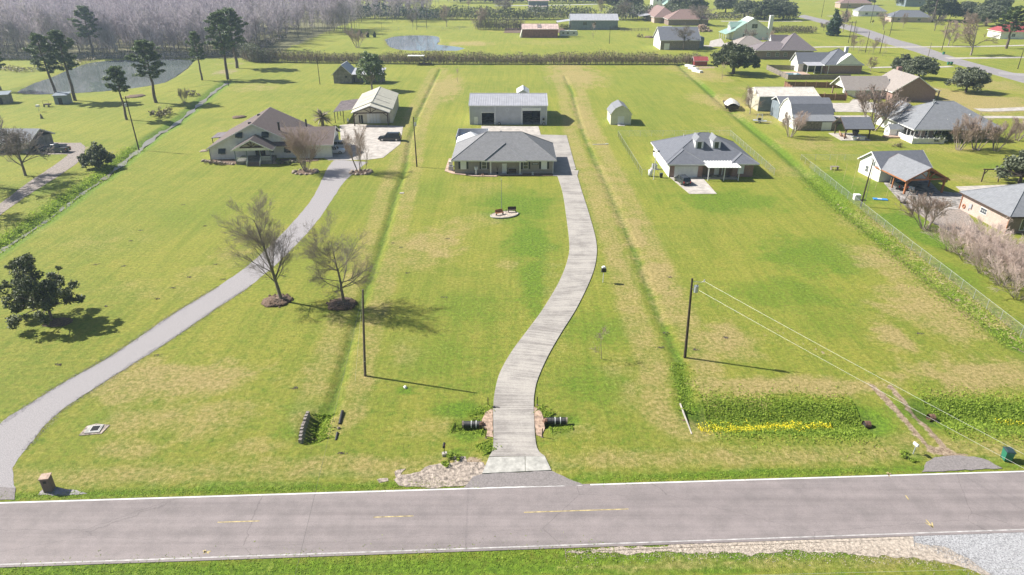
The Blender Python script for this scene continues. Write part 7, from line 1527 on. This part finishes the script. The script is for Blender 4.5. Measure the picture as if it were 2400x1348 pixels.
# --- medium detail bare trees, shared meshes
cfgM = [dict(n=6,kids=15,start=.22,ang=.85,ratio=.62,rr=.55,wig=.08,taper=.85,shrink=.8), dict(n=5,kids=9,start=.15,ang=.6,ratio=.55,rr=.5,wig=.18,up=.06), dict(n=3,kids=6,start=.1,ang=.6,ratio=.58,rr=.55,wig=.2,up=.04), dict(n=2,kids=3,ang=.6,ratio=.6,rr=.6,wig=.2), dict(n=1,wig=.2)]
cfgT = [dict(n=8,kids=14,start=.4,ang=.6,ratio=.36,rr=.4,wig=.05,taper=.85,shrink=.6), dict(n=4,kids=7,start=.15,ang=.6,ratio=.52,rr=.5,wig=.18,up=.06), dict(n=3,kids=5,start=.1,ang=.6,ratio=.55,rr=.6,wig=.2,up=.04), dict(n=2,wig=.2)]
bm = [bare_meshes('m0', 31, 8, .22, cfgM, 'bark', 'twig', rmin=.028), bare_meshes('m1', 32, 8, .20, cfgM, 'bark_pale', 'twig_tan', rmin=.026), bare_meshes('m2', 33, 9, .25, cfgM, 'bark_dark', 'twig', rmin=.028), bare_meshes('t0', 34, 16, .22, cfgT, 'bark', 'twig', rmin=.03), bare_meshes('t1', 35, 16, .26, cfgT, 'bark_dark', 'twig_haze', rmin=.035)]
vm = [vase(13, 8, 5.0, .8, 'twig_tan', 8, .08, 'bark_pale', .022), vase(14, 7, 5.0, .55, 'twig_tan', 8, .08, 'bark_pale', .020)]
bl = [(60,412,296,0,0,'gray bare tree in front of the dark pickup, casting shadow over the lane',1.15),(-12,440,290,0,2,'bare tree cut by the left picture edge beside the lane',1.2),(-95,500,330,2,1,'bare tree just off the left edge whose shadow crosses the creek',1.2),(1602,118,56,2,0,'very large gray bare tree in front of the white gabled house',1.35),
 (1757,268,205,1,0,'bare tree in front of the covered boat',1.0),(1228+770,107,60,4,0,'thin bare tree beside the side street bend',.6),(2040,168,132,1,2,'low round bare tree behind the tan brick house',1.3),(1000,66,-10,4,0,'tallest bare trunk in front of the far hedges',.8),(977,70,-6,4,2,'tall bare trunk just left of the tallest one in front of the far hedges',.8),
 (968,62,28,0,1,'small forked bare tree left of the tall far trunks',1),(1047,63,12,1,0,'pale forked bare tree right of the tall far trunks',1),(1122,70,18,1,4,'pale twisted bare tree at the left end of the far thicket',1.2),(1178,45,-8,0,3,'round bare tree above the middle of the far thicket',1.2),(1098,18,-5,1,5,'small bare tree in the farthest field at the top',1),
 (1408,36,-5,1,2,'thin pale bare tree left of the big rounded oaks at the top',.8),(1460,48,2,0,2,'pinkish bare tree between the far gray barn and the reddish house',1.1),(1640,60,10,0,5,'gray bare tree behind the reddish roofed house',1.5),(1800,105,72,1,3,'twiggy bare tree between the green roof and the brown roof house',1.3),(1755,100,68,0,3,'bare tree in front of the green roofed house',1.3),
 (2190,72,28,0,4,'bare tree on the lawn across the side street',1.2),(2070,70,28,1,1,'round bare tree on the grass right of the yellow sign',1.2),(2116,66,30,1,2,'small bare tree in front of the far brick house',.8),(2222,108,48,1,5,'pinkish bare tree right of the single green bin pole',1.2),(2275,130,30,1,0,'large pale trunked bare tree beyond the side street',1.3),(2232,107,75,1,3,'small pinkish young tree beyond the single green bin',.8),
 (700,88,20,4,1,'tall gray bare tree at the forest corner by the far field',.6),(722,90,10,3,2,'twin bare trunk at the forest corner',.6),(825,70,5,4,3,'bare trunk at the right end of the woods',.6),(842,66,0,3,1,'slim bare trunk left of the far pond',.6),(895,70,15,4,4,'lone slim bare trunk above the far pond',.5),(862,45,-8,4,5,'bare trunk rising over the hazy field gap',.6),
 (1930,72,50,0,1,'small bare tree left of the conical cedar',1.3),(2000,118,80,1,1,'small bare tree on the lawn before the side street',.9),(2046,124,88,1,4,'bare sapling in front of the side street, near the twin oaks',.9),(1975,75,25,1,5,'pinkish bare tree under the tall leaning pole',1.3)]
for bx, by, ty, k, rz, lb, w in bl:
    x, y = P(bx,by); hh = hgt(bx,by,ty); s = hh/topz(bm[k][1]); put_tree(*bm[k], lb, x, y, s*w, rz*1.07, 'bare_tree', sz=s)
vl = [(2044,305,208,0,0,'wide vase shaped bare tree in front of the tan brick house carport',1.35),(2166,536,452,0,2,'pinkish bare shrub tree at the concrete edge behind the long fence',1.3),(1851,321,262,1,1,'small bare tree with white painted foot beside the gambrel garage',1.2),(2246,352,284,1,2,'left one of three bare crape myrtles in front of the large gray roofed house',1.1),(2287,352,272,1,3,'middle one of three bare crape myrtles in front of the large gray roofed house',1.1),(2333,354,282,0,4,'right one of three bare crape myrtles in front of the large gray roofed house',1.0),(2384,330,272,0,5,'tan bare shrub tree at the right edge behind the large gray roofed house',1.1),(432,242,208,1,3,'small bare shrub tree on the creek bank',.9),(838,112,68,1,4,'bare shrub tree behind the hedgerow left of the far pond',1.2)]
for bx, by, ty, k, rz, lb, w in vl:
    x, y = P(bx,by); hh = hgt(bx,by,ty); s = hh/topz(vm[k][1]); put_tree(*vm[k], lb, x, y, s*w, rz, 'bare_tree', sz=s)
# pinkish thicket on the right
hvT, hvC = vase(17, 16, 3.2, 1.35, 'twig_pink', 5, .025, 'bark', .011); k = 0
for i, (bx, by, s) in enumerate(((2225,590,1.0),(2262,612,1.1),(2250,572,.9),(2300,640,1.15),(2290,600,1.1),(2345,668,1.15),(2330,625,1.15),(2385,700,1.2),(2372,655,1.2),(2418,690,1.2),(2310,572,.9),(2360,612,1.0),(2405,640,1.1))):
    x, y = P(bx,by); put_tree(hvT, hvC, 'pinkish bare shrub, number %s from the upper left in the thicket behind the long fence' % ('one','two','three','four','five','six','seven','eight','nine','ten','eleven','twelve','thirteen')[i], x, y, s*1.05, i*1.3, 'bare_shrub', 'shrub', 'pinkish bare shrubs in the right thicket')
# creek-side brush and small shrubs
shT, shC = lobed_tree(51, dome(14, 1.2, 1.1, .2, 10, .55), 170, 'leaf_oak', .2, 'leaf_oak', 'bark_dark', .05, .2, 1.5, .8, sub=4)
dsT, dsC = lobed_tree(52, dome(15, 1.2, 1.1, .2, 10, .55), 120, 'leaf_palm', .18, 'leaf_palm', 'bark_dark', .05, .2, 1.5, .8, sub=4)
wsT, wsC = lobed_tree(53, dome(16, 1.3, .6, .1, 12, .45), 260, 'weed', .13, 'weed', 'bark_dark', .03, .1, 1.8, .8, sub=4)
br = [(372,275,2.0,1,'brown brush on the near creek bank'),(392,268,1.6,1,'second clump of brush on the creek bank nearer the water'),(450,225,1.6,1,'dark brush clump at the creek above the culvert'),(492,384,.8,1,'brown round shrub at the left corner of the cream house'),(507,386,.7,1,'low brown shrub under the lower left awning'),(520,387,.65,1,'low brown shrub left of the porch steps'),(658,386,.8,0,'green shrub right of the porch steps'),(680,386,.8,0,'dark shrub below the right awning of the cream house'),(700,384,.8,0,'dark shrub beside the huge crape myrtle'),
 (1052,1079,.75,2,'dark green shrub at the foot of the black mailbox'),(2125,1074,.6,2,'bright weedy clump at the foot of the white mailbox'),(2222,330,2.2,0,'large dark shrub against the large gray roofed house'),(2195,334,1.5,0,'smaller dark shrub at the porch end of the large gray roofed house'),(2105,345,.9,1,'brown shrub in front of the white porch railing'),(1500,88,1.6,1,'round brown bush left of the white gabled house'),(1795,248,1.6,1,'brown round bush between the boat and the metal building')]
for bx, by, s, k, lb in br:
    x, y = P(bx,by); put_tree(*((shT,shC),(dsT,dsC),(wsT,wsC))[k], lb, x, y, s, bx*.37, 'shrub', 'shrub')
# --- hedgerows
def hedgerow(name, label, pts, hh, dep, leaf, twig, nl, nt, seed, ls=.28, stem=True, var=.25):
    t = thing(name, label, 'hedge', (pts[0][0], pts[0][1], 0)); ox, oy = pts[0]; rg = np.random.RandomState(seed); P0 = np.array([(x-ox, y-oy) for x, y in pts]); dl = np.linalg.norm(np.diff(P0, axis=0), axis=1); tot = dl.sum(); cum = np.concatenate([[0], np.cumsum(dl)])
    def at(u): s = u*tot; return np.stack([np.interp(s, cum, P0[:,0]), np.interp(s, cum, P0[:,1])], 1)
    def hloc(u): return hh*(1 + var*(np.sin(u*tot*.35+seed)*.4 + np.sin(u*tot*1.1)*.3 + np.sin(u*tot*.09)*.5))
    k = int(nt*tot); u = rg.uniform(size=k); b = at(u); z0 = rg.uniform(0,.35,size=k)*hloc(u); an = rg.uniform(0,6.28,size=k); ln = hloc(u)*rg.uniform(.25,.7,size=k); off = rg.uniform(-.5,.5,size=(k,2))*dep*np.array([[.6,1]])
    q = np.stack([b[:,0]+off[:,0]+np.cos(an)*ln*.3, b[:,1]+off[:,1]+np.sin(an)*ln*.3, np.minimum(z0+ln, hloc(u)*1.05)], 1); p = np.stack([b[:,0]+off[:,0], b[:,1]+off[:,1], z0], 1)
    S = np.concatenate([p, q, np.full((k,1),.045*hh/4.5), np.full((k,1),.02*hh/4.5)], 1); o = link('twigs', seg_mesh('twigs', S, M[twig], 2), t, 'stuff')
    if stem:
        k = int(tot/1.6); u = (np.arange(k)+rg.uniform(-.3,.3,size=k))/k; u = np.clip(u,0,1); b = at(u); S = [(b[i,0]+rg.normal()*.1, b[i,1]+rg.normal()*.3-dep*.3, 0, b[i,0]+rg.normal()*.3, b[i,1]+rg.normal()*.3, hh*.8, .09, .04) for i in range(k)]; link('stems', seg_mesh('stems', S, M['bark'], 4), t, 'stuff')
    k = int(nl*tot); u = rg.uniform(size=k); b = at(u); clump = .5+.5*np.sin(u*tot*2.3+np.sin(u*tot*.7)*2); z = (.12+.88*rg.uniform(size=k)**.8)*hloc(u)*(.85+.15*clump); w = dep*.5*np.sqrt(np.clip(1.15-(z/hloc(u)-.35)**2*1.6, .1, 1)); th = rg.uniform(0,6.28,size=k); rr = rg.uniform(.3,1,size=k)**.5
    C = np.stack([b[:,0]+np.cos(th)*w*rr, b[:,1]+np.sin(th)*w*rr, z], 1); link('foliage', leaves('foliage', C, ls, M[leaf], seed), t, 'stuff'); return t
hedgerow('hedgerow', 'long tall brushy hedgerow across the back of the lawns', [P(575,143),P(700,147),P(1000,150),P(1300,150.5),P(1640,151)], 4.9, 3.6, 'leaf_hedge', 'twig_tan', 75, 55, 3, .30)
hedgerow('hedgerow', 'dark end of the long hedgerow against the woods', [P(560,128),P(600,146),P(640,146)], 6.2, 6, 'leaf_oak', 'twig', 90, 60, 5, .4)
hedgerow('hedgerow', 'brushy fence row left of the rust red barn', [P(1115,69),P(1170,70),P(1224,70)], 6.5, 5, 'leaf_hedge', 'twig', 40, 40, 6, .45)
hedgerow('hedgerow', 'dark brush along the foot of the far gray barn', [P(1310,67),P(1450,70)], 2.6, 3, 'leaf_hedge', 'twig', 30, 30, 7, .4)
hedgerow('hedgerow', 'dark green thicket behind the tilled garden plot', [P(1020,46),P(1120,46),P(1200,46),P(1300,46),P(1390,44)], 8.5, 12, 'leaf_oak', 'twig', 34, 16, 8, .85, False)
hedgerow('hedgerow', 'dark tree line left of the far pond behind the wire fence', [P(830,44),P(930,44),P(1020,46)], 9, 14, 'leaf_cedar', 'twig_haze', 34, 16, 9, .95, False)
hedgerow('hedgerow', 'clipped brown hedge behind the brown roofed house', [P(1800,77),P(1910,78)], 3.8, 4, 'leaf_hedge', 'twig_tan', 60, 40, 10, .42)
hedgerow('hedgerow', 'thin tree line along the side street left of the big oaks', [P(1540,44),P(1700,46),P(1870,46)], 5, 5, 'leaf_hedge', 'twig_haze', 24, 12, 11, .7, False)
hedgerow('hedgerow', 'dark green thicket above the reddish roofed house', [P(1420,46),P(1480,46),P(1560,40),P(1600,44)], 9, 14, 'leaf_oak', 'twig_haze', 44, 14, 12, .9, False)
hedgerow('hedgerow', 'farthest dark tree line at the top centre of the picture', [P(1060,7),P(1200,7),P(1420,7)], 13, 18, 'leaf_cedar', 'twig_haze', 26, 8, 13, 1.5, False)
# large far oaks, cedars and pines in their places
fo = [(1440,24,'leftmost big rounded oak at the top edge left of the farmhouse',2.6,0),(1475,30,'dark rounded oak just left of the white farmhouse',2.2,1),(1590,26,'rounded oak right of the white farmhouse',2.0,2),(1625,34,'wide gray oak behind the reddish roofed house',1.9,3),(1700,30,'first big oak of the row behind the green roofed house',2.0,4),(1745,42,'second big oak of the row behind the green roofed house',1.9,5),(1790,47,'third big oak of the row behind the green roofed house',1.8,1),(1835,46,'last big oak of the row beside the side street',1.9,2),(1815,28,'oak behind the row beside the side street',2.0,0),(2200,48,'big dark tree left of the pale far house',2.3,3),(2260,50,'dark tree in front of the pale far house',2.0,2),(2310,62,'dark tree right of the pale far house',2.1,1),(2330,40,'farther dark tree behind the right poles',2.0,5),(2120,14,'far oak at the top edge above the far brick house',1.8,4),(2030,12,'far oak at the top edge above the tall poles',1.6,3)]
for i, (bx, by, lb, s, rz) in enumerate(fo):
    x, y = P(bx,by); put_tree(qT, qC if i % 3 else oC, lb, x, y, s*.8, rz, 'oak_tree')
x, y = P(2358,114); put_tree(*pn[2], 'wind swept dark pine near the right edge before the red roofed house', x, y, 1.35, 2, 'pine_tree', sz=1.05)
x, y = P(2185,52); put_tree(*pn[0], 'tall pine at the top edge left of the far gray house', x, y, 1.5, 1, 'pine_tree')
x, y = P(905,36); put_tree(*pn[2], 'dark hazy pine above the far pond tree line', x, y, 1.4, 4, 'pine_tree')
x, y = P(930,34); put_tree(*pn[0], 'second dark hazy pine above the far pond tree line', x, y, 1.4, 3, 'pine_tree')
# saplings in a row by the street
for i, (bx, by) in enumerate(((1996,118),(2018,125),(2035,128),(2068,132),(2011,126))):
    x, y = P(bx,by); put_tree(smT, smC, 'thin bare sapling, %s in the row on the lawn before the side street' % ('first','third','fourth','last','second')[i], x, y, 1.6, i, 'bare_sapling', 'tree', 'saplings before the side street')
# --- leafless woods: joined mass, the nearest trees stand as single things
def wood_template(seed, H_, nt=230):
    out, _ = build_tree(seed, H_, .13, [dict(n=6,kids=13,start=.12,ang=.5,ratio=.36,rr=.5,wig=.05,taper=.8,shrink=.5), dict(n=2,kids=7,start=.1,ang=.5,ratio=.6,rr=.5,wig=.15,up=.1), dict(n=1,kids=3,start=.1,ang=.55,ratio=.7,rr=.6,wig=.2,up=.1), dict(n=1,wig=.2)])
    a = np.array([s for l in out[:2] for s in l]); b = np.array([s for l in out[2:] for s in l]); b[:, 6] = np.maximum(b[:, 6], .075); b[:, 7] = .045
    return a, b
wt = [wood_template(70+i, 13+1.1*i) for i in range(6)]
def woods(name, label, region, n, seed, tm='bark', twm='twig_haze', smin=.85, smax=1.2):
    rg = np.random.RandomState(seed); A = []; B = []
    for i in range(n):
        x, y = region(rg); k = rg.randint(6); s = rg.uniform(smin, smax); c, sn = math.cos(i*1.7)*s, math.sin(i*1.7)*s
        for src, dst in ((wt[k][0], A), (wt[k][1], B)):
            d = src.copy()
            for o in (0, 3): X = src[:, o]*c - src[:, o+1]*sn + x; Y = src[:, o]*sn + src[:, o+1]*c + y; d[:, o] = X; d[:, o+1] = Y; d[:, o+2] = src[:, o+2]*s
            dst.append(d)
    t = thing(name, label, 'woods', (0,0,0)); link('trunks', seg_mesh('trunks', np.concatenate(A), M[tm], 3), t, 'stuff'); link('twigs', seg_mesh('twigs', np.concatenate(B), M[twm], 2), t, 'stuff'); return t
def reg1(rg):
    while True:
        y = 322 + 150*rg.uniform()**1.3; x = rg.uniform(-360, -112)
        if x < -122 - max(0, (y-330))*.02 and not (x > -150 and y < 326): return x, y
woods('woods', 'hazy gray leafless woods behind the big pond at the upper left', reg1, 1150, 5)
def reg2(rg): return rg.uniform(-330, -62), rg.uniform(500, 640)
woods('woods', 'farther hazy leafless woods at the top left of the far pond', reg2, 330, 6, smin=1.0, smax=1.4)
def reg3(rg): return rg.uniform(-118, -96), rg.uniform(425, 470)
woods('woods', 'narrow spur of leafless trees right of the woods corner', reg3, 40, 7)
# low brush in front of the woods
hedgerow('brush_line', 'low brown brush along the foot of the woods behind the big pond', [P(-60,138),P(100,140),P(210,138),P(330,136),P(450,136),P(560,128),P(620,112),P(660,92)], 3.0, 7, 'leaf_hedge', 'twig_haze', 26, 34, 15, .5, False)
hedgerow('brush_line', 'brown reeds on the left bank of the big pond', [P(-20,160),P(60,170),P(140,158),P(215,142)], 1.6, 5, 'leaf_palm', 'twig_tan', 16, 14, 16, .4, False)
# front row of the woods as single trees
fm = [(seg_mesh('trunk', wt[i][0], M['bark'], 5), seg_mesh('twig_crown', wt[i][1], M['twig_haze'], 2)) for i in (0, 2, 4)]
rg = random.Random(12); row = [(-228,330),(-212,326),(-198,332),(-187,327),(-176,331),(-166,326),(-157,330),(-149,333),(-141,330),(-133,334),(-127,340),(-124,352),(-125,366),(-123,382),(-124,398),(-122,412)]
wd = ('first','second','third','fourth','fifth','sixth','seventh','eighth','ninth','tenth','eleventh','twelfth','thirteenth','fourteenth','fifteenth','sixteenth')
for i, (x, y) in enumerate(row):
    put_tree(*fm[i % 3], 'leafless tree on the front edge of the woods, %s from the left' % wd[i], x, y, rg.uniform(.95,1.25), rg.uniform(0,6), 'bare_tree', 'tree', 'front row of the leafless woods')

# ------------------------------------------------------------------ ground cover
def cover(name, region_pts, n, s, m, seed, hmax, label=None, elong=2.0):
    rg = np.random.RandomState(seed); C = region_pts(rg, n); V, F = leaf_VF(C, s, rg, elong, .2); o = link(name, np_mesh(name, V, F, M[m]), None, 'stuff'); return o
def along(pts, width, hmax, bias=0):
    P0 = np.array(pts)
    def f(rg, n):
        dl = np.linalg.norm(np.diff(P0, axis=0), axis=1); cum = np.concatenate([[0], np.cumsum(dl)]); s = np.clip(rg.uniform(0, cum[-1], n) + rg.normal(size=n)*.9, -1.5, cum[-1]+1.5); x = np.interp(s, cum, P0[:,0]); y = np.interp(s, cum, P0[:,1]); i = np.clip(np.searchsorted(cum, s)-1, 0, len(dl)-1); d = np.diff(P0, axis=0)[i]/dl[i][:,None]; o = rg.normal(size=n)*width*.5+bias
        X = x - d[:,1]*o; Y = y + d[:,0]*o; j = np.clip(np.searchsorted(GY, Y),1,len(GY)-1); i2 = np.clip(np.searchsorted(GX, X),1,len(GX)-1); ty = (Y-GY[j-1])/(GY[j]-GY[j-1]); tx = (X-GX[i2-1])/(GX[i2]-GX[i2-1]); Z = (ZZ[j-1,i2-1]*(1-tx)+ZZ[j-1,i2]*tx)*(1-ty) + (ZZ[j,i2-1]*(1-tx)+ZZ[j,i2]*tx)*ty + rg.uniform(0,1,n)**1.6*hmax*(.5+.5*np.sin(X*1.7)*np.sin(Y*2.3+X)); return np.stack([X, Y, Z+.02], 1)
    return f
cover('ditch_weeds', along(WD1, 3.4, .26, .3), 17000, .115, 'weed', 1, .8); cover('ditch_weeds', along(WD2, 3.8, .35, .2), 11000, .115, 'weed', 2, .8)
cover('yellow_flowers', along([P(1640,1003),P(1760,998),P(1878,992)], .95, .95, .0), 1700, .10, 'flower', 3, .9, elong=1.1); cover('yellow_flowers', along([P(1780,990),P(1860,985)], .5, .8), 320, .10, 'flower', 4, .9, elong=1.1); cover('yellow_flowers', along([P(1893,991),P(1950,988)], .4, .75), 420, .10, 'flower', 5, .9, elong=1.1); cover('yellow_flowers', along([P(2340,980),P(2400,982)], .4, .7), 130, .10, 'flower', 6, .9, elong=1.1)
cover('swale_weeds', along([P(1590,852),P(1603,900),P(1612,962)], 1.2, .35), 1500, .10, 'weed', 7, .4); cover('swale_weeds', along(D3[5:], 3.2, .35), 9000, .12, 'weed', 8, .4)
cover('dry_grass', along([(p[0]-.5,p[1]-.6) for p in FL[1:]], 1.3, .45), 2600, .05, 'weed_dry', 9, .5, elong=7); cover('creek_weeds', along(ST[6:], 2.6, .5, -1.2), 7000, .17, 'weed', 10, .5)
cover('hole_weeds', along([P(762,968),P(748,1000),P(752,1030)], 1.0, .35), 900, .14, 'weed', 11, .4)
for q, (a, b) in enumerate(((P(1060,1003),P(1130,1010)),(P(1100,975),P(1150,955)),(P(1130,1040),P(1150,1060)),(P(1290,1003),P(1340,1000)),(P(1262,960),P(1290,975)))): cover('verge_weeds', along([a, b], .8, .25), 420, .11, 'weed', 20+q, .3)
cover('verge_weeds', along([(-44,45.0),(-20,45.9),(-3,46.55)], .7, .06), 2600, .07, 'weed', 31, .2); cover('verge_weeds', along([(8,46.9),(24,47.9),(33,48.2)], .7, .06), 1800, .07, 'weed', 32, .2); cover('verge_weeds', along([(-40,36.6),(-10,38.0),(8,38.9)], 1.6, .08), 4500, .07, 'weed', 33, .2)
cover('loose_gravel', along([P(1325,1294),P(1500,1290),P(1700,1290),P(1900,1292),P(2080,1300),P(2220,1318)], 1.0, .02), 5000, .05, 'gravel3', 41, .02)
cover('loose_gravel', along([P(2142,1262),P(2200,1280),P(2270,1310),P(2320,1348)], 1.0, .02), 3000, .05, 'gravel2', 42, .02)
cover('loose_gravel', along([P(60,1054),P(134,970),P(255,889),P(400,797),P(501,727),P(588,669)], .45, .01), 3500, .05, 'gravel', 43, .02)
cover('loose_gravel', along([P(0,994),P(134,906),P(269,829),P(403,738),P(511,672)], .45, .01), 3500, .05, 'gravel', 44, .02)
dvt = []
rg_ = np.random.RandomState(8)
for px, py in ((225,620),(290,624),(405,675),(370,700),(444,650),(247,718),(137,855),(368,833),(505,620),(575,575),(560,535),(690,910),(305,565),(940,580),(955,640),(920,570),(1040,697),(1048,560),(1570,650),(1630,820),(1560,780),(2155,782),(1700,792),(1548,815),(430,480),(480,530),(330,540),(800,1062),(640,655),(520,655)):
    x, y = P(px, py); dvt.append(np.array([x, y, .03]) + rg_.normal(size=(26,3))*np.array([.22,.12,.015]))
link('divots', leaves('divots', np.concatenate(dvt), .12, M['bark_dark'], 3, 1.5, 2.0), None, 'stuff')
# ------------------------------------------------------------------ haze
hz = bpy.data.materials.new('haze'); hz.use_nodes = True; nt = hz.node_tree; nt.nodes.clear(); vo = nt.nodes.new('ShaderNodeVolumePrincipled'); oo = nt.nodes.new('ShaderNodeOutputMaterial')
vo.inputs['Color'].default_value = (.60,.76,1.0,1); vo.inputs['Density'].default_value = HAZE; vo.inputs['Anisotropy'].default_value = .35; nt.links.new(vo.outputs[0], oo.inputs['Volume'])
o = link('haze', MB().box(-1560,1560,-360,2700,-2,44).mesh('haze', hz), kind='stuff')
SC.cycles.volume_step_rate = 10
